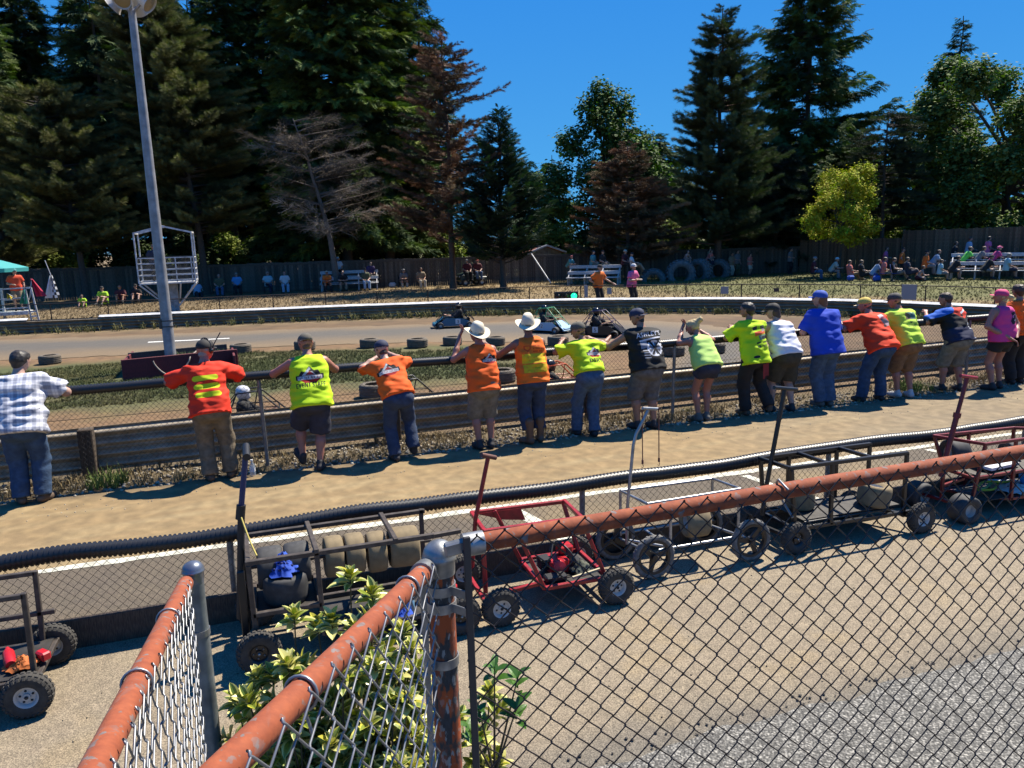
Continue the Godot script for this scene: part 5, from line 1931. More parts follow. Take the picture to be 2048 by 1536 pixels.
func build_spectators() -> void:
	people_materials()
	shirts()
	var L := [
		{"label": "large dark haired person in white and grey plaid shirt and blue jeans", "at": Vector3(-2.66, 0, -9.93), "H": 1.80, "g": 1.32, "w": 1.12, "lean": 20, "hy": -25, "hp": 12, "el": [-0.44, 1.23, 0.19], "er": [0.43, 1.23, 0.19], "wl": [-0.14, 1.36, -0.05], "wr": [0.14, 1.37, -0.05], "m": "plaid shirt", "pants": "blue jeans", "hair": "short", "hair_mat": "dark hair", "shoe": "brown shoe", "skin": "skin pale", "sleeve": 0.8, "hem": -0.12, "tl": 20, "tr": -25, "amp": 0.03},
		{"label": "person in red shirt with three yellow back stripes, black cap and headset", "at": Vector3(-0.64, 0, -9.97), "H": 1.78, "g": 1.05, "lean": 22, "side": 3, "hy": -38, "hp": 6, "el": [-0.48, 1.24, 0.15], "er": [0.39, 1.26, 0.14], "wl": [-0.22, 1.36, -0.08], "wr": [0.14, 1.36, -0.08], "m": "red striped shirt", "pants": "khaki cloth", "cap": "black cap", "hair": "under_cap", "hair_mat": "grey hair", "shoe": "brown shoe", "shades": true, "skin": "skin red", "sleeve": 0.9, "hem": -0.10, "fl": Vector3(-0.08, 0.085, 0.0), "fr": Vector3(0.16, 0.085, -0.08), "pease": 0.024, "amp": 0.028},
		{"label": "person in neon yellow event staff tank top, navy shorts and camouflage cap", "at": Vector3(0.57, 0, -9.93), "H": 1.78, "g": 1.18, "w": 1.1, "lean": 20, "hy": 5, "hp": 16, "el": [-0.43, 1.24, 0.14], "er": [0.35, 1.24, 0.14], "wl": [-0.16, 1.36, -0.08], "wr": [0.12, 1.36, -0.08], "m": "neon staff shirt", "shirt": "tank", "strap": 0.15, "pants": "navy cloth", "legs": 0.5, "cap": "camouflage cap", "capyaw": 180.0, "hair": "under_cap", "hair_mat": "ginger hair", "shoe": "dark shoe", "skin": "skin red", "hem": -0.11, "fl": Vector3(-0.16, 0.16, -0.10), "fr": Vector3(0.04, 0.085, 0.06), "pl": -38.0, "tl": 25, "pease": 0.026},
		{"label": "person in orange crest T-shirt and dark jeans with crossed feet and black cap", "at": Vector3(1.61, 0, -9.93), "H": 1.70, "g": 0.95, "lean": 34, "side": 10, "hy": 12, "hp": 22, "pel": Vector3(0.05, 0.92, 0.10), "el": [-0.33, 1.22, 0.09], "er": [0.28, 1.26, 0.11], "wl": [-0.02, 1.36, -0.12], "wr": [0.04, 1.38, -0.12], "m": "orange crest shirt", "pants": "dark jeans", "cap": "navy cap", "hair": "under_cap", "shoe": "dark shoe", "skin": "skin pale", "sleeve": 0.95, "hem": -0.02, "fl": Vector3(-0.02, 0.085, 0.05), "fr": Vector3(0.24, 0.15, 0.0), "pr": -42.0, "tr": 20, "amp": 0.026},
		{"label": "person in orange tank top and cream cowboy hat with a hand raised to the face", "at": Vector3(2.86, 0, -9.98), "H": 1.74, "g": 1.0, "lean": 16, "hy": 12, "hp": 14, "el": [-0.32, 1.24, 0.15], "er": [0.22, 1.23, 0.17], "wl": [-0.17, 1.56, -0.02], "wr": [0.10, 1.36, -0.06], "hdl": Vector3(0.4, 0.8, 0.1), "m": "orange crest tank", "shirt": "tank", "strap": 0.13, "pants": "stone cloth", "legs": 0.52, "cowboy": "straw felt", "tilt": 32.0, "hair": "under_cap", "shoe": "dark shoe", "skin": "skin red", "hem": -0.10, "fl": Vector3(-0.08, 0.085, 0.0), "fr": Vector3(0.09, 0.085, 0.0), "pease": 0.03},
		{"label": "person in orange and yellow tank top, second cowboy hat, dark jeans and brown boots", "at": Vector3(3.58, 0, -10.0), "H": 1.80, "g": 1.0, "lean": 14, "hy": -18, "hp": 6, "el": [-0.40, 1.26, 0.19], "er": [0.25, 1.23, 0.19], "wl": [-0.50, 1.40, -0.10], "wr": [0.10, 1.36, -0.06], "m": "orange yellow tank", "shirt": "tank", "strap": 0.125, "pants": "dark jeans", "legs": 0.86, "cowboy": "straw felt", "tilt": 22.0, "hair": "under_cap", "hair_mat": "dark hair", "shoe": "brown boot leather", "boot": 0.24, "skin": "skin dark", "hem": -0.08, "fl": Vector3(-0.07, 0.085, 0.05), "fr": Vector3(0.11, 0.085, 0.0), "tl": 30},
		{"label": "person in neon yellow crest T-shirt and blue jeans with both arms spread along the fence", "at": Vector3(4.46, 0, -10.02), "H": 1.70, "g": 1.0, "lean": 27, "side": 0, "hy": 45, "hp": 14, "el": [-0.39, 1.23, 0.13], "er": [0.37, 1.26, 0.09], "wl": [-0.20, 1.36, -0.08], "wr": [0.58, 1.38, -0.05], "m": "neon crest shirt", "pants": "faded jeans", "cap": "camouflage cap", "hair": "under_cap", "shades": true, "shoe": "dark shoe", "skin": "skin tan", "sleeve": 0.9, "hem": 0.03, "fl": Vector3(-0.14, 0.085, -0.12), "fr": Vector3(0.06, 0.085, 0.06), "amp": 0.03},
		{"label": "heavy person in sleeveless black emblem shirt, grey shorts and backward navy cap", "at": Vector3(5.4, 0, -10.05), "H": 1.82, "g": 1.28, "w": 1.15, "lean": 20, "hy": 38, "hp": 8, "el": [-0.47, 1.24, 0.11], "er": [0.28, 1.23, 0.15], "wl": [-0.66, 1.36, -0.06], "wr": [0.05, 1.36, -0.08], "m": "black emblem shirt", "shirt": "cut", "pants": "grey cloth", "legs": 0.56, "cap": "navy cap", "capyaw": 180.0, "hair": "under_cap", "hair_mat": "dark hair", "shades": true, "shoe": "dark shoe", "skin": "skin tan", "hem": -0.08, "fl": Vector3(-0.12, 0.085, -0.04), "fr": Vector3(0.12, 0.085, 0.04), "tl": 30, "tr": 10, "pease": 0.03, "belly": 0.0},
		{"label": "blond person with hair tied up in pale lime tank top and short denim shorts", "at": Vector3(6.42, 0, -10.12), "H": 1.66, "g": 1.08, "lean": 34, "hy": 40, "hp": 20, "pel": Vector3(0.02, 0.92, 0.10), "el": [-0.28, 1.21, 0.09], "er": [0.32, 1.22, 0.07], "wl": [-0.10, 1.42, -0.12], "wr": [0.22, 1.36, -0.14], "hdl": Vector3(0.3, 0.8, 0.1), "m": "lime tank", "shirt": "tank", "strap": 0.10, "pants": "navy cloth", "legs": 0.17, "hair": "bun", "hair_mat": "blond hair", "shoe": "grey shoe", "skin": "skin red", "hem": -0.03, "fl": Vector3(-0.07, 0.085, 0.0), "fr": Vector3(0.08, 0.085, 0.0), "tl": 25, "amp": 0.012, "shades": true},
		{"label": "slim dark haired person in neon yellow graphic T-shirt and black trousers, one foot back", "at": Vector3(7.3, 0, -10.1), "H": 1.80, "g": 0.92, "lean": 16, "hy": 38, "hp": 2, "el": [-0.35, 1.24, 0.14], "er": [0.20, 1.24, 0.14], "wl": [-0.12, 1.37, -0.08], "wr": [0.02, 1.37, -0.08], "m": "neon graphic shirt", "pants": "black cloth", "hair": "short", "hair_mat": "dark hair", "shades": true, "shoe": "brown shoe", "skin": "skin tan", "sleeve": 0.95, "hem": -0.12, "fl": Vector3(-0.06, 0.085, -0.06), "fr": Vector3(0.26, 0.15, 0.10), "pr": -35.0, "tr": -40, "pease": 0.026},
		{"label": "person with long hair in white tank top, olive shorts and black cap", "at": Vector3(7.92, 0, -10.15), "H": 1.78, "g": 1.22, "w": 1.1, "lean": 27, "hy": 42, "hp": 12, "el": [-0.39, 1.23, 0.09], "er": [0.28, 1.23, 0.13], "wl": [-0.10, 1.37, -0.10], "wr": [0.05, 1.37, -0.10], "m": "white tank", "shirt": "tank", "strap": 0.125, "pants": "olive cloth", "legs": 0.47, "cap": "black cap", "hair": "long", "hair_mat": "brown hair", "shades": true, "shoe": "dark shoe", "skin": "skin pale", "hem": -0.05, "fl": Vector3(-0.17, 0.085, -0.05), "fr": Vector3(0.12, 0.085, 0.08), "pease": 0.03},
		{"label": "tall broad person in plain blue T-shirt, worn jeans and blue cap", "at": Vector3(8.72, 0, -10.17), "H": 1.90, "g": 1.25, "w": 1.08, "lean": 14, "hy": 34, "hp": 2, "el": [-0.32, 1.23, 0.15], "er": [0.32, 1.23, 0.15], "wl": [-0.06, 1.37, -0.06], "wr": [0.08, 1.37, -0.06], "m": "blue shirt", "pants": "faded jeans", "cap": "blue cap", "hair": "long", "hair_mat": "ginger hair", "shades": true, "shoe": "grey shoe", "skin": "skin pale", "sleeve": 0.9, "hem": -0.13, "fl": Vector3(-0.04, 0.085, 0.0), "fr": Vector3(0.12, 0.085, 0.04), "amp": 0.014},
		{"label": "person in red orange T-shirt, jeans and pale yellow cap bent far over the fence", "at": Vector3(9.72, 0, -10.12), "H": 1.82, "g": 1.22, "w": 1.08, "lean": 33, "hy": 26, "hp": 14, "pel": Vector3(0.0, 0.93, 0.12), "el": [-0.41, 1.23, 0.07], "er": [0.32, 1.23, 0.11], "wl": [-0.34, 1.37, -0.26], "wr": [0.05, 1.37, -0.12], "m": "red orange crest shirt", "pants": "blue jeans", "cap": "yellow cap", "brim": "cream cap", "hair": "under_cap", "shoe": "dark shoe", "skin": "skin red", "sleeve": 0.9, "hem": -0.10, "fl": Vector3(-0.20, 0.085, -0.05), "fr": Vector3(0.16, 0.085, 0.0), "amp": 0.028},
		{"label": "person in pale lime T-shirt with back print, brown shorts and dark grey cap", "at": Vector3(10.38, 0, -10.15), "H": 1.82, "g": 1.12, "lean": 26, "hy": 30, "hp": 12, "el": [-0.39, 1.23, 0.09], "er": [0.30, 1.23, 0.13], "wl": [-0.16, 1.37, -0.14], "wr": [0.05, 1.37, -0.10], "m": "lime photo shirt", "pants": "brown cloth", "legs": 0.52, "cap": "grey cap", "hair": "under_cap", "shoe": "white shoe", "skin": "skin red", "sleeve": 0.9, "hem": -0.08, "fl": Vector3(-0.08, 0.085, -0.04), "fr": Vector3(0.10, 0.085, 0.06), "pease": 0.03, "amp": 0.028},
		{"label": "person in navy, blue and orange racing jersey and cargo shorts", "at": Vector3(11.52, 0, -10.18), "H": 1.78, "g": 1.15, "lean": 26, "hy": 26, "hp": 10, "el": [-0.43, 1.23, 0.07], "er": [0.28, 1.23, 0.13], "wl": [-0.22, 1.37, -0.18], "wr": [0.05, 1.37, -0.10], "m": "racing jersey", "pants": "stone cloth", "legs": 0.56, "hair": "cropped", "hair_mat": "brown hair", "shades": true, "shoe": "dark shoe", "skin": "skin red", "sleeve": 0.95, "hem": -0.09, "fl": Vector3(-0.14, 0.085, -0.10), "fr": Vector3(0.12, 0.085, 0.04), "tl": 35, "pease": 0.032},
		{"label": "person in pink tank top, black shorts and pink cap with hands clasped behind the back", "at": Vector3(12.28, 0, -9.98), "H": 1.74, "g": 1.14, "lean": 5, "hy": 40, "hp": -2, "el": [-0.33, 1.14, 9.0], "er": [0.35, 1.14, 9.0], "wl": [-0.02, 0.92, 9.0], "wr": [0.08, 0.93, 9.0], "m": "pink print tank", "shirt": "tank", "strap": 0.105, "pants": "black cloth", "legs": 0.24, "cap": "pink cap", "hair": "ponytail", "hair_mat": "blond hair", "shoe": "dark shoe", "skin": "skin red", "hem": -0.06, "fl": Vector3(-0.12, 0.085, 0.03), "fr": Vector3(0.12, 0.085, -0.03), "tl": 15, "amp": 0.012, "pamp": 0.004},
		{"label": "brown haired person in orange shirt numbered 25 and black trousers at the right end", "at": Vector3(13.02, 0, -10.2), "H": 1.80, "g": 0.95, "lean": 10, "hy": -10, "hp": 4, "el": [-0.28, 1.23, 0.15], "er": [0.26, 1.23, 0.15], "wl": [-0.06, 1.37, -0.08], "wr": [0.08, 1.37, -0.08], "m": "orange numbered shirt", "pants": "black cloth", "hair": "short", "hair_mat": "brown hair", "shoe": "dark shoe", "skin": "skin tan", "sleeve": 0.9, "hem": -0.06, "fl": Vector3(-0.10, 0.085, 0.0), "fr": Vector3(0.12, 0.085, 0.0), "pease": 0.03},
	]
	var sd := 0
	for q in L:
		sd += 1
		var d: Dictionary = q.duplicate()
		var pz: float = -10.39 - 0.005 * (d.at.x + 6.0) - d.at.z
		for k in ["el", "er", "wl", "wr"]:
			var a = d[k]
			d[k] = Vector3(a[0], a[1], a[2] + pz) if a[2] < 5.0 else Vector3(a[0], a[1], 0.02 if k[0] == "e" else 0.26)
		d.seed = sd
		d.shirt_mat = mats[q.m]
		d.pants_mat = mats[q.pants]
		d.shoe_mat = mats[q.shoe]
		d.skin = mats[q.skin]
		for k in ["hair_mat", "cap", "brim", "cowboy"]:
			if d.has(k):
				d[k] = mats[d[k]]
		if d.has("cowboy"):
			d.band = mat("hat band", lc(0.25, 0.2, 0.13), 0.7)
		var o := person(d, q.label, "people leaning on the fence")
		if sd == 2:
			var ht: Transform3D = body_head(d)
			var hs := MB.new()
			var arc := []
			for j in 13:
				var a := PI * j / 12.0
				arc.append(Vector3(cos(a) * 0.105, 0.02 + sin(a) * 0.145, 0.012))
			hs.tube(arc, 0.008, 6)
			for x in [-1, 1]:
				hs.ball(Vector3(0.104 * x, 0.0, 0.005), Vector3(0.024, 0.045, 0.038), 10, 7)
			put_on(o, "headset", hs.mesh(), mats["black plastic"], ht)
			var an := MB.new()
			an.tube([ht * Vector3(0.11, -0.01, 0.03), ht * Vector3(0.15, 0.12, -0.02), ht * Vector3(0.2, 0.24, -0.06)], [0.006, 0.006, 0.007], 6)
			obj("antenna", an, mats["black plastic"], o)
		if sd == 9:
			var st := MB.new()
			var hd := body_head(d)
			st.tube([Vector3(-0.10, 1.40, -0.18), Vector3(-0.06, 1.44, -0.10), Vector3(-0.05, 1.30, 0.05)], 0.007, 5)
		if sd == 10:
			var rag := MB.new()
			for j in 5:
				rag.quad(Vector3(0.06 + 0.02 * j, 0.92, 0.175 + 0.008 * (j % 2)), Vector3(0.08 + 0.02 * j, 0.92, 0.175 + 0.008 * ((j + 1) % 2)), Vector3(0.085 + 0.018 * j, 0.62 + 0.03 * (j % 3), 0.185 + 0.01 * ((j + 1) % 2)), Vector3(0.065 + 0.018 * j, 0.62 + 0.02 * j, 0.185 + 0.01 * (j % 2)))
			obj("pocket_rag", rag, mat("red rag", lc(0.30, 0.03, 0.03), 0.9), o)

func body_head(d: Dictionary) -> Transform3D:
	var s: float = d.get("H", 1.75) / 1.75
	var pel: Vector3 = d.get("pel", Vector3(0, 0.93, 0.05)) * s
	var tb := Basis(UPV, deg_to_rad(d.get("twist", 0.0))) * Basis(Vector3.RIGHT, -deg_to_rad(d.get("lean", 10.0))) * Basis(Vector3(0, 0, 1), deg_to_rad(d.get("side", 0.0)))
	var hb := Basis(UPV, deg_to_rad(d.get("hy", 0.0))) * Basis(Vector3.RIGHT, -deg_to_rad(d.get("hp", 0.0))) * Basis(Vector3(0, 0, 1), deg_to_rad(d.get("hr", 0.0)))
	return Transform3D(hb.scaled(Vector3.ONE * 0.93), pel + tb * Vector3(0, 0.545, 0) * s + (tb.y * 0.05 + hb * Vector3(0, 0.115, -0.035)) * s)

# ---------------------------------------------------------------- kart carts in the pit
func cart_materials() -> void:
	grain("tyre rubber", lc(0.030, 0.029, 0.028), "fine", 4.0, 0.8, 0.0, "fine_n", 0.5, false)
	grain("dusty tyre rubber", lc(0.055, 0.050, 0.043), "blotch", 4.0, 0.9, 0.0, "fine_n", 0.6, false)
	grain("slick rubber", lc(0.045, 0.045, 0.046), "blotch", 4.0, 0.75, 0.0, "fine_n", 0.4, false)
	grain("clay caked rubber", lc(0.27, 0.205, 0.115), "dirt", 2.0, 0.95, 0.0, "dirt_n", 1.0, false)
	mat("white rim", lc(0.55, 0.55, 0.53), 0.45)
	mat("black rim", lc(0.015, 0.015, 0.016), 0.4)
	mat("bolt steel", lc(0.6, 0.6, 0.6), 0.3, 0.9)
	grain("bare steel frame", lc(0.10, 0.082, 0.07), "blotch", 3.0, 0.6, 0.4, "fine_n", 0.3, false)
	grain("black paint frame", lc(0.012, 0.012, 0.013), "fine", 3.0, 0.35)
	grain("red paint frame", lc(0.36, 0.012, 0.018), "blotch", 2.0, 0.42)
	grain("silver frame", lc(0.42, 0.43, 0.44), "blotch", 2.0, 0.35, 0.7)
	mat("red tool", lc(0.55, 0.015, 0.025), 0.35)
	mat("black tool", lc(0.015, 0.015, 0.016), 0.5)
	grain("deck plate", lc(0.05, 0.045, 0.04), "blotch", 2.0, 0.6, 0.3)
	mat("blue cloth", lc(0.02, 0.09, 0.55), 0.8)
	mat("cloth pattern", lc(0.004, 0.012, 0.12), 0.8)
	mat("white cloth", lc(0.75, 0.76, 0.78), 0.7)

# air filled hand truck wheel with knobbly tyre; axle along z
func wheel(parent: Node3D, p: Vector3, r := 0.148, rim := "white rim", turn := 0.0) -> void:
	var key := "tyre%.3f" % r
	if not cachem.has(key):
		var mb := MB.new()
		var k := r / 0.148
		var ax := along(Vector3.ZERO, Vector3(0, 0, 1))
		mb.lathe([Vector2(0.066, -0.034), Vector2(0.085, -0.043), Vector2(0.118, -0.045), Vector2(0.136, -0.036), Vector2(0.143, -0.018), Vector2(0.144, 0.0), Vector2(0.143, 0.018), Vector2(0.136, 0.036), Vector2(0.118, 0.045), Vector2(0.085, 0.043), Vector2(0.066, 0.034)].map(func(q: Vector2) -> Vector2: return q * k), 36, ax, 0.3)
		for j in 26:
			var a := TAU * j / 26.0
			for s in [-1, 1]:
				var b := Basis(Vector3(0, 0, 1), a + s * 0.06)
				mb.box(Transform3D(b * Basis(Vector3.RIGHT, 0.12 * s), b * Vector3(0, 0.1425 * k, 0.018 * s * k)), Vector3(0.022, 0.011, 0.026) * k, 0.002)
				mb.box(Transform3D(b * Basis(Vector3.RIGHT, 0.95 * s), b * Vector3(0, 0.129 * k, 0.041 * s * k)), Vector3(0.017, 0.009, 0.022) * k, 0.002)
		var rm := MB.new()
		rm.lathe([Vector2(0.0, 0.030), Vector2(0.022, 0.030), Vector2(0.024, 0.016), Vector2(0.052, 0.014), Vector2(0.060, 0.032), Vector2(0.070, 0.036), Vector2(0.070, -0.036), Vector2(0.060, -0.032), Vector2(0.052, -0.014), Vector2(0.0, -0.014)].map(func(q: Vector2) -> Vector2: return q * k), 28, ax, 0.7)
		var bl := MB.new()
		bl.ball(Vector3(0, 0, 0.034 * k), Vector3(0.012, 0.012, 0.008), 8, 5)
		for j in 5:
			bl.ball(Vector3(cos(TAU * j / 5) * 0.038 * k, sin(TAU * j / 5) * 0.038 * k, 0.017 * k), Vector3(0.008, 0.008, 0.004), 6, 4)
		cachem[key] = [mb.mesh(), rm.mesh(), bl.mesh()]
	var w := node("wheel", parent, Transform3D(Basis(Vector3(0, 0, 1), turn), p))
	obj("tyre", cachem[key][0], mats["dusty tyre rubber"], w)
	obj("rim", cachem[key][1], mats[rim], w)
	obj("hub_bolts", cachem[key][2], mats["bolt steel"] if rim == "black rim" else mats["black tool"], w)

# big thin spoked wheel of the silver cart
func mag_wheel(parent: Node3D, p: Vector3, turn: float) -> void:
	if not cachem.has("mag"):
		var ax := along(Vector3.ZERO, Vector3(0, 0, 1))
		var mb := MB.new()
		mb.lathe([Vector2(0.148, -0.016), Vector2(0.165, -0.026), Vector2(0.185, -0.022), Vector2(0.193, 0.0), Vector2(0.185, 0.022), Vector2(0.165, 0.026), Vector2(0.148, 0.016)], 40, ax, 0.0)
		for j in 40:
			var b := Basis(Vector3(0, 0, 1), TAU * j / 40.0)
			mb.box(Transform3D(b, b * Vector3(0, 0.191, 0.009 * (1 if j % 2 else -1))), Vector3(0.016, 0.007, 0.018), 0.001)
		var rm := MB.new()
		rm.lathe([Vector2(0.128, 0.020), Vector2(0.150, 0.022), Vector2(0.150, -0.022), Vector2(0.128, -0.020), Vector2(0.128, 0.020)], 36, ax, 0.9)
		rm.lathe([Vector2(0.0, 0.035), Vector2(0.026, 0.035), Vector2(0.026, -0.035), Vector2(0.0, -0.035)], 16, ax, 0.9)
		for j in 3:
			var a := TAU * j / 3.0
			var d := Vector3(cos(a), sin(a), 0)
			var q := Vector3(-d.y, d.x, 0)
			rm.slab(PackedVector2Array([Vector2(d.x * 0.015 + q.x * 0.028, d.y * 0.015 + q.y * 0.028), Vector2(d.x * 0.135 + q.x * 0.014, d.y * 0.135 + q.y * 0.014), Vector2(d.x * 0.135 - q.x * 0.014, d.y * 0.135 - q.y * 0.014), Vector2(d.x * 0.015 - q.x * 0.028, d.y * 0.015 - q.y * 0.028)]), 0.022, Transform3D())
		cachem.mag = [mb.mesh(), rm.mesh()]
	var w := node("wheel", parent, Transform3D(Basis(Vector3(0, 0, 1), turn), p))
	obj("tyre", cachem.mag[0], grain("grey bicycle tyre", lc(0.19, 0.18, 0.165), "blotch", 4.0, 0.9, 0.0, "fine_n", 0.5, false), w)
	obj("rim", cachem.mag[1], mats["black rim"], w)

func slick(wd: float, r := 0.148) -> Array:
	# smooth kart tyre with a rim; axis y
	var k := "slick%.3f_%.3f" % [wd, r]
	if not cachem.has(k):
		var mb := MB.new()
		var h := wd * 0.5
		mb.lathe([Vector2(r * 0.46, -h * 0.8), Vector2(r * 0.62, -h * 0.98), Vector2(r * 0.86, -h), Vector2(r * 0.97, -h * 0.86), Vector2(r, -h * 0.5), Vector2(r * 1.005, 0), Vector2(r, h * 0.5), Vector2(r * 0.97, h * 0.86), Vector2(r * 0.86, h), Vector2(r * 0.62, h * 0.98), Vector2(r * 0.46, h * 0.8)], 32, Transform3D(), 0.3)
		var rm := MB.new()
		rm.lathe([Vector2(r * 0.5, h * 0.84), Vector2(r * 0.47, h * 0.8), Vector2(r * 0.42, h * 0.3), Vector2(r * 0.2, h * 0.2), Vector2(0, h * 0.2)], 24, Transform3D(), 0.8)
		rm.lathe([Vector2(0, -h * 0.2), Vector2(r * 0.2, -h * 0.2), Vector2(r * 0.42, -h * 0.3), Vector2(r * 0.47, -h * 0.8), Vector2(r * 0.5, -h * 0.84)], 24, Transform3D(), 0.8)
		cachem[k] = [mb.mesh(), rm.mesh()]
	return cachem[k]

func loose_tyre(label: String, p: Vector3, axis: Vector3, wd: float, m: String, rim: String, group := "", r := 0.148) -> Node3D:
	var t := thing("kart_tyre", label, "tyre", p, 0.0, group)
	t.transform = along(p, axis)
	obj("tyre", slick(wd, r)[0], mats[m], t)
	obj("rim", slick(wd, r)[1], mats[rim], t)
	return t

func bars(called: String, parent: Node3D, list: Array, w: float, m: Material) -> void:
	var mb := MB.new()
	for q in list:
		mb.bar(q[0], q[1], w, w, w * 0.12)
	obj(called, mb, m, parent)

func V(x: float, y: float, z: float) -> Vector3:
	return Vector3(x, y, z)

func impact_gun(label: String, p: Vector3, yaw: float) -> void:
	var t := thing("impact_wrench", label, "tool", p, yaw)
	var a := MB.new()
	a.lathe([Vector2(0.0, -0.10), Vector2(0.030, -0.10), Vector2(0.036, -0.06), Vector2(0.036, 0.05), Vector2(0.024, 0.085), Vector2(0.014, 0.09), Vector2(0.014, 0.12), Vector2(0, 0.12)], 14, along(V(0, 0.04, 0), V(1, 0.1, 0)))
	obj("motor_housing", a, mats["red tool"], t)
	var b := MB.new()
	b.bar(V(-0.04, 0.03, 0.02), V(-0.09, 0.03, 0.15), 0.045, 0.04, 0.012)
	obj("grip", b, mats["black tool"], t)
	var c := MB.new()
	c.box(Transform3D(Basis(UPV, 0.4), V(-0.10, 0.035, 0.18)), V(0.09, 0.06, 0.06), 0.01)
	obj("battery", c, mats["red tool"], t)

func crumpled(label: String, called: String, p: Vector3, r: float, h: float, m: Material, sd: int, cat := "cloth") -> Node3D:
	var t := thing(called, label, cat, p)
	var nz := fnl(sd, 2.2, 3)
	var mb := MB.new()
	var N := 36
	var R := 9
	for j in R + 1:
		var f := j / float(R)
		for k in N + 1:
			var a := TAU * (k % N) / N
			var q := nz.get_noise_3d(cos(a) * 1.2, f * 1.5, sin(a) * 1.2)
			var rad := r * f * (1.0 + 0.45 * q) + 0.004
			var y := h * pow(1.0 - f, 0.85) * (1.0 + 0.3 * q) + 0.012 + 0.02 * absf(nz.get_noise_2d(a * 2.0, f * 6.0))
			mb.vert(V(cos(a) * rad, y, sin(a) * rad), V(cos(a), 0.7 + q * 2.0, sin(a)).normalized(), Vector2(k / float(N), f))
	for j in R:
		for k in N:
			var a := j * (N + 1) + k
			mb.i.append_array([a, a + N + 1, a + 1, a + 1, a + N + 1, a + N + 2])
	obj("folds", mb.wind(), m, t)
	return t

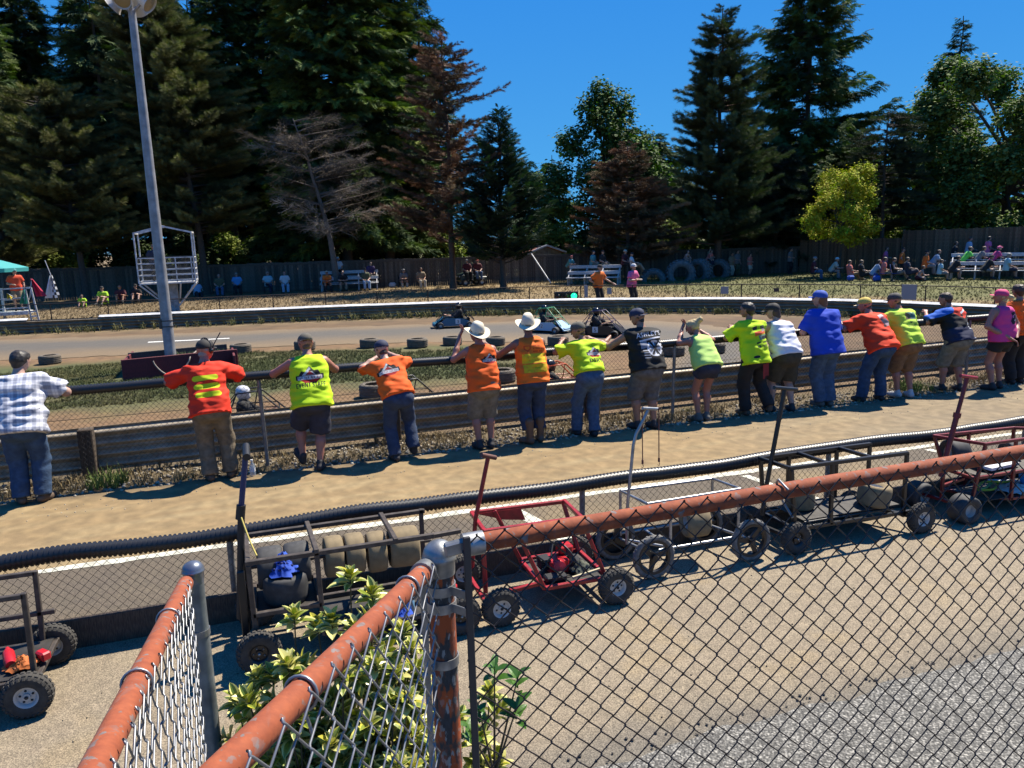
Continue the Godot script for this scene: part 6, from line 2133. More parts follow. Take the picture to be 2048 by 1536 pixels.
func build_carts() -> void:
	cart_materials()
	var steel: Material = mats["bare steel frame"]
	# far left cart, only its right end in view
	var c := thing("steel_kart_cart", "rusty steel kart cart at the left edge carrying impact wrenches", "cart")
	for z in [-5.12, -5.78]:
		wheel(c, V(-1.56, 0.148, z), 0.148, "white rim", 0.4)
		wheel(c, V(-2.75, 0.148, z), 0.148, "white rim", 0.1)
	bars("frame", c, [[V(-2.9, 0.20, -5.2), V(-1.5, 0.20, -5.2)], [V(-2.9, 0.20, -5.72), V(-1.5, 0.20, -5.72)], [V(-1.52, 0.20, -5.2), V(-1.52, 0.20, -5.72)], [V(-1.53, 0.22, -5.2), V(-1.52, 0.79, -5.2)], [V(-1.60, 0.22, -5.72), V(-1.585, 0.73, -5.72)],
		[V(-1.52, 0.77, -5.2), V(-2.9, 0.77, -5.2)], [V(-1.585, 0.715, -5.72), V(-2.9, 0.715, -5.72)], [V(-1.5, 0.42, -5.72), V(-2.9, 0.42, -5.72)], [V(-2.88, 0.77, -5.2), V(-2.88, 0.2, -5.2)], [V(-2.88, 0.715, -5.72), V(-2.88, 0.2, -5.72)]], 0.032, steel)
	bars("axle", c, [[V(-1.56, 0.148, -5.12), V(-1.56, 0.148, -5.78)], [V(-2.75, 0.148, -5.12), V(-2.75, 0.148, -5.78)]], 0.02, mats["bolt steel"])
	var dk := MB.new()
	dk.abox(V(-2.2, 0.222, -5.46), V(1.34, 0.006, 0.5))
	obj("deck", dk, mats["deck plate"], c)
	impact_gun("red and black impact wrench lying on the left cart", V(-1.72, 0.235, -5.42), 1.9)
	impact_gun("second impact wrench at the very left edge on the same cart", V(-1.98, 0.235, -5.35), 0.5)
	crumpled("orange cloth beside the impact wrench on the left cart", "orange_cloth", V(-1.63, 0.228, -5.36), 0.10, 0.05, mat("orange cloth", lc(0.6, 0.16, 0.03), 0.8), 401)

	# tyre rack cart
	c = thing("tyre_rack_cart", "long steel tyre rack cart with a row of slick tyres hung between its rails", "cart")
	for q in [[-0.18, -5.12], [1.235, -5.12], [-0.2, -5.82], [1.21, -5.82]]:
		wheel(c, V(q[0], 0.15, q[1]), 0.150, "black rim", 0.7)
	bars("frame", c, [[V(-0.22, 0.765, -5.2), V(1.08, 0.765, -5.2)], [V(-0.24, 0.72, -5.86), V(1.15, 0.72, -5.86)], [V(-0.2, 0.765, -5.2), V(-0.22, 0.72, -5.86)], [V(0.25, 0.79, -5.16), V(0.23, 0.74, -5.9)], [V(0.80, 0.775, -5.18), V(0.80, 0.735, -5.88)], [V(1.12, 0.74, -5.86), V(1.12, 0.15, -5.86)], [V(1.0, 0.76, -5.2), V(1.3, 0.73, -5.3)],
		[V(0.25, 0.78, -5.2), V(0.26, 0.15, -5.2)], [V(-0.2, 0.75, -5.2), V(-0.19, 0.12, -5.2)], [V(-0.23, 0.72, -5.86), V(-0.22, 0.12, -5.86)], [V(-0.2, 0.385, -5.2), V(0.26, 0.385, -5.2)], [V(-0.2, 0.385, -5.7), V(0.26, 0.385, -5.7)], [V(0.25, 0.385, -5.2), V(0.25, 0.385, -5.7)], [V(-0.19, 0.385, -5.2), V(-0.19, 0.385, -5.7)],
		[V(0.26, 0.16, -5.2), V(1.2, 0.16, -5.2)], [V(-0.2, 0.16, -5.8), V(1.2, 0.16, -5.8)], [V(1.18, 0.16, -5.2), V(1.18, 0.16, -5.8)], [V(-0.19, 0.3, -5.25), V(-0.2, 0.3, -5.82)]], 0.034, steel)
	bars("end_plate", c, [[V(-0.26, 0.2, -5.3), V(-0.26, 0.66, -5.34)], [V(-0.26, 0.2, -5.72), V(-0.26, 0.66, -5.74)], [V(-0.255, 0.14, -5.5), V(-0.255, 0.5, -5.5)]], 0.05, mats["black paint frame"])
	bars("tyre_rod", c, [[V(-0.2, 0.60, -5.52), V(1.12, 0.60, -5.52)]], 0.022, steel)
	bars("axle", c, [[V(-0.19, 0.15, -5.12), V(-0.19, 0.15, -5.82)], [V(1.22, 0.15, -5.12), V(1.22, 0.15, -5.82)]], 0.022, steel)
	var h := MB.new()
	h.tube([V(-0.30, 0.25, -5.48), V(-0.225, 1.0, -5.5)], 0.026, 10)
	h.tube([V(-0.235, 0.98, -5.5), V(-0.218, 1.08, -5.5)], 0.033, 10)
	obj("handle_sleeve", h, mats["black tool"], c)
	h = MB.new()
	h.tube([V(-0.222, 1.05, -5.5), V(-0.155, 1.45, -5.5)], 0.021, 10)
	obj("handle", h, mat("blue handle paint", lc(0.015, 0.03, 0.12), 0.4), c)
	h = MB.new()
	h.tube([V(-0.15, 1.44, -5.42), V(-0.152, 1.47, -5.62)], 0.026, 10)
	obj("handle_grip", h, mats["black tool"], c)
	var tray := MB.new()
	tray.abox(V(0.72, 0.135, -5.5), V(0.9, 0.008, 0.56))
	tray.abox(V(0.03, 0.365, -5.45), V(0.44, 0.008, 0.48))
	obj("tray", tray, mats["deck plate"], c)
	var rope := MB.new()
	var rp := []
	for j in 14:
		var f := j / 13.0
		rp.append(V(lerpf(-0.225, -0.14, f), lerpf(1.0, 0.80, f) - 0.02 * sin(f * PI), lerpf(-5.47, -5.22, f)))
	rope.tube(rp, 0.006, 5)
	obj("rope", rope, mat("yellow rope", lc(0.62, 0.50, 0.12), 0.8), c)
	var tl := [[-0.065, 0.18, "slick rubber", "first black slick tyre from the left hung in the tyre rack"], [0.128, 0.18, "slick rubber", "second black slick tyre hung in the tyre rack"], [0.385, 0.135, "clay caked rubber", "clay coloured tyre just right of the rack's middle upright"], [0.535, 0.14, "clay caked rubber", "second clay coloured tyre in the rack"], [0.700, 0.14, "clay caked rubber", "third clay coloured tyre in the rack with a dark patch"], [0.905, 0.22, "clay caked rubber", "widest clay coloured tyre at the right end of the rack"]]
	for q in tl:
		loose_tyre(q[3], V(q[0], 0.585 + rr(-0.008, 0.008), -5.52), V(1, rr(-0.03, 0.03), rr(-0.03, 0.03)), q[1], q[2], "black rim", "tyres hung in the tyre rack", 0.152)
	loose_tyre("black kart tyre lying flat on the rack cart's shelf under the blue cloth", V(0.03, 0.47, -5.40), V(0, 1, 0), 0.20, "slick rubber", "black rim", "", 0.155)
	var cl := crumpled("crumpled blue patterned cloth on top of the lying black tyre", "blue_cloth", V(0.03, 0.57, -5.41), 0.115, 0.13, mats["blue cloth"], 402)
	var sp := MB.new()
	for j in 26:
		var a := rr(0, TAU)
		var f := rr(0.25, 0.85)
		sp.ball(V(cos(a) * 0.105 * f, 0.13 * pow(1.0 - f, 0.85) + 0.022, sin(a) * 0.105 * f), V(0.012, 0.010, 0.012), 6, 4)
	obj("dark_print", sp, mats["cloth pattern"], cl)
	impact_gun("bright red power tool lying in the rack cart's lower tray", V(0.66, 0.16, -5.32), 0.4)
	impact_gun("dark red tool at the right end of the lower tray behind the corner post", V(1.06, 0.16, -5.42), 2.4)
	var bt := thing("drink_bottle", "small clear blue drink bottle in the lower tray of the rack cart", "bottle", V(0.90, 0.145, -5.35))
	var bm := MB.new()
	bm.lathe([Vector2(0, 0), Vector2(0.035, 0), Vector2(0.037, 0.02), Vector2(0.037, 0.12), Vector2(0.015, 0.16), Vector2(0.013, 0.18), Vector2(0, 0.18)], 14)
	obj("body", bm, mat("pale blue plastic", lc(0.25, 0.5, 0.7), 0.2), bt)
	crumpled("small blue and white rag beside the bottle in the lower tray", "blue_rag", V(0.84, 0.145, -5.26), 0.07, 0.06, mats["blue cloth"], 403)
	var hz := thing("black_cable", "black cable looping over the rack cart's lower tray", "cable")
	var hp := []
	for j in 18:
		var f := j / 17.0
		hp.append(V(0.42 + 0.30 * f, 0.16 + 0.16 * sin(f * PI), -5.40 - 0.05 * sin(f * 5.0)))
	var hm := MB.new()
	hm.tube(hp, 0.008, 6)
	obj("cord", hm, mats["black tool"], hz)

	# red cart
	var red: Material = mats["red paint frame"]
	c = thing("red_kart_cart", "red painted kart cart with an engine on its deck just right of the corner post", "cart")
	for q in [[1.545, -5.13], [2.50, -5.13], [1.44, -5.84], [2.47, -5.84]]:
		wheel(c, V(q[0], 0.148, q[1]), 0.148, "white rim", 0.9 if q[0] < 2.0 else 0.2)
	bars("frame", c, [[V(1.92, 0.21, -5.18), V(2.46, 0.21, -5.18)], [V(1.92, 0.21, -5.76), V(2.46, 0.21, -5.76)], [V(1.92, 0.21, -5.18), V(1.92, 0.21, -5.76)], [V(2.45, 0.21, -5.18), V(2.45, 0.21, -5.76)], [V(1.92, 0.21, -5.2), V(1.72, 0.70, -5.24)], [V(1.92, 0.21, -5.74), V(1.72, 0.66, -5.80)], [V(2.44, 0.21, -5.2), V(2.26, 0.70, -5.24)], [V(2.44, 0.21, -5.74), V(2.34, 0.64, -5.82)],
		[V(1.46, 0.72, -5.24), V(2.27, 0.71, -5.24)], [V(1.52, 0.66, -5.82), V(2.36, 0.645, -5.82)], [V(1.49, 0.69, -5.24), V(1.53, 0.66, -5.82)], [V(2.265, 0.705, -5.24), V(2.35, 0.65, -5.82)], [V(1.47, 0.70, -5.3), V(1.48, 0.2, -5.3)], [V(1.46, 0.16, -5.3), V(1.92, 0.2, -5.3)], [V(1.45, 0.17, -5.16), V(1.46, 0.17, -5.82)], [V(2.49, 0.15, -5.14), V(2.47, 0.15, -5.83)]], 0.032, red)
	var gs := MB.new()
	gs.slab(PackedVector2Array([Vector2(1.56, 0.655), Vector2(1.95, 0.65), Vector2(1.99, 0.54), Vector2(1.8, 0.57)]), 0.006, X(V(0, 0, -5.80)))
	obj("gusset", gs, red, c)
	h = MB.new()
	h.tube([V(1.43, 0.32, -5.5), V(1.475, 0.72, -5.5), V(1.60, 1.225, -5.5)], 0.017, 10)
	obj("handle", h, red, c)
	h = MB.new()
	h.tube([V(1.535, 1.245, -5.47), V(1.665, 1.19, -5.53)], 0.019, 10)
	obj("handle_grip", h, grain("brown grip", lc(0.16, 0.06, 0.04), "blotch", 4.0, 0.7), c)
	tray = MB.new()
	tray.abox(V(2.19, 0.20, -5.47), V(0.50, 0.006, 0.54))
	obj("deck", tray, mats["deck plate"], c)
	var en := thing("small_engine", "red and black small engine with hoses sitting on the red cart's deck", "engine", V(2.13, 0.205, -5.46))
	var em := MB.new()
	em.abox(V(0, 0.06, 0), V(0.17, 0.12, 0.15), 0.015)
	em.lathe([Vector2(0, 0), Vector2(0.055, 0), Vector2(0.06, 0.03), Vector2(0.05, 0.05), Vector2(0, 0.055)], 16, along(V(-0.02, 0.07, 0.08), V(0, 0.25, 1)))
	em.abox(V(0.09, 0.16, -0.05), V(0.13, 0.08, 0.10), 0.02)
	obj("housing", em, mats["red tool"], en)
	em = MB.new()
	for j in 6:
		em.abox(V(-0.11, 0.05 + 0.016 * j, 0.0), V(0.09, 0.006, 0.12), 0.001)
	em.abox(V(0.14, 0.06, 0.02), V(0.10, 0.10, 0.12), 0.02)
	em.abox(V(-0.08, 0.03, 0.17), V(0.18, 0.05, 0.09), 0.012)
	obj("cooling_fins", em, mats["black tool"], en)
	em = MB.new()
	for j in 3:
		var q := []
		for k in 12:
			var f := k / 11.0
			q.append(V(-0.06 + 0.16 * f + 0.02 * j, 0.13 + 0.10 * sin(f * PI + j * 0.3), 0.03 - 0.09 * sin(f * 3.0 + j)))
		em.tube(q, 0.008, 6)
	obj("hose", em, mats["black tool"], en)
	crumpled("grey green rag beside the engine on the red cart", "grey_rag", V(2.30, 0.208, -5.38), 0.10, 0.07, mat("grey green cloth", lc(0.10, 0.11, 0.08), 0.9), 404)
	var ld := thing("wooden_stick", "pale wooden stick lying along the red cart's deck edge", "stick", V(2.30, 0.235, -5.235))
	var lm := MB.new()
	lm.bar(V(-0.13, 0, 0.01), V(0.13, 0.02, -0.02), 0.018)
	obj("stick", lm, mat("pale wood", lc(0.55, 0.48, 0.30), 0.7), ld)

	# silver cart on spoked wheels
	var sil: Material = mats["silver frame"]
	c = thing("silver_kart_cart", "light silver tube kart cart on large black spoked wheels", "cart")
	for q in [[2.99, -5.42, 0.3], [3.95, -5.42, 0.9], [2.87, -5.90, 1.4], [3.78, -5.90, 0.1]]:
		mag_wheel(c, V(q[0], 0.196, q[1]), q[2])
	h = MB.new()
	for q in [[V(2.92, 0.64, -5.90), V(3.86, 0.63, -5.90)], [V(2.94, 0.665, -5.44), V(3.84, 0.675, -5.44)], [V(2.92, 0.64, -5.90), V(2.94, 0.665, -5.44)], [V(3.86, 0.63, -5.90), V(3.84, 0.675, -5.44)], [V(2.92, 0.64, -5.90), V(2.92, 0.22, -5.90)], [V(3.86, 0.63, -5.9), V(3.86, 0.22, -5.9)], [V(3.16, 0.67, -5.44), V(3.16, 0.24, -5.44)], [V(3.83, 0.67, -5.44), V(3.83, 0.24, -5.44)],
		[V(2.92, 0.24, -5.90), V(3.86, 0.24, -5.90)], [V(3.05, 0.24, -5.44), V(3.88, 0.24, -5.44)], [V(3.02, 0.2, -5.40), V(2.9, 0.2, -5.90)], [V(3.95, 0.2, -5.40), V(3.8, 0.2, -5.90)], [V(2.9, 0.26, -5.68), V(3.16, 0.24, -5.46)], [V(3.16, 0.24, -5.44), V(3.16, 0.24, -5.9)]]:
		h.tube([q[0], q[1]], 0.013, 8)
	obj("frame", h, sil, c)
	h = MB.new()
	h.tube([V(2.86, 0.24, -5.66), V(2.87, 0.6, -5.66), V(2.925, 1.12, -5.66), V(2.95, 1.21, -5.66), V(3.065, 1.405, -5.66)], 0.014, 10)
	obj("handle", h, sil, c)
	h = MB.new()
	h.tube([V(3.0, 1.432, -5.64), V(3.17, 1.40, -5.68)], 0.014, 10)
	obj("handle_grip", h, sil, c)
	for x in [3.008, 3.165]:
		var bg := MB.new()
		bg.tube([V(x, 1.42, -5.66), V(x + 0.004, 0.97, -5.66)], 0.0045, 6)
		bg.tube([V(x + 0.004, 0.975, -5.66), V(x + 0.004, 0.94, -5.66)], 0.009, 6)
		bg.tube([V(x + 0.004, 0.94, -5.66), V(x + 0.012, 0.92, -5.66), V(x + 0.006, 0.905, -5.66), V(x - 0.008, 0.915, -5.66)], 0.003, 5)
		obj("bungee_cord", bg, mat("red brown cord", lc(0.14, 0.035, 0.03), 0.7), c)
	loose_tyre("wide clay coloured tyre lying on its side in the silver cart", V(3.52, 0.36, -5.64), V(1, 0, 0.15), 0.21, "clay caked rubber", "white rim", "", 0.14)

	# black cart
	var blk: Material = mats["black paint frame"]
	c = thing("black_kart_cart", "black painted kart cart with tall T handle right of the silver cart", "cart")
	for q in [[4.41, -5.40], [5.80, -5.36], [4.28, -5.92], [5.46, -5.90]]:
		wheel(c, V(q[0], 0.148, q[1]), 0.148, "black rim" if q[0] < 5.0 else "white rim", 0.5)
	bars("frame", c, [[V(4.33, 0.80, -5.43), V(5.66, 0.785, -5.43)], [V(4.36, 0.765, -5.90), V(5.67, 0.755, -5.90)], [V(4.34, 0.80, -5.43), V(4.37, 0.765, -5.90)], [V(4.76, 0.79, -5.43), V(4.80, 0.765, -5.90)], [V(5.25, 0.785, -5.43), V(5.28, 0.76, -5.90)], [V(5.65, 0.785, -5.43), V(5.65, 0.16, -5.43)], [V(4.36, 0.78, -5.43), V(4.42, 0.2, -5.43)], [V(4.38, 0.76, -5.9), V(4.44, 0.2, -5.9)], [V(4.80, 0.785, -5.43), V(4.81, 0.21, -5.43)], [V(4.70, 0.76, -5.9), V(4.70, 0.2, -5.9)], [V(5.26, 0.76, -5.9), V(5.26, 0.2, -5.9)], [V(5.66, 0.755, -5.90), V(5.66, 0.18, -5.9)],
		[V(4.42, 0.22, -5.43), V(5.78, 0.20, -5.43)], [V(4.42, 0.22, -5.88), V(5.7, 0.2, -5.88)], [V(4.42, 0.22, -5.43), V(4.42, 0.22, -5.88)], [V(4.38, 0.15, -5.36), V(4.30, 0.15, -5.92)], [V(5.79, 0.15, -5.36), V(5.5, 0.15, -5.92)]], 0.034, blk)
	h = MB.new()
	for j in 4:
		h.tube([V(4.55 + 0.04 * j, 0.25, -5.47 - 0.09 * j), V(5.6, 0.23, -5.5 - 0.09 * j)], 0.012, 8)
	obj("deck_tubes", h, blk, c)
	h = MB.new()
	h.tube([V(4.24, 0.30, -5.66), V(4.27, 0.55, -5.66), V(4.435, 1.46, -5.66)], 0.021, 10)
	obj("handle", h, blk, c)
	h = MB.new()
	h.tube([V(4.30, 1.495, -5.63), V(4.59, 1.44, -5.69)], 0.018, 10)
	obj("handle_grip", h, blk, c)
	tray = MB.new()
	tray.abox(V(5.1, 0.265, -5.68), V(1.1, 0.008, 0.4))
	obj("deck", tray, mats["deck plate"], c)
	loose_tyre("large clay coloured tyre with shiny rim standing on the black cart's deck", V(5.44, 0.365, -5.58), V(0.12, 1, 0.05), 0.20, "clay caked rubber", "white rim", "", 0.15)
	loose_tyre("clay coloured tyre half hidden behind the rust rail on the black cart", V(4.74, 0.37, -5.76), V(0, 1, 0), 0.19, "clay caked rubber", "white rim", "", 0.13)

	# right hand red cart
	c = thing("red_shelf_cart", "dark red two shelf kart cart with red T handle at the right edge", "cart")
	var dred := grain("dark red paint", lc(0.20, 0.010, 0.014), "blotch", 2.0, 0.4)
	for q in [[6.40, -5.42], [6.34, -5.90], [7.9, -5.42], [7.9, -5.9]]:
		var w := node("wheel", c, along(V(q[0], 0.135, q[1]), V(0, 0, 1)))
		obj("tyre", slick(0.19, 0.14)[0], mats["slick rubber"], w)
		obj("rim", slick(0.19, 0.14)[1], mats["white rim"], w)
	bars("frame", c, [[V(6.47, 0.75, -5.90), V(7.6, 0.715, -5.90)], [V(6.6, 0.76, -5.43), V(8.0, 0.75, -5.43)], [V(6.47, 0.75, -5.90), V(6.62, 0.76, -5.43)], [V(7.58, 0.715, -5.9), V(8.0, 0.75, -5.43)], [V(6.48, 0.75, -5.9), V(6.58, 0.35, -5.82)], [V(6.62, 0.75, -5.43), V(6.54, 0.2, -5.46)], [V(6.95, 0.74, -5.9), V(6.95, 0.16, -5.9)], [V(7.02, 0.75, -5.43), V(7.02, 0.14, -5.43)], [V(7.58, 0.715, -5.9), V(7.58, 0.15, -5.9)], [V(7.98, 0.75, -5.43), V(7.98, 0.15, -5.43)],
		[V(6.55, 0.42, -5.45), V(7.98, 0.42, -5.43)], [V(6.58, 0.40, -5.85), V(7.6, 0.40, -5.88)], [V(6.56, 0.41, -5.45), V(6.58, 0.40, -5.85)], [V(6.62, 0.16, -5.88), V(7.0, 0.15, -5.43)], [V(7.0, 0.15, -5.43), V(7.98, 0.14, -5.43)], [V(6.62, 0.16, -5.88), V(7.6, 0.15, -5.88)], [V(6.42, 0.15, -5.44), V(6.36, 0.15, -5.88)], [V(6.37, 0.15, -5.66), V(6.37, 0.42, -5.66)], [V(6.37, 0.3, -5.66), V(6.6, 0.36, -5.62)]], 0.030, dred)
	tray = MB.new()
	tray.abox(V(7.2, 0.432, -5.65), V(1.2, 0.006, 0.40))
	tray.abox(V(7.3, 0.165, -5.65), V(1.25, 0.006, 0.42))
	obj("shelf", tray, mats["deck plate"], c)
	h = MB.new()
	h.tube([V(6.34, 0.40, -5.66), V(6.49, 1.02, -5.66)], 0.026, 10)
	h.tube([V(6.485, 0.99, -5.66), V(6.495, 1.04, -5.66)], 0.036, 10)
	h.tube([V(6.49, 1.02, -5.66), V(6.585, 1.39, -5.66)], 0.020, 10)
	obj("handle", h, dred, c)
	h = MB.new()
	h.tube([V(6.46, 1.42, -5.63), V(6.74, 1.365, -5.69)], 0.018, 10)
	obj("handle_grip", h, mats["red paint frame"], c)
	var pn := thing("white_fairing", "white plastic body panel with a slot on the red shelf cart's upper shelf", "panel", V(6.98, 0.455, -5.62), 0.15)
	var pm := MB.new()
	pm.slab(PackedVector2Array([Vector2(-0.22, -0.12), Vector2(0.20, -0.14), Vector2(0.24, 0.02), Vector2(0.16, 0.13), Vector2(-0.2, 0.12), Vector2(-0.25, 0.0)]), 0.03, Transform3D(Basis(Vector3.RIGHT, -PI / 2 + 0.12), V(0, 0.03, 0)))
	obj("panel", pm, mats["white cloth"], pn)
	pm = MB.new()
	pm.box(Transform3D(Basis(Vector3.RIGHT, 0.12), V(0.02, 0.050, 0.02)), V(0.09, 0.008, 0.02), 0.003)
	obj("slot", pm, mats["black tool"], pn)
	crumpled("white cloth spread on the red shelf cart's lower shelf", "white_sheet", V(7.30, 0.168, -5.60), 0.24, 0.04, mats["white cloth"], 405)
	var st := thing("ratchet_straps", "yellow and green tie down straps on the lower shelf of the right red cart", "strap", V(6.95, 0.175, -5.66))
	for j in 3:
		var sm := MB.new()
		var q := []
		for k in 10:
			q.append(V(-0.1 + 0.055 * k, 0.02 + 0.012 * j, 0.05 * sin(k * 0.7 + j) - 0.03 * j))
		sm.tube(q, 0.013, 6)
		obj("strap", sm, [mat("yellow strap", lc(0.75, 0.68, 0.06), 0.6), mat("green strap", lc(0.25, 0.55, 0.18), 0.6), mats["yellow strap"]][j], st)
	loose_tyre("dark slick tyre behind the right red cart's handle", V(6.72, 0.56, -5.85), V(1, 0, 0.2), 0.2, "slick rubber", "white rim", "", 0.14)
	loose_tyre("small dark tyre at the back of the right red cart's upper shelf", V(7.38, 0.53, -5.76), V(1, 0, 0.0), 0.15, "slick rubber", "white rim", "", 0.10)
	var hl := thing("blue_ring", "bright blue and white helmet like shell at the right end of the lower shelf", "helmet", V(7.45, 0.30, -5.58))
	var hm2 := MB.new()
	hm2.lathe([Vector2(0.06, -0.05), Vector2(0.11, -0.05), Vector2(0.12, 0.0), Vector2(0.10, 0.05), Vector2(0.06, 0.05), Vector2(0.06, -0.05)], 24, along(V(0, 0, 0), V(0.2, 0.2, 1)), 0.5)
	obj("shell", hm2, mat("bright blue gloss", lc(0.02, 0.28, 0.8), 0.25), hl)
	var wb := thing("water_bottle", "clear plastic water bottle standing at the foot of the fence beside the red shirted person", "bottle", V(-0.22, 0, -9.98))
	var wm := MB.new()
	wm.lathe([Vector2(0, 0), Vector2(0.034, 0), Vector2(0.036, 0.02), Vector2(0.034, 0.06), Vector2(0.036, 0.10), Vector2(0.034, 0.13), Vector2(0.015, 0.18), Vector2(0.014, 0.2), Vector2(0, 0.2)], 16)
	var pl := mat("clear plastic", Color(0.9, 0.95, 1.0, 0.25), 0.08)
	pl.transparency = BaseMaterial3D.TRANSPARENCY_ALPHA
	obj("body", wm, pl, wb)
	wm = MB.new()
	wm.lathe([Vector2(0.0365, 0.06), Vector2(0.0365, 0.11)], 16)
	obj("paper_label", wm, mats["white cloth"], wb)
	wm = MB.new()
	wm.lathe([Vector2(0.0, 0.215), Vector2(0.016, 0.215), Vector2(0.016, 0.195)], 12)
	obj("lid", wm, mats["white cloth"], wb)

# ---------------------------------------------------------------- fence and shrub close to the camera
func build_foreground() -> void:
	var rust := StandardMaterial3D.new()
	rust.resource_name = "rusted pipe"
	rust.albedo_texture = tex.rust
	rust.uv1_triplanar = true
	rust.uv1_world_triplanar = true
	rust.uv1_scale = Vector3.ONE * 2.6
	rust.roughness = 0.85
	rust.normal_enabled = true
	rust.normal_texture = tex.fine_n
	rust.normal_scale = 0.5
	var postmat: StandardMaterial3D = rust.duplicate()
	postmat.resource_name = "grey post with rust streaks"
	postmat.albedo_texture = tex.post
	postmat.uv1_scale = Vector3(5.0, 1.6, 5.0)
	rust.albedo_color = Color(0.86, 0.86, 0.88)
	var zinc := grain("galvanised fitting", lc(0.36, 0.37, 0.38), "blotch", 5.0, 0.42, 0.7, "fine_n", 0.3)
	var darkwire := mat("dark fence wire", lc(0.055, 0.045, 0.045), 0.45, 0.6)
	var brightwire := mat("bright fence wire", lc(0.33, 0.34, 0.36), 0.45, 0.7)
	# right hand panel: rail parallel to the pit fences
	var f := thing("rusty_chain_link_fence", "chain link fence with rusty orange top rail crossing the lower right foreground", "fence")
	var m := MB.new()
	m.tube([V(0.385, 2.212, -1.511), V(1.315, 2.226, -1.511), V(2.1, 2.231, -1.511), V(4.6, 2.235, -1.511)], 0.0205, 18)
	obj("top_rail", m, rust, f)
	m = MB.new()
	m.tube([V(0.375, 2.212, -1.511), V(0.42, 2.2125, -1.511)], 0.0255, 18)
	m.bar(V(0.335, 2.205, -1.515), V(0.385, 2.212, -1.511), 0.02, 0.03, 0.004)
	obj("rail_end_cup", m, zinc, f)
	m = MB.new()
	for x in [1.185, 2.055]:
		m.tube([V(x, 2.235, -1.485), V(x - 0.01, 2.255, -1.51), V(x + 0.005, 2.235, -1.538), V(x + 0.02, 2.19, -1.53), V(x + 0.02, 2.16, -1.49)], 0.0032, 6)
	obj("tie_wire", m, brightwire, f)
	chain_link(f, V(0.385, 2.238, -1.485), V(4.6, 2.262, -1.485), 0.0625, 1.75, 0.00175, darkwire, 6, true, 0.008)
	m = MB.new()
	m.box(Transform3D(Basis(), V(0.378, 1.40, -1.487)), V(0.016, 1.68, 0.007), 0.002)
	obj("tension_bar", m, mat("dark bar steel", lc(0.07, 0.07, 0.075), 0.5, 0.5), f)
	# corner post with dome cap and brace bands
	var p := thing("corner_post", "thick rust streaked corner post with round galvanised dome cap and bands", "post", V(0.333, 0, -1.56))
	m = MB.new()
	m.tube([V(0, 0.0, 0), V(0, 2.17, 0)], 0.030, 22)
	obj("pipe", m, postmat, p)
	m = MB.new()
	var prof := [Vector2(0.0335, 2.135), Vector2(0.0345, 2.165), Vector2(0.0375, 2.168), Vector2(0.0375, 2.176)]
	for j in 9:
		var a := PI / 2 * j / 8.0
		prof.append(Vector2(cos(a) * 0.036, 2.178 + sin(a) * 0.034))
	m.lathe(prof, 28, Transform3D(), 0.5)
	obj("dome_cap", m, zinc, p)
	for q in [[2.102, 0.0], [2.062, 1.0], [1.93, 1.0]]:
		m = MB.new()
		m.lathe([Vector2(0.0312, q[0] - 0.011), Vector2(0.0335, q[0] - 0.011), Vector2(0.0335, q[0] + 0.011), Vector2(0.0312, q[0] + 0.011)], 24, Transform3D(), 0.9)
		var arm := V(0.045, q[0], 0.055) if q[0] != 1.93 else V(-0.055, q[0], 0.04)
		m.bar(arm.normalized() * 0.02 + V(0, q[0] * (1.0 - 0.02 / arm.length()), 0), arm + V(0, 0, 0.01), 0.004, 0.020, 0.001)
		m.ball(arm + V(0, 0, 0.012), V(0.008, 0.008, 0.008), 8, 5)
		obj("brace_band", m, zinc, p)
	# the two panels that run back towards the camera
	var g := thing("rusty_gate_panel", "short chain link panel with rusty rail running from the corner post towards the camera", "fence")
	var a0 := V(0.297, 2.158, -1.535)
	var a1 := V(-0.16, 2.305, -0.68)
	m = MB.new()
	m.tube([a0, a1], 0.0205, 18)
	obj("top_rail", m, rust, g)
	m = MB.new()
	m.tube([a0, a0.lerp(a1, 0.035)], 0.026, 16)
	m.bar(V(0.325, 2.150, -1.555), a0, 0.018, 0.03, 0.004)
	obj("rail_end_cup", m, zinc, g)
	var dd := (a1 - a0).normalized()
	var nn := dd.cross(UPV).normalized()
	chain_link(g, a0 + UPV * 0.022 - nn * 0.024 + dd * 0.02, a1 + UPV * 0.022 - nn * 0.024, 0.076, 1.2, 0.0019, brightwire, 6, true, 0.012)
	m = MB.new()
	for q in [0.13, 0.62, 0.93]:
		ring_tie(m, a0.lerp(a1, q), dd, 0.024)
	obj("tie_wire", m, brightwire, g)
	m = MB.new()
	m.box(Transform3D(Basis(UPV, 0.5), V(0.285, 1.55, -1.515)), V(0.016, 1.2, 0.006), 0.002)
	obj("tension_bar", m, zinc, g)
	var e := thing("left_rusty_gate_panel", "chain link panel with rusty rail running to the slim dome capped post at left", "fence")
	var b0 := V(-0.262, 1.90, -2.285)
	var b1 := V(-0.245, 2.245, -0.80)
	m = MB.new()
	m.tube([b0, b1], 0.0215, 18)
	obj("top_rail", m, rust, e)
	dd = (b1 - b0).normalized()
	chain_link(e, b0 + UPV * 0.016 + V(0.012, 0, 0.03), b1 + UPV * 0.016 + V(0.022, 0, 0), 0.076, 1.1, 0.0019, brightwire, 6, true, 0.014)
	m = MB.new()
	for q in [0.30, 0.62]:
		ring_tie(m, b0.lerp(b1, q), dd, 0.025)
	obj("tie_wire", m, brightwire, e)
	var lp := thing("slim_fence_post", "slim grey galvanised post with small dome cap left of the shrub", "post", V(-0.243, 0, -2.325))
	m = MB.new()
	m.tube([V(0, 0, 0), V(0, 1.905, 0)], 0.0265, 18)
	obj("pipe", m, grain("grey green post steel", lc(0.20, 0.225, 0.235), "blotch", 3.0, 0.45, 0.4), lp)
	m = MB.new()
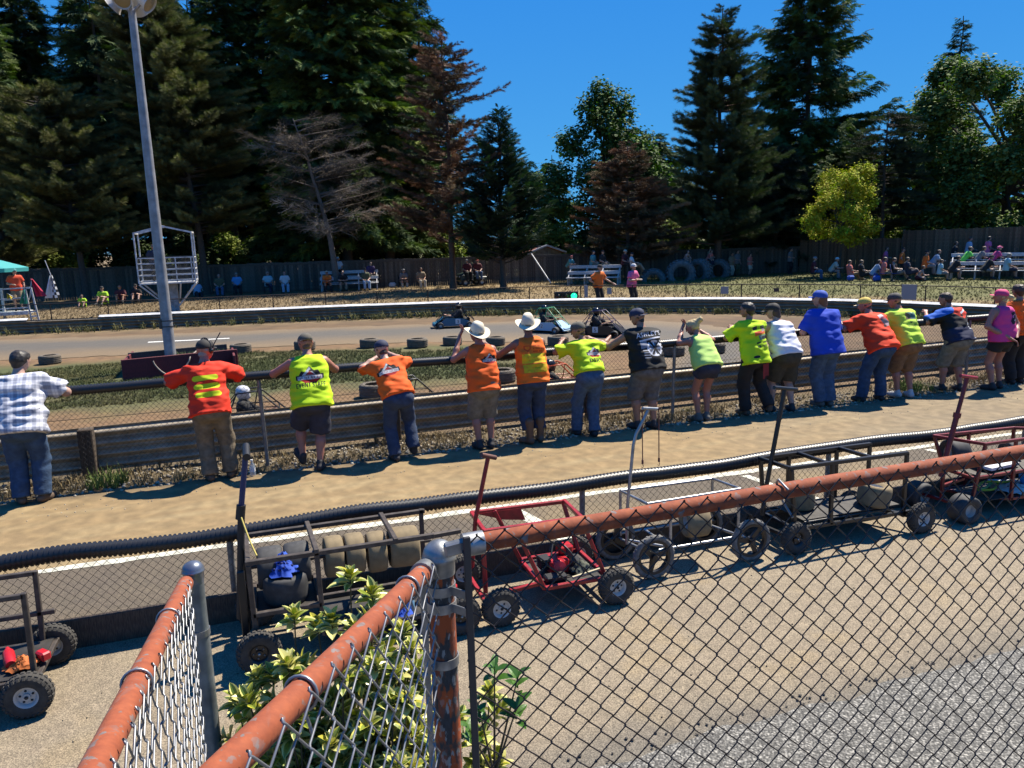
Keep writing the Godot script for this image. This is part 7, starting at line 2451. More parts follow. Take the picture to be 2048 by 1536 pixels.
	prof = [Vector2(0.0275, 1.885), Vector2(0.0295, 1.915), Vector2(0.0325, 1.917), Vector2(0.0325, 1.922)]
	for j in 9:
		var a := PI / 2 * j / 8.0
		prof.append(Vector2(cos(a) * 0.031, 1.924 + sin(a) * 0.026))
	m.lathe(prof, 24, Transform3D(), 0.5)
	obj("dome_cap", m, grain("blue grey cap", lc(0.23, 0.26, 0.32), "blotch", 3.0, 0.3, 0.6), lp)
	m = MB.new()
	m.lathe([Vector2(0.0272, 1.715), Vector2(0.0295, 1.715), Vector2(0.0295, 1.735), Vector2(0.0272, 1.735)], 20, Transform3D(), 0.9)
	obj("brace_band", m, zinc, lp)
	build_shrub()

func ring_tie(m: MB, c: Vector3, d: Vector3, r: float) -> void:
	var x := d.cross(UPV).normalized()
	var y := x.cross(d)
	var pts := []
	for j in 15:
		var a := -0.6 + TAU * 0.80 * j / 14.0
		pts.append(c + x * cos(a) * r + y * sin(a) * r + d * 0.004 * j / 14.0)
	pts.append(pts[14] - y * 0.03 - x * 0.01)
	m.tube(pts, 0.0028, 6, true)

# broad leaf with a folded midrib; the pale margin is its own strip of the blade
func euonymus_leaf(L: float, W: float, margin: Color, heart: Color, curl: float) -> MB:
	var mb := MB.new()
	var n := 7
	var rows := []
	for j in n:
		var t := j / float(n - 1)
		var w := W * pow(sin(PI * pow(t, 0.85)), 0.8) * 0.5 + (0.0015 if j < n - 1 else 0.0)
		var y := curl * L * t * t * -1.0
		rows.append([V(-w, y + w * 0.55, L * t), V(-w * 0.60, y + w * 0.30, L * t), V(0, y, L * t), V(w * 0.60, y + w * 0.30, L * t), V(w, y + w * 0.55, L * t)])
	for j in n - 1:
		for k in 4:
			mb.col = margin if k == 0 or k == 3 else heart
			mb.quad(rows[j][k], rows[j + 1][k], rows[j + 1][k + 1], rows[j][k + 1])
	return mb

func build_shrub() -> void:
	var lm := vcol(mat("variegated leaf", lc(1, 1, 1), 0.35))
	lm.backlight_enabled = true
	lm.backlight = lc(0.20, 0.22, 0.02)
	var kinds := []
	var cream := Color(0.82, 0.77, 0.27)
	var yell := Color(0.66, 0.60, 0.07)
	var green := Color(0.075, 0.135, 0.03)
	var lime := Color(0.24, 0.30, 0.04)
	for q in [[cream, green, 0.15], [cream, lime, 0.3], [cream, lime * 1.3, 0.1], [cream, cream * 0.95, 0.25], [yell, lime, 0.35], [yell, yell * 0.9, 0.2]]:
		kinds.append(euonymus_leaf(0.060, 0.029, q[0], q[1], q[2]).mesh())
	var r := RandomNumberGenerator.new()
	r.seed = 99
	var t := thing("variegated_shrub", "evergreen shrub with cream edged yellow green leaves growing between the rusty panels", "shrub", V(0.05, 0, -2.3))
	var stems := MB.new()
	var total := 0
	var spare := [[], [], [], [], [], []]
	# shoots: foot and tip in the shrub's own metres
	var shoots := []
	for q in [[-0.02, 1.76, -0.05], [0.16, 1.865, -0.05], [0.22, 1.82, 0.0], [0.09, 1.75, 0.0], [-0.10, 1.60, 0.0], [-0.17, 1.57, 0.05], [0.30, 1.70, 0.05], [0.0, 1.62, 0.1], [0.10, 1.64, 0.12], [0.20, 1.66, 0.14], [-0.06, 1.50, 0.15], [-0.18, 1.44, 0.12], [0.05, 1.48, 0.22], [0.16, 1.52, 0.22], [0.28, 1.56, 0.2], [0.40, 1.42, 0.1], [0.46, 1.36, 0.05], [0.52, 1.30, 0.1], [-0.2, 1.32, 0.2], [-0.12, 1.34, 0.25], [0.0, 1.36, 0.3], [0.12, 1.38, 0.3], [0.22, 1.42, 0.3], [0.34, 1.36, 0.25], [0.62, 1.32, -0.1], [0.58, 1.18, 0.1], [0.05, 1.70, -0.08], [0.25, 1.75, -0.1], [-0.12, 1.46, 0.0], [0.34, 1.58, -0.05], [0.24, 1.60, 0.05], [0.12, 1.58, 0.0], [-0.05, 1.66, 0.05], [0.36, 1.48, 0.0], [-0.21, 1.52, -0.05], [0.16, 1.74, 0.05]]:
		shoots.append(q)
	for j in 16:
		var qx := r.randf_range(-0.2, 0.34)
		shoots.append([qx, r.randf_range(1.34, 1.66) + 0.1 * qx, r.randf_range(-0.1, 0.3)])
	for q in shoots:
		q[1] -= 0.075
		var tip := V(q[0], q[1], q[2])
		var foot := V(q[0] * 0.5 + 0.05 + r.randf_range(-0.08, 0.08), 0.0, q[2] * 0.4 + r.randf_range(-0.06, 0.06))
		var mid := foot.lerp(tip, 0.6) + V(r.randf_range(-0.05, 0.05), 0, r.randf_range(-0.05, 0.05))
		stems.tube([foot, mid, tip], [0.010, 0.006, 0.0025], 6, false)
		var dirn := (tip - mid).normalized()
		for side in 6:
			# side twigs near the top, each ending in a rosette
			var f := 0.25 + 0.13 * side
			var b := mid.lerp(tip, f)
			var an := r.randf() * TAU
			var e := b + V(cos(an) * 0.085, 0.055, sin(an) * 0.085) * r.randf_range(0.6, 1.2)
			if side == 5:
				b = tip - dirn * 0.02
				e = tip + dirn * 0.03
			stems.tube([b, e], [0.003, 0.002], 5, false)
			var ed := (e - b).normalized()
			var ref := V(0, 0, 1) if absf(ed.z) < 0.9 else V(1, 0, 0)
			var xx := ref.cross(ed).normalized()
			var zz := xx.cross(ed)
			var k := 17 if side == 5 else 13
			for j in k:
				var ang := j * 2.39996 + r.randf() * 0.4
				var tt := j / float(k)
				var out := (xx * cos(ang) + zz * sin(ang))
				var ld := (out * lerpf(1.0, 0.30, tt) + ed * lerpf(0.10, 1.0, tt)).normalized()
				var pos := b.lerp(e, 0.25 + 0.75 * tt) + out * 0.003
				var ux := ed.cross(ld)
				if ux.length() < 0.01:
					ux = xx
				ux = ux.normalized()
				var uy := ld.cross(ux).normalized()
				var sc := r.randf_range(0.75, 1.2) * lerpf(1.05, 0.7, tt)
				var tr := Transform3D(Basis(ux, uy, ld).scaled(Vector3.ONE * sc), pos)
				var kd := r.randi() % 5
				if r.randf() < 0.035:
					kd = 5
				spare[kd].append([tr, tip.z + tip.y])
	# the leaves that show largest are parts of their own, the rest one mass
	var n := 0
	for kd in 6:
		spare[kd].sort_custom(func(x, y): return x[1] > y[1])
		var rest := []
		for j in spare[kd].size():
			if j < 50:
				var lf := obj("leaf", kinds[kd], lm, t)
				lf.transform = spare[kd][j][0]
			else:
				rest.append(spare[kd][j][0])
		if rest.size():
			many("leaves", kinds[kd], lm, rest, [], t)
	obj("stems", stems, mat("shrub stem", lc(0.12, 0.09, 0.045), 0.8), t).set_meta("kind", "stuff")
	# a plain green sprig right of the corner post
	var gm := vcol(mat("green leaf", lc(1, 1, 1), 0.35))
	gm.backlight_enabled = true
	gm.backlight = lc(0.10, 0.22, 0.01)
	var gl := euonymus_leaf(0.07, 0.036, Color(0.085, 0.20, 0.025), Color(0.065, 0.165, 0.02), 0.2).mesh()
	var s := thing("green_sprig", "thin sprig with fresh plain green leaves just right of the corner post", "plant", V(0.60, 0, -2.15))
	var sm := MB.new()
	for q in [[0.02, 1.52, 0.0], [0.09, 1.48, 0.02], [-0.05, 1.42, 0.05], [0.07, 1.40, 0.06], [-0.07, 1.32, 0.0]]:
		var tip := V(q[0], q[1], q[2])
		sm.tube([V(0, 0, 0), V(0.0, 1.15, 0.02), tip.lerp(V(0, 1.15, 0.02), 0.3), tip], [0.007, 0.005, 0.003, 0.002], 5, false)
		for j in 6:
			var ang: float = j * 2.2 + q[0] * 20.0
			var ld := V(cos(ang) * 0.9, 0.35 + 0.1 * j, sin(ang) * 0.9).normalized()
			var ux := UPV.cross(ld).normalized()
			var lf := obj("leaf", gl, gm, s)
			lf.transform = Transform3D(Basis(ux, ld.cross(ux), ld).scaled(Vector3.ONE * r.randf_range(0.6, 1.0)), tip - V(0, 0.05 - 0.01 * j, 0))
	obj("stem", sm, mats["shrub stem"], s)

# ---------------------------------------------------------------- infield
func build_infield() -> void:
	var conc := grain("mud dulled tyre", lc(0.15, 0.125, 0.095), "dirt", 2.0, 0.95, 0.0, "dirt_n", 1.0, false)
	var mb := MB.new()
	mb.lathe([Vector2(0.17, 0.24), Vector2(0.19, 0.25), Vector2(0.25, 0.25), Vector2(0.275, 0.225), Vector2(0.28, 0.13), Vector2(0.275, 0.03), Vector2(0.25, 0.0), Vector2(0.2, 0.0), Vector2(0.17, 0.02), Vector2(0.22, 0.06), Vector2(0.22, 0.19), Vector2(0.17, 0.24)], 30, Transform3D(), 0.5)
	var rib := MB.new()
	for y in [0.055, 0.1, 0.15, 0.195]:
		rib.lathe([Vector2(0.276, y - 0.012), Vector2(0.286, y - 0.010), Vector2(0.286, y + 0.010), Vector2(0.276, y + 0.012)], 30, Transform3D(), 0.9)
	var tm := mb.mesh()
	var rm := rib.mesh()
	var q := [[-5.27, -22.9, "marker tyre far left in the infield behind the plaid shirted person"], [-0.5, -22.4, "marker tyre right of the red planter box"], [2.94, -21.6, "marker tyre left of the orange crest T-shirt person's head"], [4.15, -20.9, "marker tyre right of the orange crest T-shirt person's head"], [5.15, -20.9, "marker tyre left of the first cowboy hat"], [6.2, -20.2, "marker tyre between the two cowboy hats"], [7.7, -19.3, "marker tyre above the neon crest T-shirt person's left arm"], [4.65, -14.8, "muddy tyre seen through the fence between the cowboy hat people"], [2.0, -14.4, "muddy tyre seen left of the orange crest T-shirt person's waist"], [9.45, -16.2, "tyre at the track bend left of the blond person"], [10.5, -16.1, "tyre at the track bend right of the blond person"], [1.2, -22.1, "marker tyre behind the neon staff tank top person's head"]]
	for p in q:
		var t := thing("marker_tyre", p[2], "tyre", V(p[0], 0.004, p[1]), rr(0, TAU), "tyres marking the infield edge")
		t.scale = Vector3.ONE * rr(0.94, 1.06)
		obj("casing", tm, conc, t)
		obj("tread_ribs", rm, conc, t)
	# planter with the light pole standing in it
	var red := grain("maroon painted wood", lc(0.15, 0.014, 0.022), "wood", 1.0, 0.7, 0.0, "wood_n", 0.3)
	var dark := grain("planter inside", lc(0.06, 0.058, 0.06), "wood", 1.0, 0.9)
	var pl := thing("planter_box", "long maroon wooden planter box around the foot of the light pole", "planter")
	for e in [[V(-1.74, 0.24, -19.12), V(2.5, 0.49, 0.05), 0.222], [V(-1.92, 0.22, -20.72), V(2.3, 0.44, 0.05), 0.235]]:
		mb = MB.new()
		mb.box(Transform3D(Basis(UPV, e[2]), e[0]), e[1], 0.008)
		obj("side_board", mb, red if e[0].z > -20 else dark, pl)
	for e in [[V(-2.99, 0.22, -20.2), 1.6, 0.02], [V(-0.62, 0.22, -19.6), 1.55, 0.05]]:
		mb = MB.new()
		mb.box(Transform3D(Basis(UPV, e[2]), e[0]), V(0.05, 0.38, e[1]), 0.008)
		obj("end_board", mb, red, pl)
	mb = MB.new()
	mb.box(Transform3D(Basis(UPV, 0.22), V(-1.84, 0.27, -19.9)), V(2.3, 0.02, 1.5))
	obj("soil", mb, mat("planter soil", lc(0.09, 0.075, 0.055), 0.95), pl)
	var lf := []
	for j in 60:
		lf.append(Transform3D(Basis(UPV, rr(0, TAU)).scaled(V(3, 2.2, 3)), V(rr(-1.9, -0.8), 0.28, rr(-20.2, -19.5))))
	var wd := MB.new()
	for j in 6:
		var an := TAU * j / 6.0
		wd.tri(V(cos(an + 0.3) * 0.006, 0, sin(an + 0.3) * 0.006), V(cos(an - 0.3) * 0.006, 0, sin(an - 0.3) * 0.006), V(cos(an) * 0.05, 0.07, sin(an) * 0.05))
	many("weeds", wd.mesh(), mat("weed green", lc(0.17, 0.22, 0.06), 0.8), lf, [], pl)
	var hose := thing("garden_hose", "pale garden hose hanging in a loop over the front of the planter", "hose")
	var pts := []
	for j in 30:
		var f := j / 29.0
		var x := lerpf(-2.32, -1.55, f)
		var y := 0.40 - 0.36 * pow(sin(f * PI), 0.7)
		pts.append(V(x, y, -19.12 + 0.225 * (-(x + 1.74)) + 0.06 + 0.12 * sin(f * PI)))
	for j in 4:
		pts.append(V(-1.55 + 0.03 * j, 0.41 + 0.01 * j, -19.2 - 0.22 * j))
	mb = MB.new()
	mb.tube(pts, 0.018, 8)
	obj("tube", mb, mat("hose rubber", lc(0.30, 0.24, 0.20), 0.6), hose)
	var grey := grain("grey painted steel pole", lc(0.37, 0.365, 0.375), "blotch", 0.6, 0.5, 0.2)
	var lp := thing("light_pole", "tall pale grey tapered light pole with floodlights at its top", "light pole", V(-2.09, 0.0, -20.4))
	mb = MB.new()
	mb.tube([V(0, 0, 0), V(0, 2.2, 0), V(0, 5.0, 0), V(0, 8.2, 0)], [0.135, 0.125, 0.108, 0.082], 20)
	obj("shaft", mb, grey, lp)
	var st := mat("dark strap", lc(0.03, 0.03, 0.03), 0.5)
	for y in [1.02, 1.16]:
		mb = MB.new()
		mb.tube([V(0, y, 0), V(0, y + 0.025, 0)], 0.139, 20)
		obj("strap", mb, st, lp)
	mb = MB.new()
	mb.abox(V(-0.14, 1.1, 0.03), V(0.07, 0.24, 0.10), 0.008)
	obj("junction_box", mb, grain("brown box", lc(0.14, 0.10, 0.07), "blotch", 2.0, 0.7), lp)
	var cup := mat("white lamp shade", lc(0.62, 0.58, 0.52), 0.5)
	var lens := mat("dull lamp glass", lc(0.42, 0.30, 0.16), 0.3)
	for j in 4:
		var an := TAU * j / 4.0 + 0.35
		var d := V(cos(an), -0.75, sin(an)).normalized()
		var c := V(cos(an) * 0.30, 8.42, sin(an) * 0.30)
		var h := node("floodlight", lp, along(c, d))
		mb = MB.new()
		mb.lathe([Vector2(0.0, -0.22), Vector2(0.07, -0.22), Vector2(0.09, -0.10), Vector2(0.20, 0.16), Vector2(0.215, 0.17), Vector2(0.195, 0.16), Vector2(0.08, -0.08)], 20, Transform3D(), 0.7)
		obj("shade", mb, cup, h)
		mb = MB.new()
		mb.lathe([Vector2(0.19, 0.14), Vector2(0.1, 0.17), Vector2(0, 0.18)], 20)
		obj("glass", mb, lens, h)
	mb = MB.new()
	for j in 4:
		var an := TAU * j / 4.0 + 0.35
		mb.tube([V(0, 8.15, 0), V(cos(an) * 0.3, 8.42, sin(an) * 0.3)], 0.03, 8)
	obj("bracket", mb, grey, lp)

# ---------------------------------------------------------------- far side
func rail_frame(parent: Node3D, called: String, list: Array, w: float, m: Material) -> void:
	var mb := MB.new()
	for q in list:
		mb.bar(q[0], q[1], w)
	obj(called, mb, m, parent)

func bleacher(label: String, a: Vector3, b: Vector3, rows: Array, step: float) -> Node3D:
	var white := grain("white painted planks", lc(0.72, 0.72, 0.72), "wood", 0.6, 0.7)
	var t := thing("bleacher", label, "bleacher")
	var d := (b - a).normalized()
	var back := UPV.cross(d).normalized()
	if back.z > 0 and absf(back.z) > absf(back.x) or back.x < 0 and absf(back.x) > absf(back.z):
		back = -back
	for j in rows.size():
		var o: Vector3 = back * step * j + UPV * rows[j]
		var mb := MB.new()
		mb.bar(a + o, b + o, 0.26, 0.045, 0.006)
		obj("seat_plank", mb, white, t)
		if j > 0:
			mb = MB.new()
			mb.bar(a + back * (step * j - 0.25) + UPV * (rows[j] - 0.33), b + back * (step * j - 0.25) + UPV * (rows[j] - 0.33), 0.2, 0.04, 0.006)
			obj("foot_plank", mb, white, t)
			mb = MB.new()
			mb.bar(a + o - back * 0.12 - UPV * 0.09, b + o - back * 0.12 - UPV * 0.09, 0.03, 0.15, 0.006)
			obj("riser_plank", mb, white, t)
	var L := a.distance_to(b)
	var n := int(L / 1.4) + 1
	for j in n + 1:
		var p := a + d * (0.1 + (L - 0.2) * j / n)
		var mb := MB.new()
		for k in rows.size():
			mb.bar(p + back * step * k, p + back * step * k + UPV * rows[k], 0.05, 0.05)
		mb.bar(p + UPV * (rows[0] - 0.05), p + back * step * (rows.size() - 1) + UPV * (rows[-1] - 0.05), 0.05, 0.06)
		obj("stand", mb, white, t)
	return t

func pose(k: String) -> Dictionary:
	var d := {"key": k, "cell": 0.038, "amp": 0.0}
	match k:
		"sit upright":
			d.merge({"pel": V(0, 0.53, 0.05), "lean": 4, "fl": V(-0.13, 0.085, -0.42), "fr": V(0.13, 0.085, -0.40), "kpole": V(0, 1, -0.6), "el": V(-0.28, 0.72, -0.02), "er": V(0.28, 0.72, -0.02), "wl": V(-0.13, 0.63, -0.28), "wr": V(0.13, 0.63, -0.28)})
		"sit forward":
			d.merge({"pel": V(0, 0.53, 0.06), "lean": 32, "hp": -12, "fl": V(-0.16, 0.085, -0.38), "fr": V(0.16, 0.085, -0.36), "kpole": V(0, 1, -0.6), "el": V(-0.25, 0.66, -0.30), "er": V(0.25, 0.66, -0.30), "wl": V(-0.06, 0.66, -0.50), "wr": V(0.06, 0.66, -0.50)})
		"sit back":
			d.merge({"pel": V(0, 0.47, 0.0), "lean": -14, "hp": 12, "fl": V(-0.12, 0.085, -0.62), "fr": V(0.10, 0.20, -0.66), "kpole": V(0, 1, -0.4), "el": V(-0.30, 0.70, 0.06), "er": V(0.30, 0.70, 0.06), "wl": V(-0.28, 0.66, -0.20), "wr": V(0.28, 0.66, -0.20)})
		"sit crossed":
			d.merge({"pel": V(0, 0.52, 0.05), "lean": -2, "hy": 20, "fl": V(-0.10, 0.085, -0.44), "fr": V(-0.22, 0.42, -0.58), "kpole": V(0, 1, -0.6), "el": V(-0.28, 0.72, 0.0), "er": V(0.30, 0.74, 0.0), "wl": V(-0.05, 0.66, -0.30), "wr": V(0.12, 0.68, -0.30)})
		"sit ground":
			d.merge({"pel": V(0, 0.13, 0.1), "lean": 8, "fl": V(-0.14, 0.085, -0.52), "fr": V(0.16, 0.085, -0.46), "kpole": V(0, 1, -0.2), "el": V(-0.26, 0.36, -0.05), "er": V(0.26, 0.36, -0.05), "wl": V(-0.14, 0.42, -0.30), "wr": V(0.14, 0.42, -0.30)})
		"stand":
			d.merge({"pel": V(0, 0.93, 0), "lean": 2, "el": V(-0.29, 1.14, 0.03), "er": V(0.29, 1.14, 0.03), "wl": V(-0.28, 0.90, -0.08), "wr": V(0.12, 1.10, -0.22)})
		"stand hips":
			d.merge({"pel": V(0, 0.93, 0), "lean": 2, "el": V(-0.42, 1.16, 0.08), "er": V(0.42, 1.16, 0.08), "wl": V(-0.18, 1.0, -0.06), "wr": V(0.18, 1.0, -0.06)})
		"stand folded":
			d.merge({"pel": V(0, 0.93, 0), "lean": 6, "el": V(-0.32, 1.12, -0.10), "er": V(0.32, 1.12, -0.10), "wl": V(0.08, 1.14, -0.30), "wr": V(-0.08, 1.12, -0.30)})
		"stand rail":
			d.merge({"pel": V(0, 0.93, 0), "lean": 8, "el": V(-0.44, 1.16, -0.02), "er": V(0.42, 1.16, 0.08), "wl": V(-0.62, 0.98, -0.28), "wr": V(0.20, 1.0, 0.0)})
		"drive":
			d.merge({"pel": V(0, 0.24, 0.12), "lean": -14, "hp": 12, "fl": V(-0.10, 0.20, -0.72), "fr": V(0.10, 0.20, -0.72), "kpole": V(0, 1, 0), "el": V(-0.27, 0.46, -0.05), "er": V(0.27, 0.46, -0.05), "wl": V(-0.12, 0.52, -0.32), "wr": V(0.12, 0.52, -0.32)})
	return d

var hues := {}
func hue(n: String) -> StandardMaterial3D:
	var t := {"white": [0.7, 0.7, 0.72], "black": [0.014, 0.014, 0.016], "navy": [0.02, 0.026, 0.06], "neon": [0.45, 0.75, 0.03], "green": [0.16, 0.75, 0.10], "sky": [0.10, 0.38, 0.75], "aqua": [0.40, 0.62, 0.68], "teal": [0.10, 0.35, 0.36], "orange": [0.9, 0.19, 0.02], "redorange": [0.85, 0.09, 0.03], "pink": [0.85, 0.16, 0.36], "magenta": [0.50, 0.04, 0.22], "maroon": [0.10, 0.012, 0.02], "purple": [0.05, 0.03, 0.12], "grey": [0.22, 0.22, 0.23], "tan": [0.30, 0.22, 0.14], "olive": [0.09, 0.10, 0.05], "denim": [0.07, 0.12, 0.22], "paleblue": [0.35, 0.47, 0.62], "coral": [0.75, 0.20, 0.16], "blue": [0.03, 0.10, 0.45], "yellow": [0.7, 0.55, 0.1], "cream": [0.6, 0.52, 0.40]}
	var c = t[n]
	return mat("cloth " + n, lc(c[0], c[1], c[2]), 0.85)

# a spectator far off: pose, place, direction, clothes
func onlooker(label: String, k: String, p: Vector3, yaw: float, top: String, low: String, o := {}) -> Node3D:
	var d := pose(k)
	d.merge({"at": p, "yaw": yaw, "shirt_mat": hue(top), "pants_mat": hue(low), "shoe_mat": mats["dark shoe"], "skin": mats[o.get("skin", "skin pale")]}, true)
	if o.has("legs"):
		d.legs = o.legs
		d.key = k + str(o.legs)
	if o.has("shirt"):
		d.shirt = o.shirt
		d.key += o.shirt
	if o.has("hat"):
		d.cap = hue(o.hat)
		d.hair = "under_cap"
	else:
		d.hair = o.get("hair", "short")
	d.hair_mat = mats[o.get("hc", "brown hair")]
	d.shades = o.get("shades", true)
	var n := person(d, label, o.get("group", "far side spectators"))
	if o.has("size"):
		n.scale = Vector3.ONE * o.size
	return n

func folding_chair(label: String, p: Vector3, yaw: float, m: String) -> void:
	if not cachem.has("chair"):
		var s := MB.new()
		s.abox(V(0, 0.43, 0), V(0.48, 0.02, 0.44), 0.006)
		var b := MB.new()
		b.box(Transform3D(Basis(Vector3.RIGHT, 0.2), V(0, 0.70, 0.25)), V(0.48, 0.42, 0.02), 0.006)
		var l := MB.new()
		l.tube([V(0, 0, -0.20), V(0, 0.44, 0.22)], 0.012, 6)
		var l2 := MB.new()
		l2.tube([V(0, 0, 0.22), V(0, 0.62, -0.22)], 0.012, 6)
		cachem.chair = [s.mesh(), b.mesh(), l.mesh(), l2.mesh()]
	var t := thing("folding_chair", label, "chair", p, yaw, "folding chairs of the spectators")
	obj("seat", cachem.chair[0], hue(m), t)
	obj("backrest", cachem.chair[1], hue(m), t)
	for x in [-0.24, 0.24]:
		obj("leg", cachem.chair[2], mats["black plastic"], t).position.x = x
		obj("leg", cachem.chair[3], mats["black plastic"], t).position.x = x

func giant_tyre(label: String, p: Vector3, yaw: float, r: float, w: float) -> void:
	var t := thing("giant_tyre", label, "tyre", p, yaw, "half buried giant tyres")
	var m := grain("grey giant tyre", lc(0.17, 0.165, 0.16), "blotch", 1.0, 0.9, 0.0, "fine_n", 0.5, false)
	var mb := MB.new()
	var h := w * 0.5
	mb.lathe([Vector2(r * 0.52, -h * 0.7), Vector2(r * 0.60, -h * 0.95), Vector2(r * 0.82, -h), Vector2(r * 0.93, -h * 0.8), Vector2(r * 0.95, 0), Vector2(r * 0.93, h * 0.8), Vector2(r * 0.82, h), Vector2(r * 0.60, h * 0.95), Vector2(r * 0.52, h * 0.7), Vector2(r * 0.7, 0), Vector2(r * 0.52, -h * 0.7)], 36, along(V(0, 0, 0), V(0, 0, 1)), 0.3)
	obj("casing", mb, m, t)
	var lug := MB.new()
	for j in 22:
		for s in [-1, 1]:
			var b := Basis(Vector3(0, 0, 1), TAU * (j + 0.25 * s) / 22.0)
			lug.box(Transform3D(b * Basis(UPV, 0.5 * s), b * V(0, r * 0.965, h * 0.42 * s)), V(r * 0.13, r * 0.085, h * 0.98), 0.012)
	obj("tread_lugs", lug, m, t).set_meta("kind", "stuff")

func build_far_side() -> void:
	var white := grain("white painted steel", lc(0.68, 0.68, 0.67), "blotch", 0.8, 0.5)
	# watchtower
	var w := thing("watchtower", "white steel watch platform on a box column with open gabled frame", "tower", V(-3.8, 0, -39.9))
	var F := 1.22
	var z0 := 0.55
	var z1 := -0.85
	rail_frame(w, "column", [[V(0.15, 0, -0.15), V(0.15, 1.32, -0.15)]], 0.36, grain("column grey", lc(0.40, 0.41, 0.42), "blotch", 0.8, 0.6))
	var deck := MB.new()
	deck.abox(V(0, 1.35, -0.15), V(F * 2, 0.07, z0 - z1), 0.01)
	obj("platform", deck, white, w)
	rail_frame(w, "brace", [[V(-F, 1.32, z0), V(-0.2, 0.25, 0.0)], [V(F, 1.32, z0), V(0.35, 0.25, 0.0)], [V(-F, 1.32, z1), V(-0.1, 0.25, -0.3)], [V(F, 1.32, z1), V(0.35, 0.25, -0.3)], [V(-0.25, 1.32, z0), V(-0.25, 0.0, z0 - 0.3)], [V(0.55, 1.32, z0), V(0.42, 0.6, 0.1)]], 0.06, white)
	for c in [V(-F, 0, z0), V(F, 0, z0), V(-F, 0, z1), V(F, 0, z1)]:
		rail_frame(w, "corner_post", [[c + UPV * 1.38, c + UPV * 3.66]], 0.06, white)
	var rl := []
	for y in [1.45, 1.72, 1.98, 2.26, 2.52]:
		rl += [[V(-F, y, z0), V(F, y, z0)], [V(-F, y, z0), V(-F, y, z1)], [V(F, y, z0), V(F, y, z1)], [V(-F, y, z1), V(F, y, z1)]]
	rl += [[V(-0.25, 1.4, z0), V(-0.25, 2.5, z0)], [V(0.42, 1.4, z0), V(0.42, 2.5, z0)], [V(1.1, 1.4, z0), V(1.1, 2.5, z0)]]
	rail_frame(w, "railing", rl, 0.045, white)
	chain_link(w, V(-F, 2.5, z0 - 0.03), V(F, 2.5, z0 - 0.03), 0.08, 1.08, 0.003, mat("white wire", lc(0.5, 0.5, 0.5), 0.5, 0.3), 3)
	rail_frame(w, "top_rail", [[V(-F - 0.05, 2.57, z0), V(F + 0.05, 2.57, z0)]], 0.05, mats["black paint frame"])
	rail_frame(w, "roof_frame", [[V(-F, 3.66, z0), V(0, 3.96, z0)], [V(F, 3.66, z0), V(0, 3.96, z0)], [V(-F, 3.66, z1), V(0, 3.96, z1)], [V(F, 3.66, z1), V(0, 3.96, z1)], [V(-F, 3.66, z0), V(-F, 3.66, z1)], [V(F, 3.66, z0), V(F, 3.66, z1)], [V(0, 3.96, z0), V(0, 3.96, z1)]], 0.07, white)
	onlooker("person in dark blue standing on the white watch platform", "stand", V(-4.35, 1.39, -40.1), 190, "navy", "black", {"skin": "skin tan"})
	# flag stand
	var f := thing("flag_stand", "white steel flag stand with railings and ladder tower at the left edge", "stand", V(-9.6, 0, -37.3))
	rail_frame(f, "post", [[V(-0.75, 0, 0.3), V(-0.72, 1.46, 0.3)], [V(-0.50, 0, -0.3), V(-0.48, 1.5, -0.3)]], 0.09, white)
	rail_frame(f, "railing", [[V(-0.75, 1.46, 0.3), V(0.72, 1.5, 0.3)], [V(-0.75, 1.05, 0.3), V(0.6, 1.1, 0.3)], [V(-0.75, 0.66, 0.3), V(0.62, 0.68, 0.3)], [V(-1.4, 1.46, 0.3), V(-0.75, 1.46, 0.3)], [V(-0.5, 1.0, -0.3), V(0.5, 1.0, -0.3)]], 0.05, white)
	rail_frame(f, "ladder_tower", [[V(0.62, 0, 0.3), V(0.55, 1.5, 0.3)], [V(0.90, 0, 0.3), V(0.76, 1.5, 0.3)], [V(0.55, 1.48, 0.3), V(0.76, 1.48, 0.3)], [V(0.60, 0.5, 0.3), V(0.85, 0.5, 0.3)], [V(0.60, 0.3, 0.3), V(0.87, 0.3, 0.3)], [V(0.61, 0.12, 0.3), V(0.88, 0.12, 0.3)]], 0.06, white)
	deck = MB.new()
	deck.abox(V(-0.2, 0.46, 0.0), V(1.5, 0.14, 0.9), 0.01)
	obj("platform", deck, white, f)
	onlooker("race flagger in red orange shirt and tan shorts on the white flag stand", "stand", V(-9.5, 0.53, -37.5), 200, "redorange", "tan", {"hat": "teal", "legs": 0.5})
	var flags := [["red_flag", "red flag on the flag stand", V(-8.98, 1.05, -37.2), V(-8.85, 1.85, -37.35), 0.0, "redf"], ["green_flag", "green flag hanging at the flag stand's ladder", V(-9.1, 1.42, -36.95), V(-9.12, 0.85, -36.95), 0.0, "greenf"], ["yellow_flag", "small yellow flag held at the flag stand railing", V(-9.72, 1.30, -36.98), V(-9.52, 1.15, -36.98), 0.0, "yellowf"], ["checkered_flag", "black and white checkered flag on a tilted pole right of the flag stand", V(-8.15, 1.95, -37.5), V(-8.3, 2.6, -37.5), 0.0, "check"]]
	var fm := {"redf": mat("red flag cloth", lc(0.55, 0.015, 0.06), 0.8), "greenf": mat("green flag cloth", lc(0.03, 0.30, 0.17), 0.8), "yellowf": mat("yellow flag cloth", lc(0.85, 0.62, 0.05), 0.8)}
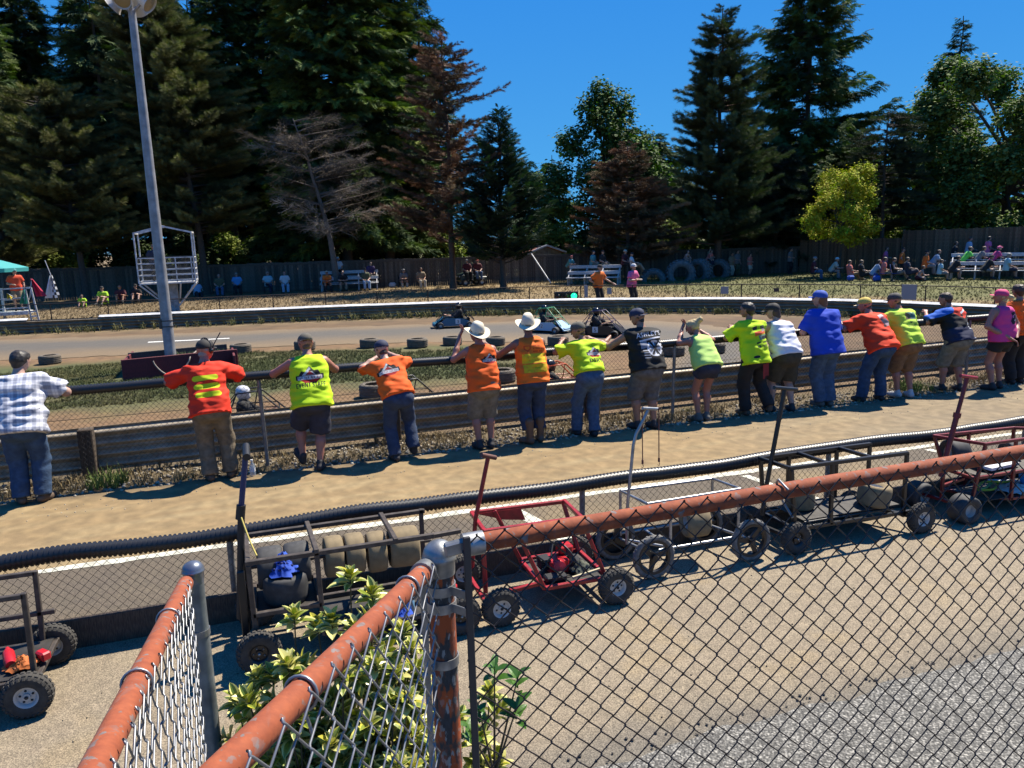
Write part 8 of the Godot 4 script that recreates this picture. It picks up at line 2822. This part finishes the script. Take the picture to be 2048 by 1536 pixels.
	for q in flags:
		var t := thing(q[0], q[1], "flag")
		var st := MB.new()
		st.tube([q[2], q[3]], 0.014, 6)
		obj("flag_pole", st, mats["white cloth"], t)
		var n := 8
		var cl := MB.new()
		var ck := MB.new()
		var top: Vector3 = q[3] if q[3].y > q[2].y else q[2]
		if q[0] == "checkered_flag":
			top = q[2]
		var dx := {"red_flag": V(0.28, -0.75, 0), "green_flag": V(-0.05, -0.58, 0.0), "yellow_flag": V(0.10, -0.25, 0), "checkered_flag": V(-0.05, -0.95, 0)}[q[0]] as Vector3
		var wd: float = {"red_flag": 0.30, "green_flag": 0.26, "yellow_flag": 0.16, "checkered_flag": 0.46}[q[0]]
		for j in n:
			for k in 6:
				var g := func(a: float, b: float) -> Vector3:
					return top + dx * a + V((b - 0.5) * wd * (0.25 + a), 0, 0.06 * sin(b * 9.0 + a * 2.0))
				var mbx := ck if (j + k) % 2 == 0 and k > 2 else cl
				mbx.quad(g.call(j / float(n), k / 6.0), g.call((j + 1) / float(n), k / 6.0), g.call((j + 1) / float(n), (k + 1) / 6.0), g.call(j / float(n), (k + 1) / 6.0))
		obj("cloth", cl, fm.get(q[5], mats["white cloth"]), t)
		if ck.v.size():
			obj("squares" if q[5] == "check" else "fold", ck, fm.get(q[5], mats["black tool"]), t)
	var u := thing("umbrella", "large teal sun umbrella over the flag stand at the left edge", "umbrella", V(-11.0, 0, -38.2))
	var um := MB.new()
	for j in 8:
		var a := TAU * j / 8.0
		var b := TAU * (j + 1) / 8.0
		var am := (a + b) * 0.5
		um.tri(V(0, 2.95, 0), V(cos(b) * 1.9, 2.32, sin(b) * 1.9), V(cos(a) * 1.9, 2.32, sin(a) * 1.9))
		um.quad(V(cos(a) * 1.9, 2.32, sin(a) * 1.9), V(cos(b) * 1.9, 2.32, sin(b) * 1.9), V(cos(b) * 1.88, 2.16, sin(b) * 1.88), V(cos(a) * 1.88, 2.16, sin(a) * 1.88))
	var teal := mat("teal canvas", lc(0.06, 0.42, 0.42), 0.8)
	teal.backlight_enabled = true
	teal.backlight = lc(0.05, 0.3, 0.3)
	obj("canopy", um, teal, u)
	um = MB.new()
	um.tube([V(0, 0, 0), V(0, 2.95, 0)], 0.025, 8)
	obj("pole", um, white, u)
	# bleachers
	bleacher("low white bleacher in the tree shade left of centre", V(3.9, 0, -49.9), V(7.5, 0, -49.3), [0.45, 0.85, 1.22], 0.55)
	bleacher("white bleacher in front of the board fence right of the shed", V(18.25, 0, -44.2), V(20.9, 0, -42.3), [0.45, 0.80, 1.15], 0.55)
	bleacher("grey white bleacher in deep shade at the right end of the far side", V(36.3, 0, -32.9), V(39.3, 0, -29.2), [0.48, 0.92, 1.36], 0.65)
	# shed behind the fence
	var s := thing("shed", "small shed with grey corrugated gable and rusty red roof showing over the fence", "shed", V(20.0, 0, -52.5), 0.35)
	var gm := grain("corrugated grey steel", lc(0.26, 0.26, 0.26), "blotch", 0.6, 0.6, 0.3)
	for j in 32:
		var x := -1.55 + 0.1 * j
		var top := 2.32 - absf(x) * 0.27
		var mb := MB.new()
		mb.abox(V(x, top * 0.5, 0.02 * (j % 2)), V(0.1, top, 0.02), 0.004)
		obj("wall_panel", mb, gm, s)
	var rm := MB.new()
	rm.bar(V(-1.85, 1.86, -1.2), V(0, 2.38, -1.2), 3.0, 0.05)
	obj("roof", rm, grain("rusty red roof", lc(0.33, 0.11, 0.07), "blotch", 0.7, 0.7, 0.2), s)
	rm = MB.new()
	rm.bar(V(1.85, 1.86, -1.2), V(0, 2.38, -1.2), 3.0, 0.05)
	obj("roof", rm, mats["rusty red roof"], s)
	rm = MB.new()
	rm.bar(V(-1.85, 1.88, 0.32), V(0, 2.41, 0.32), 0.06, 0.12)
	rm.bar(V(1.85, 1.88, 0.32), V(0, 2.41, 0.32), 0.06, 0.12)
	obj("barge_board", rm, white, s)
	var pp := thing("leaning_pole", "white pole leaning against the board fence below the shed", "pole")
	rm = MB.new()
	rm.tube([V(18.4, 0, -47.2), V(17.75, 1.9, -49.0)], 0.05, 8)
	obj("shaft", rm, white, pp)
	# giant tyres
	giant_tyre("smaller half buried giant tyre left of the pair", V(24.1, 0.02, -43.9), -0.55, 0.80, 0.5)
	giant_tyre("largest grey giant tyre with deep lugs facing the track", V(25.7, 0.40, -43.3), -0.35, 0.92, 0.65)
	giant_tyre("giant tyre turned sideways behind the largest one", V(27.5, 0.45, -44.0), -1.15, 0.86, 0.65)
	giant_tyre("farthest dark giant tyre right of the group", V(29.6, 0.40, -45.0), -0.9, 0.80, 0.6)
	# traffic light and signs
	var tl := thing("traffic_light", "black horizontal traffic light with its green lamp lit outside the guardrail", "traffic light", V(12.25, 0.50, -29.7), -0.4)
	var tb := MB.new()
	tb.abox(V(0, 0, 0), V(1.0, 0.36, 0.2), 0.02)
	obj("housing", tb, mats["black plastic"], tl)
	tb = MB.new()
	tb.abox(V(-0.35, -0.35, 0), V(0.06, 0.40, 0.06))
	tb.abox(V(0.35, -0.35, 0), V(0.06, 0.40, 0.06))
	obj("stand", tb, mats["black plastic"], tl)
	var gl := mat("lit green lamp", lc(0.05, 0.6, 0.35), 0.3)
	gl.emission_enabled = true
	gl.emission = Color(0.15, 0.95, 0.65)
	gl.emission_energy_multiplier = 0.9
	for q in [[-0.32, mat("dark red lens", lc(0.06, 0.012, 0.006), 0.3), "red_lens"], [0.0, mat("dark amber lens", lc(0.09, 0.045, 0.006), 0.3), "amber_lens"], [0.32, gl, "green_lamp"]]:
		tb = MB.new()
		tb.ball(V(q[0], 0, 0.10), V(0.13, 0.13, 0.03), 16, 6)
		obj(q[2], tb, q[1], tl)
	var gomni := OmniLight3D.new()
	gomni.name = "green_signal_light"
	tl.add_child(gomni)
	gomni.position = V(0.32, 0, 0.16)
	gomni.light_color = Color(0.15, 0.95, 0.65)
	gomni.light_energy = 0.03
	gomni.omni_range = 20.0
	gomni.omni_attenuation = 2.0
	gomni.light_size = 0.13
	gomni.shadow_enabled = true
	var sgs := [[17.1, -25.55, 0.30, 0.28, "small square grey notice board on the far fence right of the pink shirted marshal"], [18.55, -24.35, 0.2, 0.14, "small dark notice plate on the far fence further right"], [21.0, -20.55, 0.48, 0.52, "large pale notice board on the far fence above the racing jersey person"], [13.55, -28.3, 0.2, 0.26, "pale notice sheet on the fence between the two marshals"], [12.75, -28.8, 0.16, 0.5, "narrow white board on the fence beside the orange shirted marshal"]]
	for q in sgs:
		var sg := thing("notice_board", q[4], "sign", V(q[0], 0.72, q[1]), -0.85 if q[0] < 20 else -1.1)
		var sm := MB.new()
		sm.abox(V(0, 0, 0), V(q[2], q[3], 0.012), 0.003)
		obj("panel", sm, mat("grey board", lc(0.36, 0.35, 0.37), 0.7) if q[0] != 18.55 else mat("dark board", lc(0.06, 0.035, 0.035), 0.7), sg)
	# utility cart under the trees
	var g := thing("utility_cart", "dark green utility cart parked at the board fence left of the shed", "cart", V(13.4, 0, -48.8), 0.1)
	var gb := MB.new()
	gb.abox(V(-0.35, 0.55, 0), V(0.95, 0.5, 1.0), 0.08)
	gb.abox(V(0.55, 0.45, 0), V(0.9, 0.3, 1.0), 0.05)
	gb.box(Transform3D(Basis(Vector3(0, 0, 1), 0.25), V(-0.45, 0.80, 0)), V(0.8, 0.1, 0.9), 0.04)
	obj("body", gb, mat("dark green paint", lc(0.012, 0.028, 0.02), 0.35), g)
	for x in [-0.55, 0.6]:
		for z in [-0.5, 0.5]:
			var wn := node("wheel", g, along(V(x, 0.25, z), V(0, 0, 1)))
			obj("tyre", slick(0.2, 0.25)[0], mats["tyre rubber"], wn)
			obj("rim", slick(0.2, 0.25)[1], mats["white rim"], wn)
	gb = MB.new()
	for z in [-0.2, 0.25]:
		gb.ball(V(-0.84, 0.62, z), V(0.02, 0.06, 0.06), 8, 6)
	obj("headlight", gb, mats["white cloth"], g)
	people_far()

func people_far() -> void:
	var o := "onlooker"
	var L := [
		# label, pose, place, yaw, top, bottom, more
		["marshal in orange shirt with a hand on the far fence", "stand rail", V(13.35, 0, -28.95), 205, "orange", "black", {"hat": "black"}],
		["marshal in pink shirt with folded arms at the far fence", "stand folded", V(14.55, 0, -28.3), 208, "pink", "black", {"hat": "white"}],
		["small spectator in neon shirt sitting on the ground left of the tower", "sit ground", V(-8.7, 0, -46.0), 175, "neon", "black", {"size": 0.72}],
		["spectator in neon shirt and shorts sitting on the bank left of the tower", "sit ground", V(-7.75, 0.1, -46.3), 165, "neon", "black", {"legs": 0.5, "hat": "black"}],
		["dark clothed spectator drinking left of the tower", "sit ground", V(-7.05, 0.1, -47.4), 180, "maroon", "black", {"skin": "skin tan"}],
		["black clothed spectator in cap just left of the tower", "sit ground", V(-6.3, 0.1, -47.7), 180, "black", "black", {"hat": "black"}],
		["spectator in white shirt lounging right of the tower", "sit back", V(-3.3, -0.25, -50.6), 195, "paleblue", "black", {}],
		["spectator in dark green in a chair by the pine trunk", "sit upright", V(-2.0, 0, -50.6), 180, "olive", "denim", {}],
		["white haired spectator in sky blue shirt in a chair", "sit upright", V(-1.0, 0, -51.6), 185, "sky", "black", {"hc": "grey hair", "hair": "cropped"}],
		["white haired spectator in white and navy with legs crossed", "sit crossed", V(0.85, 0, -51.3), 180, "aqua", "navy", {"hc": "grey hair"}],
		["spectator in white top and pale trousers in a chair", "sit upright", V(1.85, 0, -50.5), 180, "white", "paleblue", {"hc": "ginger hair"}],
		["spectator in orange safety vest on the left bleacher", "sit forward", V(4.3, 0.03, -49.7), 190, "orange", "black", {"hat": "cream", "skin": "skin tan"}],
		["spectator in black shirt on the left bleacher", "sit forward", V(5.3, 0.03, -49.6), 180, "black", "tan", {}],
		["spectator in grey top and light jeans on the left bleacher", "sit upright", V(6.7, 0.03, -49.4), 185, "olive", "paleblue", {"hat": "black"}],
		["spectator in white shirt and pale cap on the top plank of the left bleacher", "sit upright", V(5.2, 0.75, -50.75), 185, "white", "black", {"hat": "aqua", "size": 1.0}],
		["spectator in purple shirt at the right end of the left bleacher's top", "sit upright", V(7.2, 0.40, -50.3), 190, "purple", "black", {}],
		["spectator in black and white slumped beside a bag", "sit forward", V(9.4, -0.1, -51.2), 190, "grey", "cream", {"hat": "grey"}],
		["spectator in tan sitting by the dark gear under the trees", "sit upright", V(10.4, -0.1, -50.0), 185, "tan", "cream", {"skin": "skin tan"}],
		["spectator in dark jacket and pale cap riding on the utility cart", "sit upright", V(13.15, 0.35, -48.6), 185, "maroon", "black", {"hat": "grey"}],
		["spectator in maroon jacket and red cap riding on the utility cart", "sit upright", V(13.85, 0.35, -48.6), 180, "maroon", "denim", {"hat": "coral"}],
		["spectator in teal shirt and red cap at the left end of the centre bleacher", "sit forward", V(18.9, 0.70, -45.3), 210, "teal", "tan", {"hat": "coral", "size": 0.85}],
		["spectator in teal shirt behind the centre bleacher's middle", "sit upright", V(20.2, 0.70, -44.5), 220, "teal", "tan", {}],
		["spectator in black printed shirt on the centre bleacher", "sit upright", V(20.75, 0.70, -44.3), 210, "black", "tan", {"hat": "black"}],
		["spectator in dark red top with pale hat right on the centre bleacher", "sit upright", V(21.7, 0.70, -43.1), 215, "maroon", "black", {"hat": "cream"}],
		["spectator in white shirt stretched out at the right end of the centre bleacher", "sit back", V(21.95, 0.62, -42.5), 240, "white", "tan", {"hat": "black"}],
		["shirtless child sitting on top of the largest giant tyre", "sit forward", V(26.4, 0.85, -43.9), 200, "tan", "navy", {"size": 0.8, "shirt": "none", "legs": 0.4}],
		["child on top of the sideways giant tyre", "sit forward", V(28.7, 0.85, -44.8), 210, "coral", "navy", {"size": 0.75}],
		["second child on top of the giant tyres behind the first", "sit upright", V(29.1, 0.9, -45.3), 200, "tan", "black", {"size": 0.75}],
		["spectator in tan standing right of the giant tyres", "stand", V(30.6, 0, -45.0), 200, "tan", "cream", {"skin": "skin tan", "size": 0.9}],
		["spectator in dark top standing behind the tan one right of the tyres", "stand", V(31.3, 0, -45.4), 195, "grey", "olive", {"size": 0.98}],
		["child in coral sleeveless top and pale shorts standing right of the giant tyres", "stand", V(31.75, 0, -44.6), 210, "coral", "cream", {"size": 0.86, "legs": 0.45}],
		["spectator in white pattern standing by the fence corner", "stand", V(35.0, 0, -44.6), 215, "grey", "black", {}],
		["spectator in dark red top and jeans in a chair under the yellow green tree", "sit upright", V(31.4, 0, -37.8), 230, "maroon", "denim", {"hat": "grey"}],
		["spectator with pale hat and pale patterned top under the yellow green tree", "sit forward", V(32.6, 0, -37.7), 225, "cream", "grey", {"hat": "aqua"}],
		["reclining spectator in pink top in the right hand shade", "sit back", V(32.45, -0.12, -36.0), 250, "coral", "tan", {}],
		["spectator in black reclining with bare legs in the right hand shade", "sit back", V(32.55, -0.1, -35.2), 245, "black", "black", {"legs": 0.4}],
		["spectator in pale blue with bent knees in the right hand shade", "sit forward", V(32.95, -0.1, -34.8), 230, "paleblue", "blue", {"legs": 0.45}],
		["spectator in coral top sitting upright in front of the brown fence", "sit upright", V(33.2, -0.05, -34.3), 230, "coral", "tan", {"legs": 0.45}],
		["spectator in black vest and white shoes in front of the brown fence", "sit back", V(33.6, 0, -33.9), 225, "black", "grey", {"shirt": "tank", "legs": 0.45}],
		["spectator in navy leaning back with legs out before the orange standing one", "sit back", V(34.0, 0.02, -33.4), 245, "navy", "navy", {"legs": 0.5}],
		["spectator in pink standing against the brown fence", "stand", V(37.0, 0, -38.2), 225, "pink", "black", {}],
		["spectator in orange standing with hands on hips before the brown fence", "stand hips", V(36.2, 0, -36.1), 230, "orange", "black", {"hat": "black", "size": 0.98}],
		["shirtless child sitting low in front of the orange spectator with raised arm", "sit forward", V(34.4, -0.25, -33.1), 230, "tan", "maroon", {"size": 0.85, "shirt": "none"}],
		["spectator in orange shading the eyes in the right hand crowd", "sit upright", V(35.4, 0.25, -33.6), 235, "orange", "grey", {"hat": "black"}],
		["spectator in pale blue leaning on a neighbour in the right hand crowd", "sit forward", V(36.0, 0.35, -33.7), 225, "paleblue", "denim", {}],
		["child in white with a dark haired adult in the right hand crowd", "sit upright", V(35.4, -0.02, -32.6), 235, "aqua", "grey", {"size": 0.85, "legs": 0.45}],
		["dark haired spectator in dark top bent forward at the right bleacher's end", "sit forward", V(36.0, 0.03, -32.4), 240, "black", "navy", {"legs": 0.45, "hc": "dark hair"}],
		["spectator in bright green shirt on the right bleacher", "sit forward", V(37.6, 0.47, -33.1), 235, "green", "black", {"hc": "dark hair"}],
		["dark clothed spectator standing behind the bright green shirt", "stand", V(38.5, 0.25, -34.6), 235, "black", "black", {}],
		["spectator in white and blue pattern on the right bleacher's top row", "sit upright", V(38.8, 0.9, -33.9), 235, "paleblue", "black", {}],
		["spectator in pink with dark hair on the right bleacher's top row", "sit upright", V(39.4, 0.9, -33.2), 240, "pink", "black", {"hc": "dark hair"}],
		["spectator in magenta with pink cap on the right bleacher's middle row", "sit forward", V(38.4, 0.47, -32.0), 235, "magenta", "black", {"hat": "pink"}],
		["spectator in grey top beside the magenta one on the right bleacher", "sit forward", V(38.0, 0.47, -32.6), 230, "grey", "black", {}],
		["spectator in pink on the right bleacher's top row near the fence", "sit upright", V(40.3, 0.9, -31.4), 240, "pink", "navy", {"hc": "dark hair"}],
		["spectator in black shirt and bare legs on the right bleacher's front row", "sit forward", V(37.3, 0.03, -31.5), 240, "black", "grey", {"legs": 0.5, "hat": "black"}],
		["large spectator in pale aqua shirt on the right bleacher's front row", "sit upright", V(37.9, 0.05, -30.7), 235, "aqua", "navy", {"legs": 0.5, "hc": "grey hair"}],
		["spectator in maroon plaid on the right bleacher's front row", "sit upright", V(38.6, 0.06, -29.9), 235, "maroon", "maroon", {"hc": "grey hair", "hair": "cropped"}],
		["spectator at the very right edge with outstretched legs", "sit back", V(39.2, 0.02, -29.2), 245, "olive", "grey", {"legs": 0.5}],
	]
	for q in L:
		onlooker(q[0], q[1], q[2], q[3], q[4], q[5], q[6])
	var ch := [["folding chair of the dark green spectator by the pine trunk", -2.0, -50.6, 180, "olive"], ["folding chair of the sky blue spectator", -1.0, -51.6, 185, "black"], ["folding chair of the white haired crossed leg spectator", 0.85, -51.3, 180, "navy"], ["folding chair of the spectator in white top", 1.85, -50.5, 180, "black"], ["folding chair of the slumped spectator by the bag", 9.4, -51.2, 190, "black"], ["folding chair of the spectator in tan under the trees", 10.4, -50.0, 185, "grey"], ["folding chair of the dark red spectator under the yellow green tree", 31.4, -37.8, 230, "black"], ["folding chair of the pale hatted spectator under the yellow green tree", 32.6, -37.7, 225, "black"], ["folding chair with blue cloth of the coral topped spectator", 33.2, -34.3, 230, "blue"], ["blue folding chair of the black vested spectator", 33.6, -33.9, 225, "blue"]]
	for q in ch:
		folding_chair(q[0], V(q[1], 0, q[2]), deg_to_rad(q[3]), q[4])
	var bags := [["white bag on the ground by the slumped spectator", V(8.7, 0, -51.2), "white"], ["blue cool bag on the ground in the right hand shade", V(32.1, 0, -35.6), "blue"], ["dark bag left of the giant tyres", V(22.6, 0, -44.2), "navy"], ["blue bundle in front of the coral topped spectator", V(32.7, 0, -34.3), "blue"]]
	for q in bags:
		var t := thing("bag", q[0], "bag", q[1])
		var mb := MB.new()
		mb.abox(V(0, 0.17, 0), V(0.46, 0.32, 0.26), 0.09)
		obj("body", mb, hue(q[2]), t)
		mb = MB.new()
		mb.tube([V(-0.12, 0.32, 0), V(-0.08, 0.42, 0), V(0.08, 0.42, 0), V(0.12, 0.32, 0)], 0.012, 6)
		obj("handle", mb, hue("black"), t)

# ---------------------------------------------------------------- race karts
func kart(label: String, p: Vector3, yaw: float, cage: Material, body: Material, rear: Material, number: String, helmet: Material) -> void:
	var k := thing("race_kart", label, "race kart", p, deg_to_rad(yaw), "caged race karts on the track")
	k.scale = Vector3.ONE * 0.76
	var mb := MB.new()
	for x in [-0.27, 0.27]:
		mb.tube([V(x, 0.22, 0.62), V(x, 0.55, 0.50), V(x * 0.95, 0.98, 0.32), V(x * 0.9, 1.0, -0.10), V(x, 0.62, -0.48), V(x * 1.1, 0.30, -0.80)], 0.016, 7)
		mb.tube([V(x, 0.98, 0.30), V(x, 0.35, 0.85)], 0.013, 6)
		mb.tube([V(x * 0.9, 0.99, -0.08), V(x, 0.45, 0.05)], 0.013, 6)
		mb.tube([V(x, 0.62, -0.48), V(x, 0.2, -0.45)], 0.013, 6)
		mb.tube([V(x, 0.70, 0.44), V(x, 0.66, -0.42)], 0.011, 6)
		mb.tube([V(x * 1.3, 0.14, 0.75), V(x * 1.3, 0.14, -0.75)], 0.016, 6)
	for q in [[0.98, 0.31], [1.0, -0.09], [0.62, -0.48], [0.56, 0.50]]:
		mb.tube([V(-0.27, q[0], q[1]), V(0.27, q[0], q[1])], 0.014, 6)
	mb.tube([V(-0.25, 0.98, 0.31), V(0.25, 1.0, -0.09)], 0.010, 6)
	obj("roll_cage", mb, cage, k)
	for x in [-1, 1]:
		mb = MB.new()
		mb.slab(PackedVector2Array([Vector2(-0.62, 0.10), Vector2(0.60, 0.10), Vector2(0.66, 0.26), Vector2(0.40, 0.44), Vector2(-0.30, 0.42), Vector2(-0.62, 0.30)]), 0.03, Transform3D(Basis(UPV, PI / 2), V(0.40 * x, 0, 0)))
		obj("side_panel", mb, body, k)
	mb = MB.new()
	mb.slab(PackedVector2Array([Vector2(-0.40, 0.0), Vector2(0.40, 0.0), Vector2(0.36, 0.30), Vector2(0.22, 0.62), Vector2(-0.22, 0.62), Vector2(-0.36, 0.30)]), 0.03, Transform3D(Basis(Vector3.RIGHT, 0.95), V(0, 0.12, -1.0)))
	mb.abox(V(0, 0.16, -0.92), V(0.7, 0.16, 0.14), 0.04)
	obj("nose_panel", mb, body, k)
	mb = MB.new()
	mb.slab(PackedVector2Array([Vector2(-0.36, 0.0), Vector2(0.36, 0.0), Vector2(0.28, 0.5), Vector2(-0.28, 0.5)]), 0.03, Transform3D(Basis(Vector3.RIGHT, -0.75), V(0, 0.16, 0.98)))
	obj("tail_panel", mb, rear, k)
	mb = MB.new()
	mb.abox(V(0, 0.10, 0), V(0.7, 0.03, 1.7), 0.01)
	mb.abox(V(0.18, 0.26, 0.55), V(0.3, 0.3, 0.3), 0.05)
	mb.abox(V(0, 0.30, 0.36), V(0.4, 0.5, 0.06), 0.03)
	obj("floor_and_engine", mb, mats["black tool"], k)
	for x in [-0.52, 0.52]:
		for z in [-0.66, 0.62]:
			var wn := node("wheel", k, along(V(x, 0.14, z), V(1, 0, 0)))
			obj("tyre", slick(0.18, 0.14)[0], mats["slick rubber"], wn)
			obj("rim", slick(0.18, 0.14)[1], mats["white rim"], wn)
	if number:
		for x in [-1, 1]:
			mb = MB.new()
			mb.abox(V(0.422 * x, 0.29, 0.12), V(0.008, 0.22, 0.22), 0.002)
			obj("number_plate", mb, mats["white cloth"], k)
			var tm := TextMesh.new()
			tm.text = number
			tm.font_size = 40
			tm.pixel_size = 0.0045
			tm.depth = 0.004
			var n := obj("number", tm, mats["black tool"], k)
			n.position = V(0.429 * x, 0.29, 0.12)
			n.rotation.y = PI / 2 * x
	var d := pose("drive")
	d.merge({"at": p, "yaw": yaw, "shirt_mat": hue("black"), "pants_mat": hue("black"), "shoe_mat": mats["dark shoe"], "sleeve": 1.0, "hair": "helmet", "hair_mat": helmet, "shades": true}, true)
	var pn := person(d, "race driver in " + label.replace("race kart", "kart"), "drivers in the race karts")
	pn.scale = Vector3.ONE * 0.78

func build_karts() -> void:
	var blk: Material = mats["black paint frame"]
	var wh := mat("white helmet gloss", lc(0.75, 0.76, 0.8), 0.2)
	var bh := mat("black helmet gloss", lc(0.02, 0.02, 0.025), 0.2)
	kart("teal blue race kart leading on the far straight", V(6.35, 0, -25.35), 80, blk, mat("teal blue body", lc(0.02, 0.16, 0.26), 0.3), blk, "3", bh)
	kart("white and blue race kart with green cage", V(8.6, 0, -22.3), 215, mat("bright green cage", lc(0.06, 0.42, 0.18), 0.4), mat("pale blue body", lc(0.40, 0.60, 0.75), 0.3), mat("royal blue panel", lc(0.03, 0.12, 0.5), 0.3), "12", bh)
	kart("black race kart with dark purple cage entering the bend", V(9.55, 0, -20.5), 228, mat("purple cage", lc(0.05, 0.03, 0.11), 0.4), mat("black body panel", lc(0.015, 0.015, 0.018), 0.3), blk, "5", bh)
	kart("black caged race kart with white helmeted driver behind the near guardrail", V(-0.15, -0.08, -12.45), 268, blk, wh, blk, "", wh)
	kart("black caged race kart half hidden right of the orange crest T-shirt person", V(2.35, -0.12, -12.6), 270, blk, blk, blk, "", wh)
	kart("orange caged race kart behind the near guardrail by the cowboy hats", V(5.05, -0.1, -12.7), 272, mat("orange cage", lc(0.8, 0.12, 0.02), 0.35), mat("tan body panel", lc(0.22, 0.18, 0.14), 0.6), blk, "", bh)

# ---------------------------------------------------------------- weeds, stones
func build_small() -> void:
	var wd := MB.new()
	for j in 9:
		var an := TAU * j / 9.0 + 0.3 * j
		var d := V(cos(an), 0, sin(an))
		var s := V(-d.z, 0, d.x) * 0.005
		var m := d * 0.03 + UPV * (0.06 + 0.02 * (j % 3))
		wd.quad(d * 0.006 - s, d * 0.006 + s, m + s * 0.7, m - s * 0.7)
		wd.tri(m - s * 0.7, m + s * 0.7, d * (0.07 + 0.02 * (j % 2)) + UPV * (0.09 + 0.035 * (j % 4)))
	var xf := []
	var cs := []
	var nz := fnl(500, 0.5, 3)
	while xf.size() < 3600:
		var x := rr(-7, 18)
		var z := rr(-11.0, -10.12)
		var n := nz.get_noise_2d(x, z * 2.0)
		if n < -0.15 and rng.randf() < 0.75:
			continue
		var g := clampf(nz.get_noise_2d(x * 0.7 + 60.0, z) * 3.0 - 0.9, 0, 1)
		var g0 := 0.0
		if Vector2(x - 11.0, z + 10.55).length() < 0.35 or Vector2(x + 1.95, z + 10.3).length() < 0.25:
			g = 1.0
			g0 = 1.0
		xf.append(Transform3D(Basis(UPV, rr(0, TAU)).scaled(Vector3.ONE * rr(0.25, 0.7) * (1.0 + n) * (1.0 if g0 < 0.5 else 1.7)), V(x, 0, z)))
		cs.append((Color(0.36, 0.27, 0.13) * rr(0.5, 1.2)).lerp(Color(0.16, 0.22, 0.04), g))
	tag(many("dry_weeds", wd.mesh(), vcol(mat("weed blades", lc(1, 1, 1), 0.9)), xf, cs), "dry weeds and litter along the foot of the spectators' fence", "weeds", "", "stuff")
	# weeds below the outer rail and by the near track
	xf = []
	cs = []
	var line := resample(RAIL2, 400)
	for j in 1500:
		var p: Vector3 = line[rng.randi() % 400]
		if p.x < 3.0 and rng.randf() < 0.6:
			continue
		xf.append(Transform3D(Basis(UPV, rr(0, TAU)).scaled(Vector3.ONE * rr(0.6, 2.2)), V(p.x + rr(-0.5, 0.1), 0, p.z + rr(0.05, 0.7))))
		cs.append(Color(0.30, 0.26, 0.09).lerp(Color(0.15, 0.17, 0.04), rng.randf()))
	tag(many("rail_weeds", wd.mesh(), mats["weed blades"], xf, cs), "rough weeds growing along the foot of the outer guardrail", "weeds", "", "stuff")
	var st := MB.new()
	st.ball(V(0, 0, 0), V(0.02, 0.012, 0.017), 6, 4)
	var sm := st.mesh()
	xf = []
	cs = []
	while xf.size() < 6000:
		var x := rr(-7, 18)
		var z := rr(-10.95, -10.0)
		if rng.randf() < 0.12:
			z = rr(-10.0, -9.2)
		xf.append(Transform3D(Basis(UPV, rr(0, TAU)).scaled(Vector3.ONE * rr(0.3, 1.5) * (1.0 if z < -10.0 else 0.4)), V(x, 0.004, z)))
		cs.append(Color(0.42, 0.37, 0.29) * rr(0.5, 1.5))
	tag(many("gravel", sm, vcol(mat("stones", lc(1, 1, 1), 0.9)), xf, cs), "pale gravel stones scattered under the spectators' fence", "gravel", "", "stuff")
	xf = []
	cs = []
	for j in 500:
		xf.append(Transform3D(Basis(UPV, rr(0, TAU)).scaled(Vector3.ONE * rr(0.12, 0.4)), V(rr(-4, 9), 0.008, rr(-6.0, -3.3))))
		cs.append(Color(0.12, 0.09, 0.06) if rng.randf() < 0.5 else Color(0.4, 0.32, 0.2))
	for j in 150:
		var x := rr(1.2, 6.0)
		xf.append(Transform3D(Basis(UPV, rr(0, TAU)).scaled(V(1.0, 0.5, 1.0) * rr(0.2, 0.7)), V(x, 0.012, -3.5 + rr(-0.09, 0.06))))
		cs.append(Color(0.05, 0.045, 0.04))
	for j in 900:
		xf.append(Transform3D(Basis(UPV, rr(0, TAU)).scaled(Vector3.ONE * rr(0.2, 0.9)), V(rr(-7, 17), 0.008, rr(-11.6, -11.1))))
		cs.append(Color(0.2, 0.12, 0.06))
	tag(many("crumbs", sm, mats["stones"], xf, cs), "small crumbs of dirt and asphalt on the pavement", "debris", "", "stuff")
